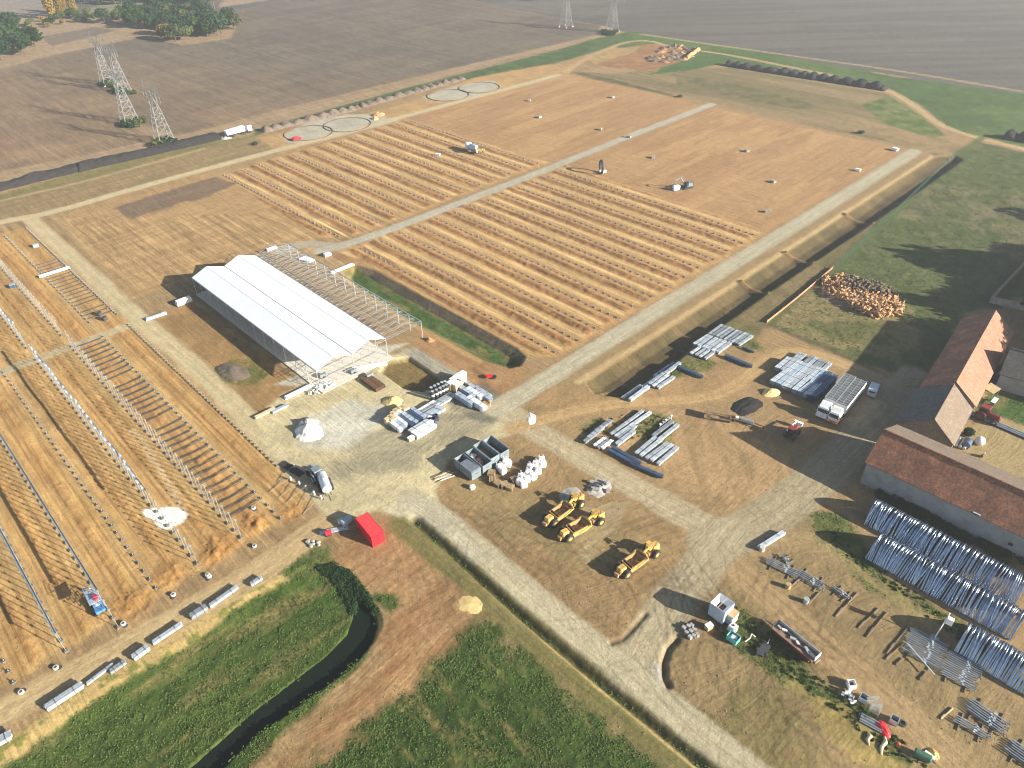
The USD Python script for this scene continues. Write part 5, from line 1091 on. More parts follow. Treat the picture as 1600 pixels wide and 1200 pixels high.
# people at work: one continuous skin each
import manifold3d as m3
def person(name, label, loc, rz, top, legs_, pose=0):
    def s(p, r): return m3.Manifold.sphere(r, 14).translate(tuple(map(float, p)))
    def bone(p, q, r0, r1): return m3.Manifold.batch_hull([s(p, r0), s(q, r1)])
    st = .16 if pose else .09
    hipL, hipR, chest, neck, head = (0, .09, .92), (0, -.09, .92), (.02, 0, 1.30), (.03, 0, 1.48), (.05, 0, 1.65)
    kneeL, kneeR, ankL, ankR = (.05 + st, .10, .50), (.02 - st * .5, -.10, .50), (st, .11, .09), (-st * 1.2, -.11, .09)
    shL, shR, elL, elR = (.0, .19, 1.40), (0, -.19, 1.40), (.06, .26, 1.12), (.10, -.25, 1.13)
    haL, haR = (.26, .20, .95), (.30, -.16, 1.02)
    B = [bone(hipL, kneeL, .085, .06), bone(kneeL, ankL, .06, .045), bone(hipR, kneeR, .085, .06), bone(kneeR, ankR, .06, .045), bone(ankL, (ankL[0] + .15, ankL[1], .05), .05, .04), bone(ankR, (ankR[0] + .15, ankR[1], .05), .05, .04),
         m3.Manifold.batch_hull([s(hipL, .11), s(hipR, .11), s((0, .12, 1.30), .11), s((0, -.12, 1.30), .11)]), m3.Manifold.batch_hull([s((0, .15, 1.38), .07), s((0, -.15, 1.38), .07), s((0, 0, 1.2), .13)]), bone(chest, neck, .08, .055), bone(neck, head, .055, .10), s((.05, 0, 1.68), .105), s((.14, 0, 1.63), .03),
         bone(shL, elL, .055, .042), bone(elL, haL, .042, .032), bone(shR, elR, .055, .042), bone(elR, haR, .042, .032)]
    for h, sg in ((haL, 1), (haR, -1)):
        B.append(bone(h, (h[0] + .07, h[1], h[2] - .02), .032, .03))
        for k in range(4): B.append(bone((h[0] + .07, h[1] + (k - 1.5) * .018, h[2] - .02), (h[0] + .13 - .006 * abs(k - 1.5), h[1] + (k - 1.5) * .021, h[2] - .06), .010, .008))
        B.append(bone((h[0] + .03, h[1] - sg * .03, h[2]), (h[0] + .08, h[1] - sg * .065, h[2] - .02), .012, .009))
    body = B[0]
    for b in B[1:]: body = body + b
    mm = body.to_mesh(); v, f = np.array(mm.vert_properties[:, :3]), np.array(mm.tri_verts)
    t = thing(name, label, 'person', loc, rz)
    part(t, 'body', (v, f), M['skin'], 50)
    # clothes: the same figure, puffed out and cut
    def cloth(nm, zlo, zhi, mt, grow, armcut=True):
        w = v.copy(); tm_ = trimesh.Trimesh(v, f, process=False); w = v + np.array(tm_.vertex_normals) * grow
        c = v[f].mean(1); keep = (c[:, 2] > zlo) & (c[:, 2] < zhi) & ((np.abs(c[:, 0]) < .24) | (c[:, 2] < .7))
        part(t, nm, (w, f[keep]), mt, 50)
    cloth('trousers', .10, .96, M[legs_], .02); cloth('vest', .90, 1.47, M[top], .03)
    part(t, 'helmet', (lambda q: (q[0] * [1, 1, .7] + [.04, 0, 1.73], q[1]))(ico(.125, 2)), M['white_paint'], 40)
mk('skin', (0.45, 0.28, 0.2), .6, 0, .05); mk('hi_vis', (0.62, 0.68, 0.06), .7, 0, .08); mk('denim', (0.05, 0.07, 0.13), .8, 0, .2)
person('person', 'person in a yellow vest standing beside the white wagon, the left one', gz(754, 238.5), 2.0, 'hi_vis', 'denim', 1)
person('person', 'person in a yellow vest standing beside the white wagon, the right one', gz(756.6, 238.7), 4.0, 'hi_vis', 'denim')
person('person', 'person in a yellow vest standing by the blue scissor lift', gz(146, 930), 1.0, 'hi_vis', 'denim')

# wagon and diggers in the far row fields
t = thing('mixer_lorry', 'white and blue concrete wagon in the left row field', 'lorry', gz(738, 238), heading(g(744, 241), g(731, 234)))
part(t, 'cab', cbx(2.9, 0, 2.0, 2.0, 2.4, 2.4, .2), M['white_paint']); part(t, 'windscreen', bx(3.92, 0, 2.35, .05, 2.0, .9), M['glass_dark'])
part(t, 'chassis', bx(0, 0, .95, 8.2, .9, .35), M['steel_dark'])
part(t, 'drum', tube([(1.6, 0, 1.9), (1.2, 0, 2.0), (-1.2, 0, 2.4), (-3.2, 0, 2.9)], [.7, 1.15, 1.25, .55], 16), M['pale_blue'], 40)
part(t, 'chute', rod((-3.3, 0, 2.4), (-4.6, .4, 1.2), .25, 8), M['white_paint']); part(t, 'hopper', cbx(-3.5, 0, 3.3, 1.0, 1.2, .7, .1), M['white_paint'])
for x in (2.8, -1.4, -2.7):
    for s in (-1, 1): part(t, 'wheel', wheel(x, s * 1.0, .52, .42), M['rubber'])
def digger(body):
    def build(t):
        for s in (-1, 1): part(t, 'track', extr([(-1.9, .35), (-1.5, .02), (1.5, .02), (1.9, .35), (1.5, .72), (-1.5, .72)], s * 1.0 - .28, s * 1.0 + .28), M['rubber'])
        part(t, 'house', cbx(-.5, 0, 1.5, 2.8, 2.3, 1.1, .2), M[body]); part(t, 'counterweight', cbx(-1.9, 0, 1.5, .6, 2.3, 1.1, .15), M['steel_dark'])
        part(t, 'cab', cbx(.75, .7, 1.95, 1.3, .95, 1.6, .12), M['glass_dark']); part(t, 'boom', J(rod((.9, -.3, 1.5), (3.0, -.3, 4.4), .24, 6), rod((3.0, -.3, 4.4), (5.0, -.3, 3.6), .2, 6)), M[body]); part(t, 'stick', rod((5.0, -.3, 3.7), (5.5, -.3, 1.2), .15, 6), M[body])
        part(t, 'bucket', extr([(5.1, 1.3), (5.7, 1.3), (5.9, .6), (5.3, .2), (4.8, .6)], -.9, .3), M['steel_dark'])
    return build
t = thing('excavator', 'grey excavator at the far end of the right rows', 'excavator', gz(1073, 294), heading(g(1076, 294), g(1060, 297))); digger('grey_paint')(t)
t = thing('water_tank', 'white plastic tank left of the grey excavator', 'tank', gz(1056, 297), .3, sc=1.2); part(t, 'tank', lumps(cbx(0, 0, .8, 2.2, 1.3, 1.3, .2), .1, 1), M['white_paint']); part(t, 'skid', bx(0, 0, .08, 2.4, 1.4, .16), M['steel_dark'])
single('pipe_coil', J(*[tube([(math.cos(a) * r1, 0.25 * w, 2.6 + math.sin(a) * r1) for a in np.linspace(0, 2 * math.pi, 26)], .22, 6) for r1, w in ((2.4, -1), (2.5, 0), (2.4, 1), (2.2, .4))]), M['steel_dark'], 'big upright coil of black pipe at the start of the right rows', 'coil', loc=gz(939, 271), rz=ANG_A + .9)
single('white_bales', J(bx(0, 0, .5, 1.6, 1, 1), bx(1.2, .6, .4, 1, .9, .8, .4)), M['white_bag'], 'white bales inside the black pipe coil', 'bales', loc=gz(940, 270))
t = thing('car', 'small red car parked on the gravel pad by the tank ring', 'car', gz(464, 219), ANG_A)
part(t, 'body', extr([(-2.0, .35), (2.0, .35), (2.1, .7), (1.2, .92), (.6, 1.4), (-1.3, 1.42), (-2.0, .95)], -.85, .85), M['red_paint']); part(t, 'windscreen', hexa([(1.15, -.7, .97), (1.2, -.7, .95), (1.2, .7, .95), (1.15, .7, .97)], [(.62, -.65, 1.39), (.68, -.65, 1.38), (.68, .65, 1.38), (.62, .65, 1.39)]), M['glass_dark'])
for x in (1.25, -1.25):
    for s in (-1, 1): part(t, 'wheel', wheel(x, s * .75, .31, .2), M['rubber'])
# sledges of plinths and little crates left on the levelled fields
for k, (px, py, lb) in enumerate(((843, 184, 'left of centre on the far left field'), (957, 153, 'near the top of the far left field'), (938, 203, 'close to the central gravel road'), (827, 158, 'small and dark near the top left corner'), (1020, 247, 'near the left edge of the far right field'), (1167, 237, 'in the middle of the far right field'), (1208, 285, 'lower middle of the far right field'), (1398, 235, 'white, at the corner by the right road'), (1340, 267, 'white, along the right road'), (982, 215, 'on the central gravel road'), (684, 243, 'white, in the left rows'), (1199, 332, 'at the right end of the rows'))):
    big = 'white' in lb
    t = thing('pallet_load', 'small pallet load ' + lb, 'pallet load', gz(px, py), ANG_A + .2 * k, sc=1.15 if k == 7 else .9)
    part(t, 'pallet', bx(0, 0, .08, 1.9, 1.3, .15), M['wood'])
    for i in range(4): part(t, 'block', bx(-.6 + (i % 2) * 1.1, -.35 + (i // 2) * .7, .55, .95, .6, .8), M['white_paint' if big else 'concrete_grey'])
# tank rings
def ring(t):
    n = 40
    for k in range(10):
        a0 = k * .628; part(t, 'shutter', tube([(math.cos(a0 + i * .157) * 10.6, math.sin(a0 + i * .157) * 10.6, .12) for i in range(5)], .17, 4), M['rust'])
for (px, py), lb in (((482, 208), 'behind the red car'), ((543, 195), 'second from the left'), ((700, 149), 'third from the left'), ((749, 137), 'farthest right')):
    copies('ring', 'tank_ring', ring, 'large low dark ring on the gravel pad, ' + lb, 'ring', gz(px, py), 0, 'tank rings on the gravel pads')

# hopper, cabins and scrap at the lower right
hH = heading(ab(71.8, -30.7), ab(71.8, -28.6))
hH = heading(g(1110, 958), g(1125, 969))
t = thing('feed_hopper', 'tall grey box hopper with a funnel top beside the link road', 'hopper', gz(1124, 962), hH)
W_ = 2.7
for a in range(4):
    part(t, 'side_panel', move(bx(0, W_ / 2, 1.9, W_, .08, 2.9), (0, 0, 0), a * math.pi / 2), M['hopper_grey'] if 'hopper_grey' in M else M['pale_blue'])
    part(t, 'funnel_plate', move((np.array([[-W_ / 2, W_ / 2, 3.35], [W_ / 2, W_ / 2, 3.35], [.55, .55, 2.4], [-.55, .55, 2.4], [-W_ / 2, W_ / 2, 3.28], [W_ / 2, W_ / 2, 3.28], [.55, .55, 2.33], [-.55, .55, 2.33]]), np.array([[0, 1, 2], [0, 2, 3], [4, 6, 5], [4, 7, 6], [0, 4, 5], [0, 5, 1]])), (0, 0, 0), a * math.pi / 2), M['white_paint'])
    part(t, 'leg', bx((1, -1, -1, 1)[a] * (W_ / 2 - .1), (1, 1, -1, -1)[a] * (W_ / 2 - .1), .25, .2, .2, .6), M['steel_dark'])
part(t, 'contents', heap(.9, .9, .3, 16, 4), M['rust']); xf(t.GetChild('contents'), (0, 0, 2.42))
part(t, 'cross_bar', J(rod((-W_ / 2, 0, 3.36), (W_ / 2, 0, 3.36), .05), rod((0, -W_ / 2, 3.38), (0, W_ / 2, 3.38), .05)), M['galvanised'])
t = thing('site_cabin', 'small white cabin with a brown roof touching the hopper', 'cabin', gz(1139, 968), hH)
part(t, 'walls', bx(0, 0, 1.0, 1.9, 1.7, 2.0), M['white_paint']); part(t, 'roof', cbx(0, 0, 2.07, 2.05, 1.85, .12, .04), M['wood']); part(t, 'door', bx(.3, -.87, .95, .8, .05, 1.8), M['galvanised'])
t = thing('big_tank', 'white plastic cube tank below the white cabin', 'tank', gz(1144, 985), hH); part(t, 'tank', cbx(0, 0, .7, 1.2, 1.2, 1.2, .15), M['white_bag']); part(t, 'cage', J(*[bx(0, 0, z, 1.26, 1.26, .04) for z in (.3, .7, 1.1)]), M['galvanised']); part(t, 'cap', rod((0, 0, 1.3), (0, 0, 1.38), .2, 10), M['steel_dark'])
t = thing('open_bin', 'turquoise open bin below the white cube tank', 'bin', gz(1145, 1000), hH)
part(t, 'wall', J(bx(0, .65, .55, 1.7, .06, 1.0), bx(0, -.65, .55, 1.7, .06, 1.0), bx(.85, 0, .55, .06, 1.3, 1.0), bx(-.85, 0, .55, .06, 1.3, 1.0)), M['turquoise']); part(t, 'floor', bx(0, 0, .1, 1.6, 1.2, .1), M['white_paint']); part(t, 'rubbish', bx(.1, .1, .6, .9, .7, .4, .4), M['white_bag'])
t = thing('crate', 'small white topped wooden crate left of the tank', 'crate', gz(1107, 982), .5); part(t, 'box', bx(0, 0, .45, 1.1, .8, .9), M['wood']); part(t, 'lid', bx(0, 0, .93, 1.2, .9, .06), M['white_paint'])
t = thing('block_pile', 'two heaps of pale concrete blocks beside the link road', 'blocks', gz(1079, 988), .3)
for k in range(9): part(t, 'block', bx((k % 3) * .7 - .7 + r_.uniform(-.1, .1), (k // 3) * .9 - .9, .3, .5, .6, .6, r_.random()), M['concrete_grey'])
t = thing('scrap_tubing', 'white bent tubing lying in the weeds', 'frame', gz(1172, 1000), .4); part(t, 'tube', tube([(-1, 0, .2), (0, .1, .3), (.6, .5, .6), (1.0, 0, .2)], .07, 5), M['white_paint'])
t = thing('old_harrow', 'old dark trailer frame in the weeds left of the red trailer', 'trailer', gz(1192, 1018), .8); part(t, 'frame', J(bx(0, 0, .5, 2.4, 1.2, .15), rod((-1.2, .5, .3), (1.6, .5, .5), .06), rod((1.2, -.6, .5), (1.3, .9, .7), .08)), M['steel_dark']); part(t, 'drawbar', rod((1.2, 0, .5), (2.4, .2, .4), .07), M['white_paint'])
for s in (-1, 1): part(t, 'wheel', wheel(-.5, s * .75, .35, .2), M['rubber'])
hT = heading(g(1215, 992), g(1256, 1026))
t = thing('farm_trailer', 'long dark red farm trailer full of scrap beside the rutted track', 'trailer', gz(1240, 1008), hT)
part(t, 'floor', bx(0, 0, .85, 7.4, 2.0, .12), M['wood_old'])
part(t, 'side_board', turn(bx(0, 0, 0, 7.4, .1, 1.0), [1, 0, 0], .5), M['dark_red']); xf(t.GetChild('side_board'), (0, -1.2, 1.25))
part(t, 'side_board', bx(0, 1.05, 1.2, 7.5, .07, .6), M['galvanised']); part(t, 'end_board', bx(3.75, .3, 1.25, .1, 1.5, .75), M['white_paint']); part(t, 'end_board', bx(-3.75, .2, 1.2, .1, 1.7, .5), M['steel_dark'])
for x in (-1.4, -.2):
    for s in (-1, 1): part(t, 'wheel', wheel(x, s * .8, .42, .25), M['rubber'])
part(t, 'drawbar', rod((-3.7, 0, .7), (-5.2, 0, .5), .08), M['steel_dark'])
for k in range(8): part(t, 'scrap', bx(-3 + k * .85, .2 + r_.uniform(-.3, .3), 1.05, r_.uniform(.6, 1.3), r_.uniform(.2, .5), .25, r_.uniform(-.5, .5)), M[('galvanised', 'white_paint', 'steel_dark')[k % 3]])
single('rusty_plough', J(bx(0, 0, .5, 2.0, .2, .2), *[rod((-.8 + k * .5, 0, .5), (-.6 + k * .5, .3, 0), .08) for k in range(4)], bx(.3, -.4, .5, 1.2, .8, .5)), M['wood_old'], 'small rusty implement just below the red trailer', 'implement', loc=gz(1268, 1032), rz=.5)
sc_ = [(1329, 1072, 'pale metal crate standing highest in the scrap line', 0), (1322, 1083, 'white chairs piled in the grass', 1), (1327, 1092, 'second clump of white chairs', 1), (1348, 1094, 'small white box in the scrap line', 0), (1364, 1101, 'grey wire cages side by side', 2), (1366, 1112, 'low grey wire cage nearest the tyres', 2), (1341, 1120, 'single black tyre in the scrap line', 3), (1396, 1128, 'square grey box with an open top', 0), (1413, 1137, 'dark oval tub by the rutted track', 3), (1404, 1164, 'orange rag on the ground', 4), (1459, 1178, 'yellow and white scrap heap near the track', 5), (1440, 1183, 'dark green clump of old machinery', 6), (1332, 960 - 20, 'grey bucket by the bearer timbers', 3)]
for k, (px, py, lb, kd) in enumerate(sc_[:12]):
    t = thing('scrap_item', lb, 'scrap', gz(px, py), k * .8)
    if kd == 0: part(t, 'box', J(bx(0, .5, .5, 1.1, .08, .9), bx(0, -.5, .5, 1.1, .08, .9), bx(.5, 0, .5, .08, .95, .9), bx(-.5, 0, .5, .08, .95, .9)), M['galvanised' if k else 'white_paint']); part(t, 'base', bx(0, 0, .1, 1, 1, .1), M['steel_dark'])
    elif kd == 1:
        for i in range(4): part(t, 'chair', J(bx(i * .5 - .8, r_.uniform(-.4, .4), .45, .45, .45, .06, i), bx(i * .5 - .8, r_.uniform(-.4, .4), .7, .06, .45, .5, i), rod((i * .5 - .9, -.2, 0), (i * .5 - .9, -.2, .45), .03)), M['white_paint'])
    elif kd == 2: part(t, 'cage', J(*[rod((-.9 + i * .3, -.6, .1), (-.9 + i * .3, -.6, 1.0), .03) for i in range(7)], *[rod((-.9 + i * .3, .6, .1), (-.9 + i * .3, .6, 1.0), .03) for i in range(7)], *[rod((-.9, y, z), (.9, y, z), .03) for y in (-.6, .6) for z in (.1, .55, 1.0)], *[rod((-.9 + i * .3, -.6, 1.0), (-.9 + i * .3, .6, 1.0), .03) for i in range(7)]), M['galvanised'])
    elif kd == 3: part(t, 'tyre', (lambda q: (q[0][:, [0, 2, 1]] * [1, 1, 1], q[1][:, ::-1]))(wheel(0, .15, .55, .28)), M['rubber'])
    elif kd == 4: part(t, 'rag', heap(.7, .4, .25, 14, 2), M['orange_paint'])
    elif kd == 5: part(t, 'heap', heap(1.0, .7, .6, 18, 3), M['yellow_paint']); part(t, 'board', bx(-.2, .8, .3, 1.4, .5, .2, .5), M['white_paint'])
    else: part(t, 'machine', lumps(cbx(0, 0, .5, 2.2, 1.0, .9, .2), .5, 1), M['green_paint']); part(t, 'arm', rod((0, 0, .8), (-1.6, .3, .6), .1), M['steel_dark'])
t = thing('pipe_bundle', 'short bundle of grey pipes behind the red tarpaulin', 'pipes', gz(1361, 1131), heading(g(1353, 1126), g(1372, 1136)))
for k in range(6): part(t, 'pipe', rod((-1.5, -.6 + k * .24, .2 + .1 * (k % 2)), (1.5, -.6 + k * .24, .2 + .1 * (k % 2)), .1, 7), M['galvanised_dull'])
single('red_tarpaulin', lumps(heap(.95, 1.5, .75, 22, 5), .3, 1.4), M['red_paint'], 'bright red tarpaulin bundle among the scrap', 'tarpaulin', loc=gz(1380, 1139), rz=.3)
for k, ((x0, y0), (x1, y1)) in enumerate((((1382, 1152), (1377, 1180)), ((1356, 1145), (1358, 1165)))):
    p, q = gz(x0, y0), gz(x1, y1)
    single('canvas_roll', tube([p, p * .7 + q * .3 + [.3, 0, .15], p * .4 + q * .6 + [-.2, 0, .1], q], [.22, .3, .26, .15], 8) if False else tube([p - p, (q - p) * .3 + [.25, 0, .15], (q - p) * .6 + [-.2, 0, .1], q - p], [.2, .3, .26, .12], 8), M['wood_pale'], ('long yellow canvas roll below the red tarpaulin', 'short yellow canvas roll left of the red tarpaulin')[k], 'roll', loc=p)
# implements beside the dirt track: a disc harrow and friends
t = thing('disc_harrow', 'dark disc harrow standing beside the curving dirt track', 'harrow', gz(1126, 655), heading(g(1110, 655), g(1140, 660)))
part(t, 'frame', J(bx(0, .9, .7, 4.6, .2, .2), bx(0, -.9, .7, 4.6, .2, .2), bx(-2, 0, .7, .2, 2, .2), bx(2, 0, .7, .2, 2, .2), bx(-2.6, 0, 1.2, .8, 2.2, 1.0)), M['wood_old'])
for k in range(8): part(t, 'disc', disc(-1.7 + k * .48, -.9, .32, .34, .05, 12), M['steel_dark'])
part(t, 'drawbar', rod((2, 0, .7), (4.2, 0, .5), .1), M['wood_old'])
t = thing('roller', 'grey field roller at the end of the implement line', 'roller', gz(1167, 661), heading(g(1160, 659), g(1176, 664))); part(t, 'drum', rod((-1.3, 0, .6), (1.3, 0, .6), .5, 14), M['galvanised_dull']); part(t, 'frame', J(bx(0, .7, .6, 3, .12, .15), bx(0, -.7, .6, 3, .12, .15)), M['wood_old'])
t = thing('roller', 'rusty cultivator right of the field roller', 'cultivator', gz(1183, 668), heading(g(1176, 664), g(1190, 670))); part(t, 'frame', J(bx(0, .4, .6, 2.6, .15, .15), bx(0, -.4, .6, 2.6, .15, .15)), M['rust'])
for k in range(5): part(t, 'tine', rod((-1.1 + k * .55, .4, .6), (-.9 + k * .55, .4, 0), .05), M['steel_dark'])
t = thing('tool_carrier', 'white topped carrier between harrow and roller', 'carrier', gz(1150, 657), heading(g(1140, 655), g(1160, 660))); part(t, 'beam', bx(0, 0, .6, 3.4, .25, .2), M['wood_old']); part(t, 'box', bx(.1, 0, .85, .6, .6, .4), M['white_paint'])
for s in (-1, 1): part(t, 'wheel', wheel(-.6, s * .6, .35, .2), M['rubber'])
# loose soil, heaps, banks
def bank(p0, p1, w, h, seed, n=60, m=9, step=None):
    """A long tipped bank of soil from p0 to p1, in its own frame."""
    L_ = math.hypot(p1[0] - p0[0], p1[1] - p0[1]); v = []
    for i in range(n + 1):
        for j in range(m + 1):
            x, q = L_ * i / n, j / m * 2 - 1
            nz = meshkit.fbm(np.array([x * .16, q * 1.6 + seed, seed * 2.0]), 3, seed)
            lump = 1 if step is None else .55 + .6 * abs(math.sin(math.pi * x / step + .8 * math.sin(x * .13)))
            e = min(1, min(i, n - i) / (n * .02 + .5))
            v.append([x, q * w / 2 * (.85 + .3 * nz), (h * (1 - q * q) ** .8 * (.6 + .8 * nz) * lump) * e - .08 - (.15 if j in (0, m) else 0)])
    f = []
    for i in range(n):
        for j in range(m):
            a = i * (m + 1) + j; b = a + m + 1; f += [[a, b, b + 1], [a, b + 1, a + 1]]
    return np.array(v), np.array(f)
def put_bank(px0, px1, w, h, seed, mm, lb, **k):
    p, q = g(*px0), g(*px1); single('soil_bank', bank(p, q, w, h, seed, **k), M[mm], lb, 'soil bank', loc=p, rz=heading(p, q))
put_bank((-60, 309), (134, 261.5), 7.0, 2.5, 1, 'dark_shaded_soil', 'dark soil bank at the left edge, first stretch', n=90)
put_bank((118, 266), (345, 214), 7.0, 2.5, 2, 'dark_shaded_soil', 'dark soil bank between the largest pylon and the tipper lorry', n=140)
put_bank((408, 206), (562, 168), 6.0, 1.9, 3, 'brown_soil', 'row of brown soil heaps right of the tipper lorry', n=150, step=5.5)
put_bank((560, 168), (726, 123), 5.5, 1.8, 4, 'brown_soil', 'row of brown soil heaps behind the right gravel pad', n=150, step=5.5)
put_bank((1132, 101), (1386, 140), 8.5, 2.6, 5, 'dark_shaded_soil', 'long black soil bank across the upper right meadow', n=160, step=6)
put_bank((1566, 214), (1680, 232), 8, 3.0, 6, 'dark_shaded_soil', 'black soil bank at the right edge', n=60, step=6)
for (px, py, rx, ry, h, sd, mm, lb) in ((482, 677, 3.0, 3.4, 1.9, 1, 'chalk', 'white chalk heap on the gravel yard, nearest the camera'), (481, 664, 2.6, 2.4, 1.7, 2, 'rubble', 'grey gravel heap behind the white chalk heap'), (613, 628, 2.6, 2.0, 1.3, 3, 'sand', 'yellow sand heap beside the wrapped bundles'), (936, 763, 3.0, 2.4, .4, 4, 'rubble', 'grey rubble heap beside the dirt road'), (893, 777, 2.8, 2.5, .35, 5, 'rubble', 'pale rubble heap behind the first scraper'), (735, 943, 2.6, 2.2, .22, 6, 'sand', 'straw coloured heap on the bare ground'), (592, 180, 3.4, 2.4, 1.6, 7, 'orange_soil', 'orange soil heap by the second tank ring'), (586, 186, 2.2, 1.8, 1.3, 8, 'sand', 'sandy heap at the edge of the far track'), (700, 536, 1.2, 1.0, .8, 9, 'orange_soil', 'small orange heap at the end of the bare bay') if False else (671, 532, 1.3, 1.1, .9, 9, 'orange_soil', 'small orange heap at the end of the bare bay'), (1165, 634, 4.6, 2.8, .8, 10, 'dark_shaded_soil', 'low dark manure heap beside the dirt track'), (830, 655, 2.2, 1.2, .3, 11, 'chalk', 'pale spill at the mouth of the right road'), (362, 580, 5.5, 3.0, 1.0, 12, 'brown_soil', 'grassed over soil mound left of the shed'), (1205, 614, 2.4, 1.8, 1.1, 13, 'sand', 'straw heap in front of the blue bundles')):
    single('heap', heap(rx, ry, h, 34, sd, .3), M[mm], lb, 'heap', loc=gz(px, py), rz=sd)
t = thing('rubble_blocks', 'broken concrete slabs lying on the grey rubble heap', 'rubble', gz(936, 762))
for k in range(12): part(t, 'slab', bx(r_.uniform(-1.8, 1.8), r_.uniform(-1.4, 1.4), .35 + r_.random() * .2, r_.uniform(.4, 1.1), r_.uniform(.3, .8), .18, r_.random() * 3), M['concrete_grey' if k % 3 else 'steel_dark'])
# stump wood heap behind the farm and the orange barrier
r_ = random.Random(21)
t = thing('wood_heap', 'large sprawling heap of split orange firewood in the rough meadow', 'wood heap', g(1345, 467), 0)
o = g(1345, 467); lo = [(1283, 437), (1310, 432), (1345, 440), (1400, 458), (1412, 475), (1408, 492), (1370, 500), (1340, 488), (1315, 472), (1285, 462)]
pts = scatter(lo, 1100, 22)
cx = np.array([p[0] for p in pts]); cy = np.array([p[1] for p in pts])
single_ms, dark_ms = [], []
for k, (px, py) in enumerate(pts):
    p = g(px, py); d = min(1.0, .25 + .8 * (1 - ((px - 1345) / 75) ** 2)); hh = max(.1, d * 2.2 * r_.random())
    L2 = r_.uniform(.5, 1.3); q = move(bx(0, 0, 0, L2, r_.uniform(.2, .5), r_.uniform(.2, .4)), (0, 0, 0)); q = turn(q, [r_.random() - .5, r_.random() - .5, r_.random()], r_.uniform(0, 3))
    q = (q[0] + (p - o) + [0, 0, hh], q[1])
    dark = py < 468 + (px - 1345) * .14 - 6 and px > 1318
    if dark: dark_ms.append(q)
    elif k % 3 == 0 and k < 900: part(t, 'log', q, M['cut_wood'])
    else: single_ms.append(q)
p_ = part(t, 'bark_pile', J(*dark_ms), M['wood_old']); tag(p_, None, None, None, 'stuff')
p_ = part(t, 'log_pile', J(*single_ms), M['cut_wood']); tag(p_, None, None, None, 'stuff')
single('wood_core', heap(11, 6.5, 1.5, 40, 4), M['wood_old'], 'dark bark and earth under the split firewood', 'heap', loc=g(1347, 468), rz=ANG_B + .25)
t = thing('red_earth_heaps', 'field of red and brown earth heaps in the upper right', 'heap', g(1050, 86), 0)
o = g(1050, 86)
for k, (px, py) in enumerate(scatter([(1005, 95), (1040, 72), (1065, 70), (1092, 80), (1082, 90), (1050, 98), (1020, 98)], 46, 31)):
    v, f = heap(r_.uniform(1.6, 3), r_.uniform(1.5, 2.6), r_.uniform(.8, 1.7), 16, k, .4); part(t, 'mound', (v + (g(px, py) - o), f), M[('orange_soil', 'brown_soil', 'brown_soil')[k % 3]])
single('earth_bank', bank(g(1092, 77), g(1072, 92), 3, 1.6, 9, n=30), M['orange_soil'], 'orange end of the earth heaps facing the meadow', 'soil bank', loc=g(1092, 77), rz=heading(g(1092, 77), g(1072, 92)))
t = thing('barrier', 'orange plastic barrier fence running up to the rough meadow', 'fence', g(1198, 505), 0)
fp = [g(*p) for p in ((1198, 506), (1222, 487), (1248, 466), (1275, 443), (1301, 421))]
for a, b in zip(fp[:-1], fp[1:]):
    d = b - a; L2 = math.hypot(d[0], d[1]); part(t, 'net', move(bx(L2 / 2, 0, .5, L2, .05, .7), a - fp[0], heading(a, b)), M['orange_net'])
for a in fp: part(t, 'stake', rod(a - fp[0] + [0, 0, -.1], a - fp[0] + [0, 0, 1.3], .05), M['wood'])
t = thing('wire_fence', 'green wire fence along the rough meadow', 'fence', g(1303, 420), 0)
fp = [g(*p) for p in ((1303, 420), (1335, 391), (1365, 362), (1398, 333), (1430, 302), (1462, 272), (1490, 246))]
for a, b in zip(fp[:-1], fp[1:]):
    d = b - a; L2 = math.hypot(d[0], d[1])
    part(t, 'mesh_panel', J(*[move(rod((0, 0, z), (L2, 0, z), .035, 3), a - fp[0], heading(a, b)) for z in (.3, .7, 1.1, 1.5)]), M['green_paint'])
    for k in range(6): part(t, 'post', rod(a + d * k / 6 - fp[0] + [0, 0, -.1], a + d * k / 6 - fp[0] + [0, 0, 1.7], .05), M['green_paint'])
# farm yard things
for k, (px, py, lb) in enumerate(((1501, 694, 'farthest left grey culvert pipes by the small barn'), (1509, 697, 'dark blue drum tank beside the culvert pipes'))):
    t = thing('tank', lb, 'pipes' if k == 0 else 'tank', g(px, py), heading(g(1497, 700), g(1505, 686)))
    if k == 0:
        for i in range(3): part(t, 'pipe', rod((-1.6, -.9 + i * .75, .35), (1.6, -.9 + i * .75, .35), .33, 10), M['galvanised'])
    else: part(t, 'tank', tube([(-1.1, 0, .8), (-.9, 0, .8), (.9, 0, .8), (1.1, 0, .8)], [.4, .8, .8, .4], 14), M['blue_steel'], 40); part(t, 'cradle', bx(0, 0, .12, 1.8, 1.2, .24), M['steel_dark'])
single('gas_tank', ico(1.0, 3, (1, 1, .95), (0, 0, .9)), M['white_bag'], 'round white tank on the farm yard', 'tank', loc=g(1529, 694), smooth=40)
single('round_bush', ico(1.0, 2, (1.1, 1, 1), (0, 0, .8)) if False else leaves([(0, 0, .9), (.4, .3, .8), (-.4, -.2, .8)], [1.0, .7, .7], 420, .22, np.random.default_rng(5)), M['leaf_dark'], 'clipped round bush at the corner of the small barn', 'bush', loc=g(1512, 680))
t = thing('drainpipe_stack', 'long grey pipes lying along the edge of the farm lawn', 'pipes', g(1580, 674), heading(g(1553, 662), g(1605, 684)))
for i in range(6): part(t, 'pipe', rod((-8, -.7 + i * .3, .2 + .08 * (i % 2)), (8, -.7 + i * .3, .2 + .08 * (i % 2)), .14, 7), M['galvanised' if i % 2 else 'steel_dark'])
t = thing('picnic_shed', 'low brown board shed roof beside the orange barn', 'shed', g(1545, 618), heading(g(1540, 620), g(1552, 612)))
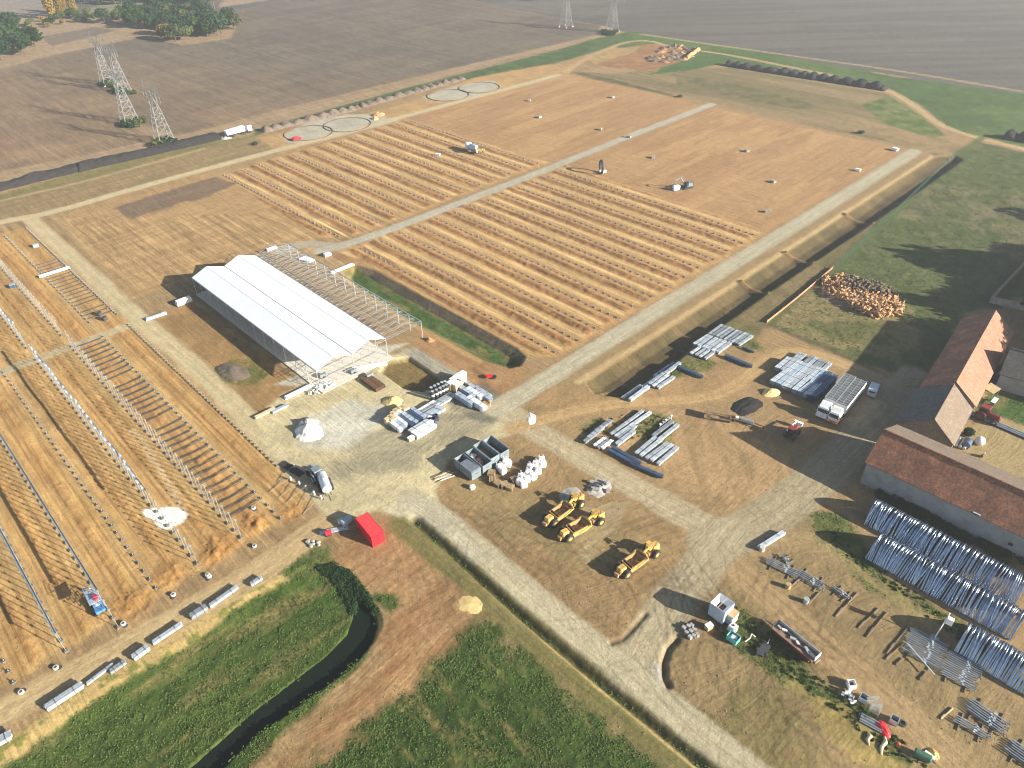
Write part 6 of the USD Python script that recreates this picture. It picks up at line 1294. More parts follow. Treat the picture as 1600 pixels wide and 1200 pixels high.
part(t, 'roof', turn(bx(0, 0, 0, 3.2, 2.4, .1), [1, 0, 0], .12), M['wood']); xf(t.GetChild('roof'), (0, 0, 2.0))
for a in (-1.4, 1.4):
    for b in (-1, 1): part(t, 'post', bx(a, b, .95, .12, .12, 1.9), M['wood_old'])
t = thing('workbench', 'white topped bench in front of the board shed', 'bench', g(1552, 630), heading(g(1548, 634), g(1558, 622))); part(t, 'top', bx(0, 0, .85, 2.4, .9, .08), M['white_paint'])
for a in (-1, 1): part(t, 'trestle', bx(a, 0, .4, .1, .8, .8), M['wood_old'])
t = thing('livestock_trailer', 'dark trailer with a pale tailgate behind the board shed', 'trailer', g(1557, 597), heading(g(1553, 605), g(1566, 583))); part(t, 'bed', bx(0, 0, .8, 4.6, 1.9, .15), M['steel_dark']); part(t, 'side_rail', J(bx(0, .95, 1.1, 4.6, .06, .5), bx(0, -.95, 1.1, 4.6, .06, .5)), M['rust']); part(t, 'tailgate', bx(2.2, 0, 1.2, .3, 1.2, .6), M['white_paint'])
for s in (-1, 1): part(t, 'wheel', wheel(-.4, s * 1.0, .42, .25), M['rubber'])
t = thing('gate_boom', 'white gate post between the two barns', 'post', g(1413, 668), 0); part(t, 'post', rod((0, 0, 0), (0, 0, 3.2), .1, 8), M['white_paint']); part(t, 'base', bx(0, 0, .1, .4, .4, .2), M['concrete'])
t = thing('scrap_shelf', 'cluttered dark shelf of parts under the small barn', 'shelf', g(1450, 672), ANG_B)
for k in range(14): part(t, 'item', bx(r_.uniform(-4, 3.5), r_.uniform(-1, 1), .4 + r_.random() * .6, r_.uniform(.3, 1), r_.uniform(.3, .8), r_.uniform(.3, .8), r_.random()), M[('steel_dark', 'rubber', 'white_paint', 'wood', 'steel_dark')[k % 5]])
t = thing('rubble_bed', 'pale rubble basin between the two barns', 'heap', g(1470, 690)); part(t, 'stones', heap(2.6, 1.5, .5, 20, 3), M['rubble']); part(t, 'bag', lumps(cbx(-1.6, .8, .5, .8, .8, .9, .2), .2, 1), M['white_bag'])
t = thing('wheelbarrow', 'red pump on the farm yard edge', 'pump', g(1535, 714), .4); part(t, 'pump', cbx(0, 0, .4, .9, .5, .6, .08), M['rust']); part(t, 'pipe', rod((.3, 0, .5), (.2, 0, 1.2), .05), M['white_paint'])
t = thing('quad', 'small red barrow with a black wheel beside the basin', 'barrow', gz(764, 591), .4); part(t, 'tray', hexa([(-.5, -.4, .4), (.5, -.4, .4), (.5, .4, .4), (-.5, .4, .4)], [(-.7, -.55, .8), (.7, -.55, .8), (.7, .55, .8), (-.7, .55, .8)]), M['red_paint']); part(t, 'wheel', wheel(.9, 0, .35, .2), M['rubber'])
single('tyre', (lambda q: (q[0][:, [0, 2, 1]], q[1][:, ::-1]))(wheel(0, .15, .8, .4)), M['rubber'], 'black tyre lying beside the red barrow', 'tyre', loc=gz(771, 593))
# ------------------------------------------------------------------ bundles of steel profiles
def bundle(n, layers, w, L_, mm, strap='steel_dark', kind_='u'):
    """n profiles side by side and in layers, strapped, on two bearers; length along x."""
    def build(t):
        rg_ = random.Random(n * 31 + layers)
        pw = w / n
        for j in range(layers):
            for i in range(n):
                y = -w / 2 + pw * (i + .5); z = .14 + (j + .5) * pw * .8; dx = rg_.uniform(-.12, .12)
                if kind_ == 'tube': q = rod((-L_ / 2 + dx, y, z), (L_ / 2 + dx, y, z), pw * .44, 7)
                else: q = J(bx(dx, y, z + pw * .3, L_, pw * .86, .03), bx(dx, y - pw * .4, z, L_, .03, pw * .6), bx(dx, y + pw * .4, z, L_, .03, pw * .6))
                part(t, 'profile', q, M[mm])
        zt = .14 + layers * pw * .8 + .02
        for s in (-.32, .32):
            part(t, 'bearer', bx(L_ * s, 0, .07, .12, w + .2, .14), M['wood'])
            part(t, 'strap', J(bx(L_ * s * .8, 0, zt + .03, .06, w + .06, .02), bx(L_ * s * .8, w / 2 + .03, zt / 2 + .05, .06, .02, zt - .1), bx(L_ * s * .8, -w / 2 - .03, zt / 2 + .05, .06, .02, zt - .1)), M[strap])
    return build
_bk = {}
def put_bundle(name, label, cat, loc, rz, group, n=3, layers=3, w=.85, L_=6.0, mm='galvanised', kind_='u', tilt=None):
    key = f'bundle {n} {layers} {w} {L_} {mm} {kind_}'
    return copies(key, name, bundle(n, layers, w, L_, mm, kind_=kind_), label, cat, loc, rz, group, tilt=tilt)
def row(p0, p1, n, where, group, ang=None, jit=.04, seed=0, mms=('galvanised',), flip=False, **k):
    """n bundles laid side by side from p0 to p1 (photo points of the first and last centres)."""
    a, b = g(*p0), g(*p1); r_ = random.Random(seed)
    for i in range(n):
        p = a + (b - a) * (i / max(1, n - 1)); p[2] = hz(p)
        lb = (f'{ORD[i]} bundle from the left {where}' if n > 1 else f'bundle of steel profiles {where}')
        put_bundle('profile_bundle', f'{ {"galvanised": "grey", "galvanised_bright": "bright", "galvanised_dull": "dull grey", "blue_steel": "dark blue", "pale_blue": "pale blue", "white_paint": "white wrapped"}[mms[i % len(mms)]] } {lb}', 'bundle', p + [r_.uniform(-.15, .15), r_.uniform(-.15, .15), 0], (ANG_A if ang is None else ang) + r_.uniform(-jit, jit), group, mm=mms[i % len(mms)], **k)
GB, GN, GD, BS, PB, WP = 'galvanised_bright', 'galvanised', 'galvanised_dull', 'blue_steel', 'pale_blue', 'white_paint'
row((1119, 517), (1165, 534), 9, 'in the farthest row by the basin', 'bundles in the farthest row by the basin', mms=(GN, GD), seed=1, w=.7)
row((1095, 534), (1130, 546), 6, 'in the pale row by the basin', 'bundles in the pale row by the basin', mms=(GB, GN), seed=2, w=.9)
row((1088, 549), (1110, 557), 4, 'in the short row by the basin', 'bundles in the short row by the basin', mms=(GB, GN), seed=3, w=.7, L_=4.5)
row((1036, 574), (1050, 578), 3, 'in the row with blue covers by the basin', 'bundles in the row with blue covers', mms=(GB, BS, GN), seed=4)
row((1018, 591), (1040, 600), 4, 'in the second row from the basin end', 'bundles in the second row from the basin end', mms=(GB, GN), seed=5, w=.8)
row((987, 612), (999, 616), 2, 'at the near end of the basin', 'bundles at the near end of the basin', mms=(GN, GB), seed=6, L_=7)
row((1077, 582), (1077, 582), 1, 'lying alone above the orange stakes', None, ang=heading(g(1060, 575), g(1093, 590)), mms=(BS,), seed=7, L_=7)
row((1154, 567), (1154, 567), 1, 'lying alone beside the pale row', None, ang=heading(g(1140, 562), g(1168, 573)), mms=(BS,), seed=8, L_=7)
row((1169, 548), (1169, 548), 1, 'short and single beside the farthest row', None, ang=ANG_B, mms=(BS,), seed=9, L_=3, w=.5)
# the group inside the curve of the dirt track
row((925, 684), (942, 667), 4, 'in the dark group nearest the dirt road', 'bundles in the dark group nearest the dirt road', mms=(GD, GN, BS), seed=11, w=.8, L_=5)
row((937, 693), (949, 697), 3, 'with white caps in the curve of the track', 'bundles with white caps', mms=(WP, GD), seed=12, w=.7, L_=3.4)
row((969, 671), (981, 677), 3, 'in the middle of the curve of the track', 'bundles in the middle of the curve', mms=(GN, GB), seed=13, w=.7)
row((978, 687), (980, 686), 1, 'standing alone in the middle of the curve', None, mms=(GN,), seed=14, w=.9)
row((988, 655), (1001, 658), 2, 'on the grass at the head of the curve', 'bundles on the grass at the head of the curve', mms=(GN, GB), seed=15, w=.7, L_=7)
row((1036, 672), (1044, 678), 2, 'beside the post frames in the curve', 'bundles beside the post frames', mms=(GD, GN), seed=16, w=.8, L_=7)
row((1009, 699), (1043, 714), 5, 'in the row of five in the curve', 'bundles in the row of five', mms=(GN, GB), seed=17, w=.8, L_=7)
for k, ((x0, y0), (x1, y1)) in enumerate((((957, 709), (990, 727)), ((964, 706), (992, 722)), ((994, 730), (1026, 744)))):
    p, q = g(x0, y0), g(x1, y1); put_bundle('profile_bundle', 'dark blue bundle ' + ('on the near side of the track curve, left', 'just behind the left dark bundle of the curve', 'on the near side of the track curve, right')[k], 'bundle', (p + q) / 2, heading(p, q), None, mm=BS, L_=7, w=.8)
t = thing('post_stand', 'white and grey post frames standing on the grass in the curve', 'frame', gz(1040, 662), ANG_A)
for k in range(5): part(t, 'stand', J(rod((-2 + k, 0, 0), (-2 + k, 0, 1.1), .06), bx(-2 + k, 0, 1.12, .5, .4, .06)), M['galvanised' if k % 2 else 'white_paint'])
part(t, 'rail', rod((-2.3, 0, .6), (2.3, 0, .6), .06), M['galvanised'])
# the big stock beside the lorries
Z6 = lambda x, y: (1180 + x * .1625, 540 + y * .1625)
row(Z6(265, 205), Z6(600, 325), 8, 'in the upper row beside the lorries', 'bundles in the upper row beside the lorries', mms=(GB, GN, GB, PB), seed=21, w=1.15, layers=4, L_=6)
row(Z6(215, 330), Z6(590, 480), 8, 'in the lower row beside the lorries', 'bundles in the lower row beside the lorries', mms=(GB, PB, GB, GN), seed=22, w=1.15, layers=4, L_=6)
row(Z6(645, 360), Z6(710, 385), 2, 'in the dark blue end of the upper row', 'dark blue bundles in the upper row', mms=(BS,), seed=23, w=1.3, layers=4)
row(Z6(585, 500), Z6(610, 480), 1, 'in the dark blue end of the lower row', None, mms=(BS,), seed=24, w=1.9, layers=4)
row(Z6(400, 128), Z6(440, 140), 2, 'behind the upper row by the track bend', 'bundles behind the upper row', mms=(GN,), seed=25, w=.9, L_=4)
row(Z6(490, 165), Z6(660, 235), 5, 'in the loose row behind the upper one', 'bundles in the loose row', mms=(GD, GN, GD), seed=26, w=.9, L_=5.5)
# wrapped stock in front of the shed
Z4 = lambda x, y: (560 + x * .1375, 580 + y * .1375)
row(Z4(430, 640), Z4(545, 540), 5, 'in the white striped block on the yard', 'bundles in the white striped block', ang=ANG_B, mms=(WP, PB), seed=31, w=.95, layers=4, L_=4.6)
row(Z4(560, 590), Z4(690, 500), 5, 'in the blue block on the yard', 'bundles in the blue block', ang=ANG_B, mms=(BS, PB, BS), seed=32, w=.95, layers=4, L_=4.6)
row(Z4(690, 655), Z4(760, 700), 3, 'in the white wrapped pile on the yard', 'bundles in the white wrapped pile', mms=(GN, WP, WP), seed=33, w=1.0, layers=4, L_=5.2)
row(Z4(745, 440), Z4(775, 450), 2, 'in the long pair behind the blue block', 'bundles in the long pair', mms=(WP, GD), seed=34, w=.9, layers=3, L_=6.5)
row(Z4(820, 480), Z4(880, 500), 3, 'in the grey trio beside the blue block', 'bundles in the grey trio', mms=(GN, PB, GN), seed=35, w=.9, layers=3, L_=5)
row(Z4(960, 330), Z4(1000, 345), 2, 'low on the yard behind the black reels', 'low bundles on the yard', mms=(GD, GN), seed=36, w=1.0, layers=2, L_=5.5)
row(Z4(1210, 350), Z4(1340, 400), 2, 'at the right end of the yard stock, front', 'front bundles at the right end', ang=ANG_B, mms=(PB, WP), seed=37, w=1.3, layers=4, L_=5.5)
row(Z4(1250, 270), Z4(1420, 300), 3, 'at the right end of the yard stock, middle', 'middle bundles at the right end', ang=ANG_B, mms=(PB, WP, PB), seed=38, w=1.2, layers=4, L_=5)
row(Z4(1300, 200), Z4(1420, 260), 2, 'at the right end of the yard stock, back', 'back bundles at the right end', ang=ANG_B, mms=(PB, GN), seed=39, w=.9, layers=4, L_=5)
def crate(mtop):
    def build(t):
        part(t, 'body', bx(0, 0, .95, 1.9, 1.3, 1.6), M['wood_pale']); part(t, 'cover', cbx(0, 0, 1.8, 1.96, 1.36, .1, .03), M[mtop]); part(t, 'pallet', bx(0, 0, .08, 1.9, 1.3, .15), M['wood'])
        for x in (-.6, 0, .6): part(t, 'batten', bx(x, -.67, .95, .1, .04, 1.6), M['wood'])
    return build
for k, (x, y) in enumerate(((1060, 200), (1120, 215), (1130, 130), (1180, 150), (1090, 160), (1180, 100))):
    copies('crate', 'crate', crate('white_paint'), ('first', 'second', 'third', 'fourth', 'fifth', 'sixth')[k] + ' pale timber crate with a white top behind the black reels', 'crate', g(*Z4(x, y)), ANG_A + .1, 'pale timber crates on the yard', sc=(1, 1, 1.15))
for k, (x, y) in enumerate(((380, 560), (410, 520), (345, 590), (480, 470), (520, 450), (440, 490), (545, 470), (400, 590))):
    copies('crate2', 'crate', crate('wood_pale'), ORD[k] + ' low wooden crate at the back of the white striped block', 'crate', g(*Z4(x, y)), ANG_A, 'wooden crates behind the striped block', sc=(.8, .8, .8))
def reel(t):
    part(t, 'roll', rod((0, 0, .1), (0, 0, 2.3), .42, 12), M['rubber']); part(t, 'label_band', rod((0, 0, 1.0), (0, 0, 1.5), .43, 12), M['white_bag']); part(t, 'cap', rod((0, 0, 2.3), (0, 0, 2.36), .36, 12), M['galvanised'])
for k, (x, y) in enumerate(((850, 320), (895, 300), (935, 280), (970, 262), (1005, 245), (835, 275), (875, 255), (915, 235), (955, 215), (990, 205))):
    copies('reel', 'film_roll', reel, ORD[k] + ' upright black film roll in the double row on the yard', 'roll', g(*Z4(x, y)), k, 'upright black film rolls')
t = thing('bagged_goods', 'jumble of dark wrapped goods at the end of the blue block', 'goods', g(*Z4(850, 570)), .3)
for k in range(9): part(t, 'pack', bx(random.Random(k).uniform(-1.2, 1.2), random.Random(k + 50).uniform(-1, 1), .45, .8, .6, .9, k), M[('steel_dark', 'white_bag', 'blue_steel')[k % 3]])
t = thing('timber_offcuts', 'orange timber ends at the right end of the yard stock', 'timber', g(*Z4(1455, 385)), ANG_B)
for k in range(8): part(t, 'end', bx(-.6 + (k % 4) * .4, (k // 4) * .5, .4, .3, 1.2, .8, .1 * k), M['cut_wood'])
t = thing('timber_offcuts', 'low timber crate in front of the white wrapped pile', 'timber', g(*Z4(600, 780)), ANG_A); part(t, 'box', bx(0, 0, .4, 1.4, .8, .8), M['wood_pale']); part(t, 'sheet', bx(0, 0, .83, 1.5, .9, .05), M['white_paint'])
# bundles laid along the front road
FR = [((1488, 78), (1315, 200), 2), ((1295, 205), (1200, 268), 3), ((1140, 310), (960, 430), 2), ((935, 455), (840, 525), 3), ((790, 545), (695, 610), 2), ((710, 560), (545, 685), 1), ((525, 690), (300, 838), 3), ((400, 745), (275, 825), 1), ((80, 1000), (-60, 1080), 4), ((1640, 20), (1570, 65), 2)]
for k, ((x0, y0), (x1, y1), n) in enumerate(FR):
    p, q = gz(x0 / 4, 900 + y0 / 4), gz(x1 / 4, 900 + y1 / 4); L_ = round(math.hypot(*(p - q)[:2]), 1)
    put_bundle('profile_bundle', 'long grey bundle by the dirt road, ' + ('second from the right', 'third from the right, with a deep shadow', 'thin one in the middle of the line', 'bent dull one in the middle of the line', 'short one right of the double pair', 'slim one between two thicker ones', 'longest one, lying double', 'half hidden behind the longest one', 'at the left edge of the photo', 'last one at the right')[k], 'bundle', (p + q) / 2, heading(q, p), 'profile bundles along the dirt road', n=max(2, n), layers=3 if n > 2 else 2, w=.25 + .26 * n, L_=L_, mm=(GN, GD, GN)[k % 3])
# post bundles on the lower right storage ground
def posts(n, L_, seed):
    def build(t):
        rg_ = random.Random(seed)
        for i in range(n):
            y = (i - n / 2) * .2 + rg_.uniform(-.03, .03); dx = rg_.uniform(-.35, .35); z = .3 + (i % 2) * .16
            q = part(t, 'post', J(bx(dx, y, z, L_, .12, .10), bx(dx + L_ / 2, y, z + .02, .08, .2, .26)), M['galvanised_dull'])
            part(q, 'bracket', bx(dx + L_ * .12 + rg_.uniform(-.1, .1), y, z + .12, .25, .16, .14), M['galvanised_bright'])
        for s in (-.3, .3): part(t, 'bearer', bx(L_ * s, 0, .1, .14, n * .2 + 2.0, .16), M['wood_old'])
    return build
for k, ((x0, y0), (x1, y1), n, lb) in enumerate((((1416, 998), (1472, 1028), 26, 'widest rack of grey posts, nearest the lamp mast'), ((1475, 1035), (1526, 1062), 24, 'square rack of grey posts below the widest one'), ((1512, 1100), (1570, 1140), 13, 'narrow rack of grey posts in the lower right'), ((1490, 1122), (1542, 1152), 6, 'thin rack of dull posts beside the narrow one'), ((1576, 1165), (1640, 1210), 13, 'rack of blue grey posts at the lower right corner'), ((1198, 876), (1245, 899), 8, 'dark rack of posts nearest the link road'), ((1246, 895), (1287, 918), 9, 'loose fan of posts on bearer timbers'), ((1304, 920), (1326, 936), 5, 'short dark blue pack of posts'), ((1222, 870), (1234, 882), 4, 'small pack of short rods'))):
    p, q = gz(x0, y0), gz(x1, y1); t = thing('post_rack', lb, 'post rack', (p + q) / 2, heading(p, q), 'racks of galvanised posts'); posts(n, math.hypot(*(p - q)[:2]), k)(t)
p, q = g(1187, 858), g(1222, 836); put_bundle('profile_bundle', 'bright long bundle lying at the edge of the link road', 'bundle', (p + q) / 2, heading(p, q), None, mm=GB, L_=6.5, w=.8, n=3)
t = thing('post_rack', 'single steel post lying across the widest rack', 'post', gz(1436, 1033), heading(g(1418, 1015), g(1454, 1057))); part(t, 'post', bx(0, 0, .75, 5.5, .12, .12), M['galvanised_bright']); part(t, 'bracket', bx(.8, 0, .86, .3, .2, .14), M['galvanised_bright'])
for k, ((x0, y0), (x1, y1), lb) in enumerate((((1305, 964), (1340, 927), 'first from the left, with a kink'), ((1341, 982), (1373, 951), 'second from the left'), ((1354, 996), (1386, 957), 'third from the left'), ((1385, 1022), (1420, 979), 'beside the widest post rack'), ((1384, 1031), (1411, 1006), 'grey one beside the widest post rack'), ((1470, 1172 - 0), (1489, 1158 - 52), 'short white one near the thin rack') if False else ((1470, 1124), (1489, 1107), 'short white one near the thin rack'), ((1232, 920), (1248, 906), 'short one under the dark rack'), ((1263, 944), (1280, 926), 'short one under the loose fan'), ((1400, 1040), (1410, 1029), 'stub under the widest rack'), ((1437, 1063), (1447, 1050), 'stub below the crossing post'))):
    p, q = gz(x0, y0), gz(x1, y1); L_ = math.hypot(*(p - q)[:2]); single('bearer_timber', J(bx(0, 0, .1, L_, .16, .2), bx(-L_ * .3, .1, .1, L_ * .3, .14, .18, .06)), M['wood_pale' if 'white' in lb else 'wood_old'], 'bearer timber on the ground, ' + lb, 'timber', loc=(p + q) / 2, rz=heading(p, q))
for k, (px, py, mm, lb) in enumerate(((1231, 918, 'wood', 'rusty bucket at the end of the dark rack'), (1259, 941, 'galvanised', 'grey drum by the bearer timber'), (1190, 860, 'concrete', 'pale block beside the bright long bundle'))):
    single('drum', rod((0, 0, 0), (0, 0, .9), .45, 12), M[mm], lb, 'drum', loc=gz(px, py))
# lamp mast
t = thing('lamp_mast', 'leaning white lamp mast with a square box beside the arch stacks', 'mast', gz(1459, 999), heading(g(1459, 999), g(1490, 962)))
part(t, 'mast', rod((0, 0, 0), (1.6, 0, 5.2), .09, 8), M['white_paint']); part(t, 'lamp_box', bx(1.15, -.55, 4.2, .7, .9, 1.2, .2), M['white_paint']); part(t, 'base', bx(0, 0, .2, 1.2, 1.2, .4), M['concrete_grey'])
# ------------------------------------------------------------------ the stacked arches
def arch(seed):
    def build(t):
        W2, H_ = 3.15, 3.4
        pts = []
        for k in range(13):
            u = k / 12 * 2 - 1; pts.append((W2 * u, H_ * (1 - abs(u) ** 1.75 * .98)))
        pts = np.array(pts); tn = np.gradient(pts, axis=0); tn /= np.linalg.norm(tn, axis=1, keepdims=True); nn = np.c_[-tn[:, 1], tn[:, 0]]
        d, w, th_ = .26, .25, .02
        # a U section, open below, carried along the arch
        def strip(o0, o1, y0, y1):
            v = []
            for p, n_ in zip(pts, nn):
                for o, y in ((o0, y0), (o1, y1)): v.append([y, p[0] + n_[0] * o, max(0.02, p[1] + n_[1] * o)])
            f = []
            for k in range(len(pts) - 1):
                a = 2 * k; f += [[a, a + 1, a + 3], [a, a + 3, a + 2]]
            return np.array(v), np.array(f)
        sec = [(-w / 2, 0), (-w / 2, d * .62), (-w * .30, d * .93), (0, d), (w * .30, d * .93), (w / 2, d * .62), (w / 2, 0)]
        v = np.array([[y, p[0] + n_[0] * o, max(.02, p[1] + n_[1] * o)] for p, n_ in zip(pts, nn) for y, o in sec]); ns = len(sec)
        f = []
        for k in range(len(pts) - 1):
            for q in range(ns - 1):
                a = k * ns + q; f += [[a, a + ns, a + ns + 1], [a, a + ns + 1, a + 1]]
        part(t, 'arch_rib', (v, np.array(f)), M['galvanised_arch'], 75)
        for u in (0, len(pts) - 1): part(t, 'foot_plate', bx(0, pts[u][0], .03, .3, .3, .05), M['galvanised_dull'])
    return build
mk('galvanised_arch', (0.36, 0.43, 0.54), 0.27, 1.0, .4, .8)
# three rows of nested arches beside the long barn
ra = random.Random(77)
for r_i, (ac, b0, b1, lb) in enumerate(((110.9, -21.3, 3.5, 'in the stack row along the barn wall'), (103.4, -17.6, 5.5, 'in the middle stack row'), (95.1, -.4, 11.5, 'in the stack row behind the lamp mast'))):
    b = b0; fan = 0.0; k = 0
    while b < b1:
        fan = .8 * fan + ra.gauss(0, .042)
        p = ab(ac + ra.uniform(-.12, .12), b, -.02)
        copies('arch', 'steel_arch', arch(0), 'bent galvanised steel arch standing ' + lb, 'steel arch', p, ANG_B + fan, 'nested arches ' + lb, sc=(1, 1, 1 + ra.uniform(-.03, .03)), tilt=(0, ra.uniform(-.10, .06)))
        b += .20 if ra.random() < .88 else .32
# ------------------------------------------------------------------ rows in the left field: posts, gutters, plinths, girders
def tall_post(t):
    part(t, 'shaft', bx(0, 0, 2.35, .085, .08, 4.75), M['galvanised_dull']); part(t, 'bracket', J(bx(0, 0, 2.6, .5, .16, .14), rod((-.45, 0, 2.6), (.45, 0, 2.9), .04)), M['galvanised_dull']); part(t, 'footing', cbx(0, 0, .12, .6, .6, .4, .05), M['plinth'])
    part(t, 'head_plate', bx(0, 0, 4.74, .4, .3, .05), M['galvanised'])
def stub(t):
    part(t, 'footing', cbx(0, 0, .08, .55, .55, .36, .06), M['plinth']); part(t, 'stub_post', bx(0, .04, .42, .12, .12, .42), M['galvanised_dull']); part(t, 'bolt_plate', bx(0, .04, .28, .34, .3, .03), M['steel_dark'])
PITCH_ = 2.5
def posts_row(a_, b0, b1, lb, grp, skip_=()):
    b = b0
    while b < b1:
        if not any(s0 < b < s1 for s0, s1 in skip_):
            copies('tall_post', 'tall_post', tall_post, lb, 'post', abz(a_ + rp.uniform(-.05, .05), b), ANG_B, grp)
        b += PITCH_
rp = random.Random(3)
leafmat('leaf_grass', [(0.10, 0.15, 0.04), (0.16, 0.215, 0.06), (0.25, 0.26, 0.09), (0.34, 0.28, 0.13)])
mk('clod', (0.20, 0.135, 0.075), .95, 0, .35, .3)
posts_row(25.5, -272, -97, 'tall grey post standing free in the third row from the left road', 'free standing tall posts', ((-196.5, -190),))
posts_row(17.2, -272, -97, 'tall grey post in the row with the lumpy gutter', 'posts under the lumpy gutter', ((-196.5, -190),))
posts_row(2.3, -206, -95.5, 'tall grey post in the row with the long straight gutter', 'posts under the long gutter', ((-196.5, -190),))
posts_row(-5.2, -160, -95, 'tall grey post in the row at the left edge', 'posts in the left edge row')
def gutter_run(a_, b0, b1, lb, jit=0.0):
    t = thing('gutter_run', lb, 'gutter', ab(a_, b0), ANG_B)
    n = int((b1 - b0) / 5)
    for i in range(n):
        dy = rp.uniform(-jit, jit); x = (i + .5) * 5
        part(t, 'gutter_length', J(bx(x, dy, 4.86, 4.97, .34, .03), bx(x, dy - .17, 4.95, 4.97, .03, .2), bx(x, dy + .17, 4.95, 4.97, .03, .2)), M['galvanised_dull' if jit == 0 else ('galvanised_bright', 'galvanised_dull', 'galvanised')[i % 3]])
        if jit:
            for q in (-1.2, 1.2): part(t, 'gutter_clip', bx(x + q + rp.uniform(-.3, .3), dy + rp.uniform(-.2, .2), 5.0, .9, .35, .22), M['galvanised_bright'])
gutter_run(2.3, -206, -99, 'long straight grey gutter ending beside the blue scissor lift')
gutter_run(-5.2, -162, -97, 'straight grey gutter nearest the left edge of the photo')
gutter_run(17.2, -188, -118, 'lumpy half-fixed gutter ending before the white chalk patch', .16)
gutter_run(17.2, -262, -198, 'lumpy half-fixed gutter beyond the small cross road', .16)
# plinths: the ones that show largest singly, the rest as one
PL = []
for a_, b0, b1, st in ((9.8, -272, -97, 2.5), (33.0, -276, -97, 2.5), (39.9, -278, -112, 1.55), (-12.8, -125, -95, 2.5)):
    b = b0
    while b < b1:
        if not -196.5 < b < -190.5: PL.append((a_, b, 'L'))
        b += st
for k in range(13):
    a_ = 109.5 + PER * k
    for b0, b1, s in ((-182.5, -99, 'R'), (-275, -194.5, 'F')):
        b = b0 + (k % 2) * .6
        while b < b1:
            PL.append((a_ + rp.uniform(-.15, .15), b + rp.uniform(-.15, .15), s)); b += PITCH_
PL.sort(key=lambda q: np.hypot(*ab(q[0], q[1])[:2]))
LBL = {'L': 'pale concrete plinth with a steel stub in the left rows', 'R': 'pale concrete plinth with a steel stub in the right row field', 'F': 'pale concrete plinth with a steel stub in the far row field'}
for a_, b, s in PL[:300]:
    nr = int(round((a_ - 109.5) / PER)) if s != 'L' else 0
    where = {'L': 'in the left rows, ' + ('row along the left road' if a_ > 38 else 'row with the girders' if a_ > 30 else 'row between two gutters' if a_ > 0 else 'bottom left corner'), 'R': f'in the {ORD[nr]} row of the right row field', 'F': f'in the {ORD[nr]} row of the far row field'}[s]
    copies('stub', 'plinth', stub, 'low concrete plinth with a steel stub ' + where, 'plinth', abz(a_, b), ANG_B + rp.uniform(-.2, .2), 'plinths ' + where)
ms, mc = [], []
for a_, b, s in PL[300:]:
    p = abz(a_, b); ms.append(move(bx(0, 0, .08, .55, .55, .36), p, ANG_B)); mc.append(move(bx(0, .04, .42, .13, .13, .42), p, ANG_B))
t = thing('plinth_rows', 'hundreds of small concrete plinths in the far rows', 'plinths', kind='stuff')
part(t, 'footings', J(*ms), M['plinth']); part(t, 'stub_posts', J(*mc), M['galvanised_dull'])
# girders laid across the rows
def girder(t):
    L_ = 6.4; ms = [rod((-L_ / 2, -.22, .12), (L_ / 2, -.22, .12), .05), rod((-L_ / 2, .22, .12), (L_ / 2, .22, .12), .05)]
    n = 9
    for k in range(n):
        x0, x1 = -L_ / 2 + L_ * k / n, -L_ / 2 + L_ * (k + 1) / n; ms.append(rod((x0, -.22 if k % 2 else .22, .12), (x1, .22 if k % 2 else -.22, .12), .03, 3))
    part(t, 'girder', J(*ms), M['steel_dark']); part(t, 'end_plate', bx(L_ / 2, 0, .14, .06, .6, .2), M['galvanised'])
for b0, b1, a_ in ((-188, -105, 29.4), (-248, -197, 36.2)):
    b = b0
    while b < b1:
        if rp.random() < .93: copies('girder', 'lattice_girder', girder, 'dark lattice girder lying across the row, ' + ('below the small cross road' if b0 > -200 else 'above the small cross road'), 'girder', abz(a_ + rp.uniform(-.3, .3), b), ANG_A + rp.uniform(-.05, .05), 'girders ' + ('below' if b0 > -200 else 'above') + ' the cross road')
        b += PITCH_
for k, (px, py) in enumerate(((438, 760), (452, 768), (463, 775), (476, 784), (488, 792), (447, 742))):
    p = gz(px, py); copies('lean', 'leaning_rod', lambda t: (part(t, 'rod', rod((-2.4, 0, .1), (2.4, 0, .8), .04), M['galvanised_dull']), part(t, 'foot', bx(2.4, 0, .5, .3, .3, 1.0), M['concrete'])), 'grey rod leaning on the last plinths by the yard corner', 'rod', p, ANG_A + .05 * k, 'leaning rods by the yard corner')
for k, (px, py, lb) in enumerate(((86, 427, 'white sheet lying in the upper left rows'), (57, 386, 'grey pump box in the upper left rows'), (21, 449, 'blue tool case in the leftmost upper row'), (157, 493, 'dark drum near the small cross road, upper'), (165, 500, 'dark drum near the small cross road, lower'))):
    p = gz(px, py)
    if k == 0: single('white_sheet', bx(0, 0, .5, 8.5, 1.0, .5), M['white_panel'], lb, 'sheet', loc=p, rz=ANG_A)
    elif k < 3: t = thing('tool_case', lb, 'box', p, .4); part(t, 'case', cbx(0, 0, .5, 1.6, 1.0, .9, .1), M['galvanised' if k == 1 else 'blue_steel']); part(t, 'lid', bx(0, 0, .98, 1.5, .9, .06), M['pale_blue'])
    else: single('drum', rod((0, 0, 0), (0, 0, 1.1), .6, 12), M['steel_dark'], lb, 'drum', loc=p)
# white rings at the row ends along the front road
for k, (px, py) in enumerate(((270, 934), (196, 978), (93, 1043), (37, 1079), (396, 853), (321, 901), (325, 905), (398, 797))):
    copies('ringc', 'concrete_ring', lambda t: (part(t, 'ring', (lambda q: (q[0][:, [0, 2, 1]], q[1][:, ::-1]))(wheel(0, .3, .42, .4, 16)), M['concrete']), part(t, 'base', rod((0, 0, -.05), (0, 0, .08), .4, 12), M['steel_dark'])), 'pale concrete ring at the end of a row by the dirt road', 'ring', gz(px, py), k, 'concrete rings by the dirt road')
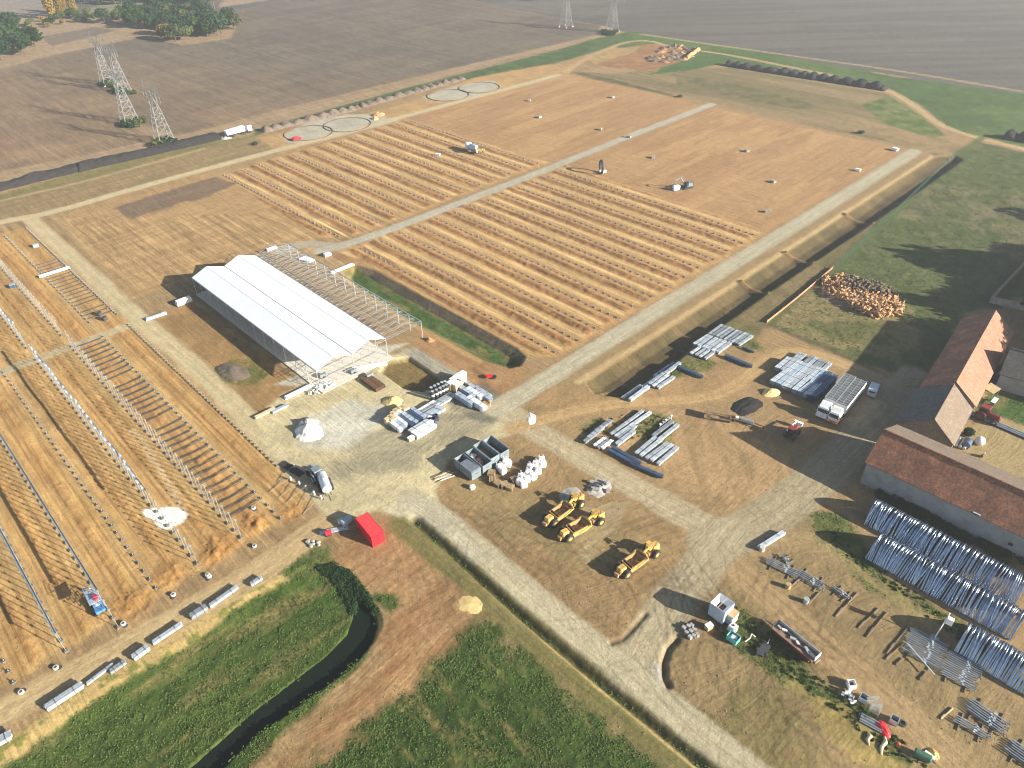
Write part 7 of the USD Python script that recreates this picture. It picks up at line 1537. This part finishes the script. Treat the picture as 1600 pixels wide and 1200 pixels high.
# tufts and clods: ground cover nobody could count, thick where the grass is
def cover(name, kinds, rmax, n, seed, mat_, label, make, grmin):
    rng = np.random.default_rng(seed); R_ = np.hypot(X, Y)
    ok = np.nonzero(np.isin(KIND, [KINDS.index(k) for k in kinds if k in KINDS]) & (R_ < rmax) & (R_ > 44) & (GR >= grmin))[0]
    w = (R_[ok] ** 1.2) * (.15 + sst(fb(X[ok] / 2.4, Y[ok] / 2.4, 3, seed), .4, .65)); ids = rng.choice(ok, n, p=w / w.sum())
    P = np.c_[X[ids], Y[ids], Z[ids]] + np.c_[rng.normal(size=(n, 2)) * .3, np.zeros(n)]
    single(name, make(P, rng), M[mat_], label, name.replace('_', ' '), kind='stuff')
def tufts(P, rng):
    n = len(P); P = np.repeat(P, 3, 0) + np.c_[rng.normal(size=(3 * n, 2)) * .14, rng.random(3 * n) * .05 + .02]; k = 3 * n
    nr = np.c_[rng.normal(size=(k, 2)) * .8, np.ones(k)]; nr /= np.linalg.norm(nr, axis=1, keepdims=True)
    a = np.cross(nr, rng.normal(size=(k, 3))); a /= np.linalg.norm(a, axis=1, keepdims=True); b = np.cross(nr, a); s = rng.uniform(.08, .19, (k, 1))
    i = np.arange(k)[:, None] * 4
    return np.stack([P - a * s, P + b * s * .6, P + a * s, P - b * s * .6], 1).reshape(-1, 3), np.vstack([i + [0, 1, 2], i + [0, 2, 3]])
def clods(P, rng):
    n = len(P); s = rng.uniform(.05, .15, (n, 1, 1)) * rng.uniform(.6, 1.4, (n, 6, 1))
    o = np.array([[1, 0, 0], [-1, 0, 0], [0, 1, 0], [0, -1, 0], [0, 0, .8], [0, 0, -.5]]); v = P[:, None] + o[None] * s
    f = np.array([[0, 2, 4], [2, 1, 4], [1, 3, 4], [3, 0, 4], [2, 0, 5], [1, 2, 5], [3, 1, 5], [0, 3, 5]])
    return v.reshape(-1, 3), (np.arange(n)[:, None, None] * 6 + f[None]).reshape(-1, 3)
cover('grass_tufts', ['meadow_004', 'meadow_005', 'ground', 'ditch', 'meadow_003'], 240, 17000, 41, 'leaf_grass', 'short grass tufts over the lower meadows and verges', tufts, .6)
cover('grass_tufts', ['meadow_002', 'drainage_basin_001', 'lawn'], 340, 9000, 42, 'leaf_grass', 'rough grass tufts over the meadow behind the farm', tufts, .6)
cover('soil_clods', ['row_field_002', 'row_field_001'], 260, 9000, 43, 'clod', 'earth clods strewn over the row fields', clods, 0)
cover('soil_clods', ['ground'], 230, 4500, 44, 'clod', 'earth clods and stones strewn over the bare ground', clods, 0)
# weeds: ground cover nobody could count
def weeds(poly, n, leaf, label, seed, s0=.18, s1=.42):
    rng = np.random.default_rng(seed); V, F, k0 = [], [], 0
    for px, py in scatter(poly, n, seed):
        p = gz(px, py); v, f = leaves([p + [0, 0, .05]], [rng.uniform(s0, s1) * 1.6], 14, .16, rng, .5); V.append(v); F.append(f + k0); k0 += len(v)
    single('weeds', (np.vstack(V), np.vstack(F)), M[leaf], label, 'weeds', kind='stuff')
weeds([(1120, 985), (1150, 950), (1180, 965), (1240, 1010), (1260, 1050), (1330, 1090), (1400, 1150), (1460, 1200), (1400, 1190), (1300, 1110), (1220, 1050), (1170, 1005)], 130, 'leaf_green', 'low green weeds among the scrap', 10, .06, .2)
weeds([(1285, 815), (1330, 855), (1400, 905), (1480, 960), (1600, 1065), (1590, 1080), (1450, 965), (1300, 850)], 90, 'leaf_green', 'low green weeds along the stacked arches', 12, .06, .2)
weeds([(905, 672), (935, 655), (1000, 640), (1055, 660), (1040, 690), (960, 690)], 120, 'leaf_olive', 'low green weeds between the profile bundles', 13, .06, .2)
weeds([(495, 886), (520, 882), (548, 895), (572, 925), (590, 955), (578, 966), (552, 966), (540, 935), (520, 905)], 1500, 'leaf_reed', 'dense dark reeds at the head of the sunken meadow', 9, .15, .42)
if False: weeds([(0, 1160), (90, 1100), (400, 912), (470, 880), (430, 930), (250, 1040), (100, 1130), (0, 1185)], 380, 'leaf_green', 'scattered weeds on the sandy edge of the meadow', 15, .2, .45)
# ------------------------------------------------------------------ the air: thin haze round camera and site
if HAZE > 0:
    hm = usdkit.material(stage, '/World/Looks/haze', {'v': ('principled_volume', {'color': (0.82, 0.88, 0.98), 'density': HAZE, 'anisotropy': 0.2})}, volume='v.volume')
    hb = single('haze', bx(0, 700, 49.0, 5200, 5200, 110.0), hm, 'thin pale haze over the whole plain', None, None, 'stuff')
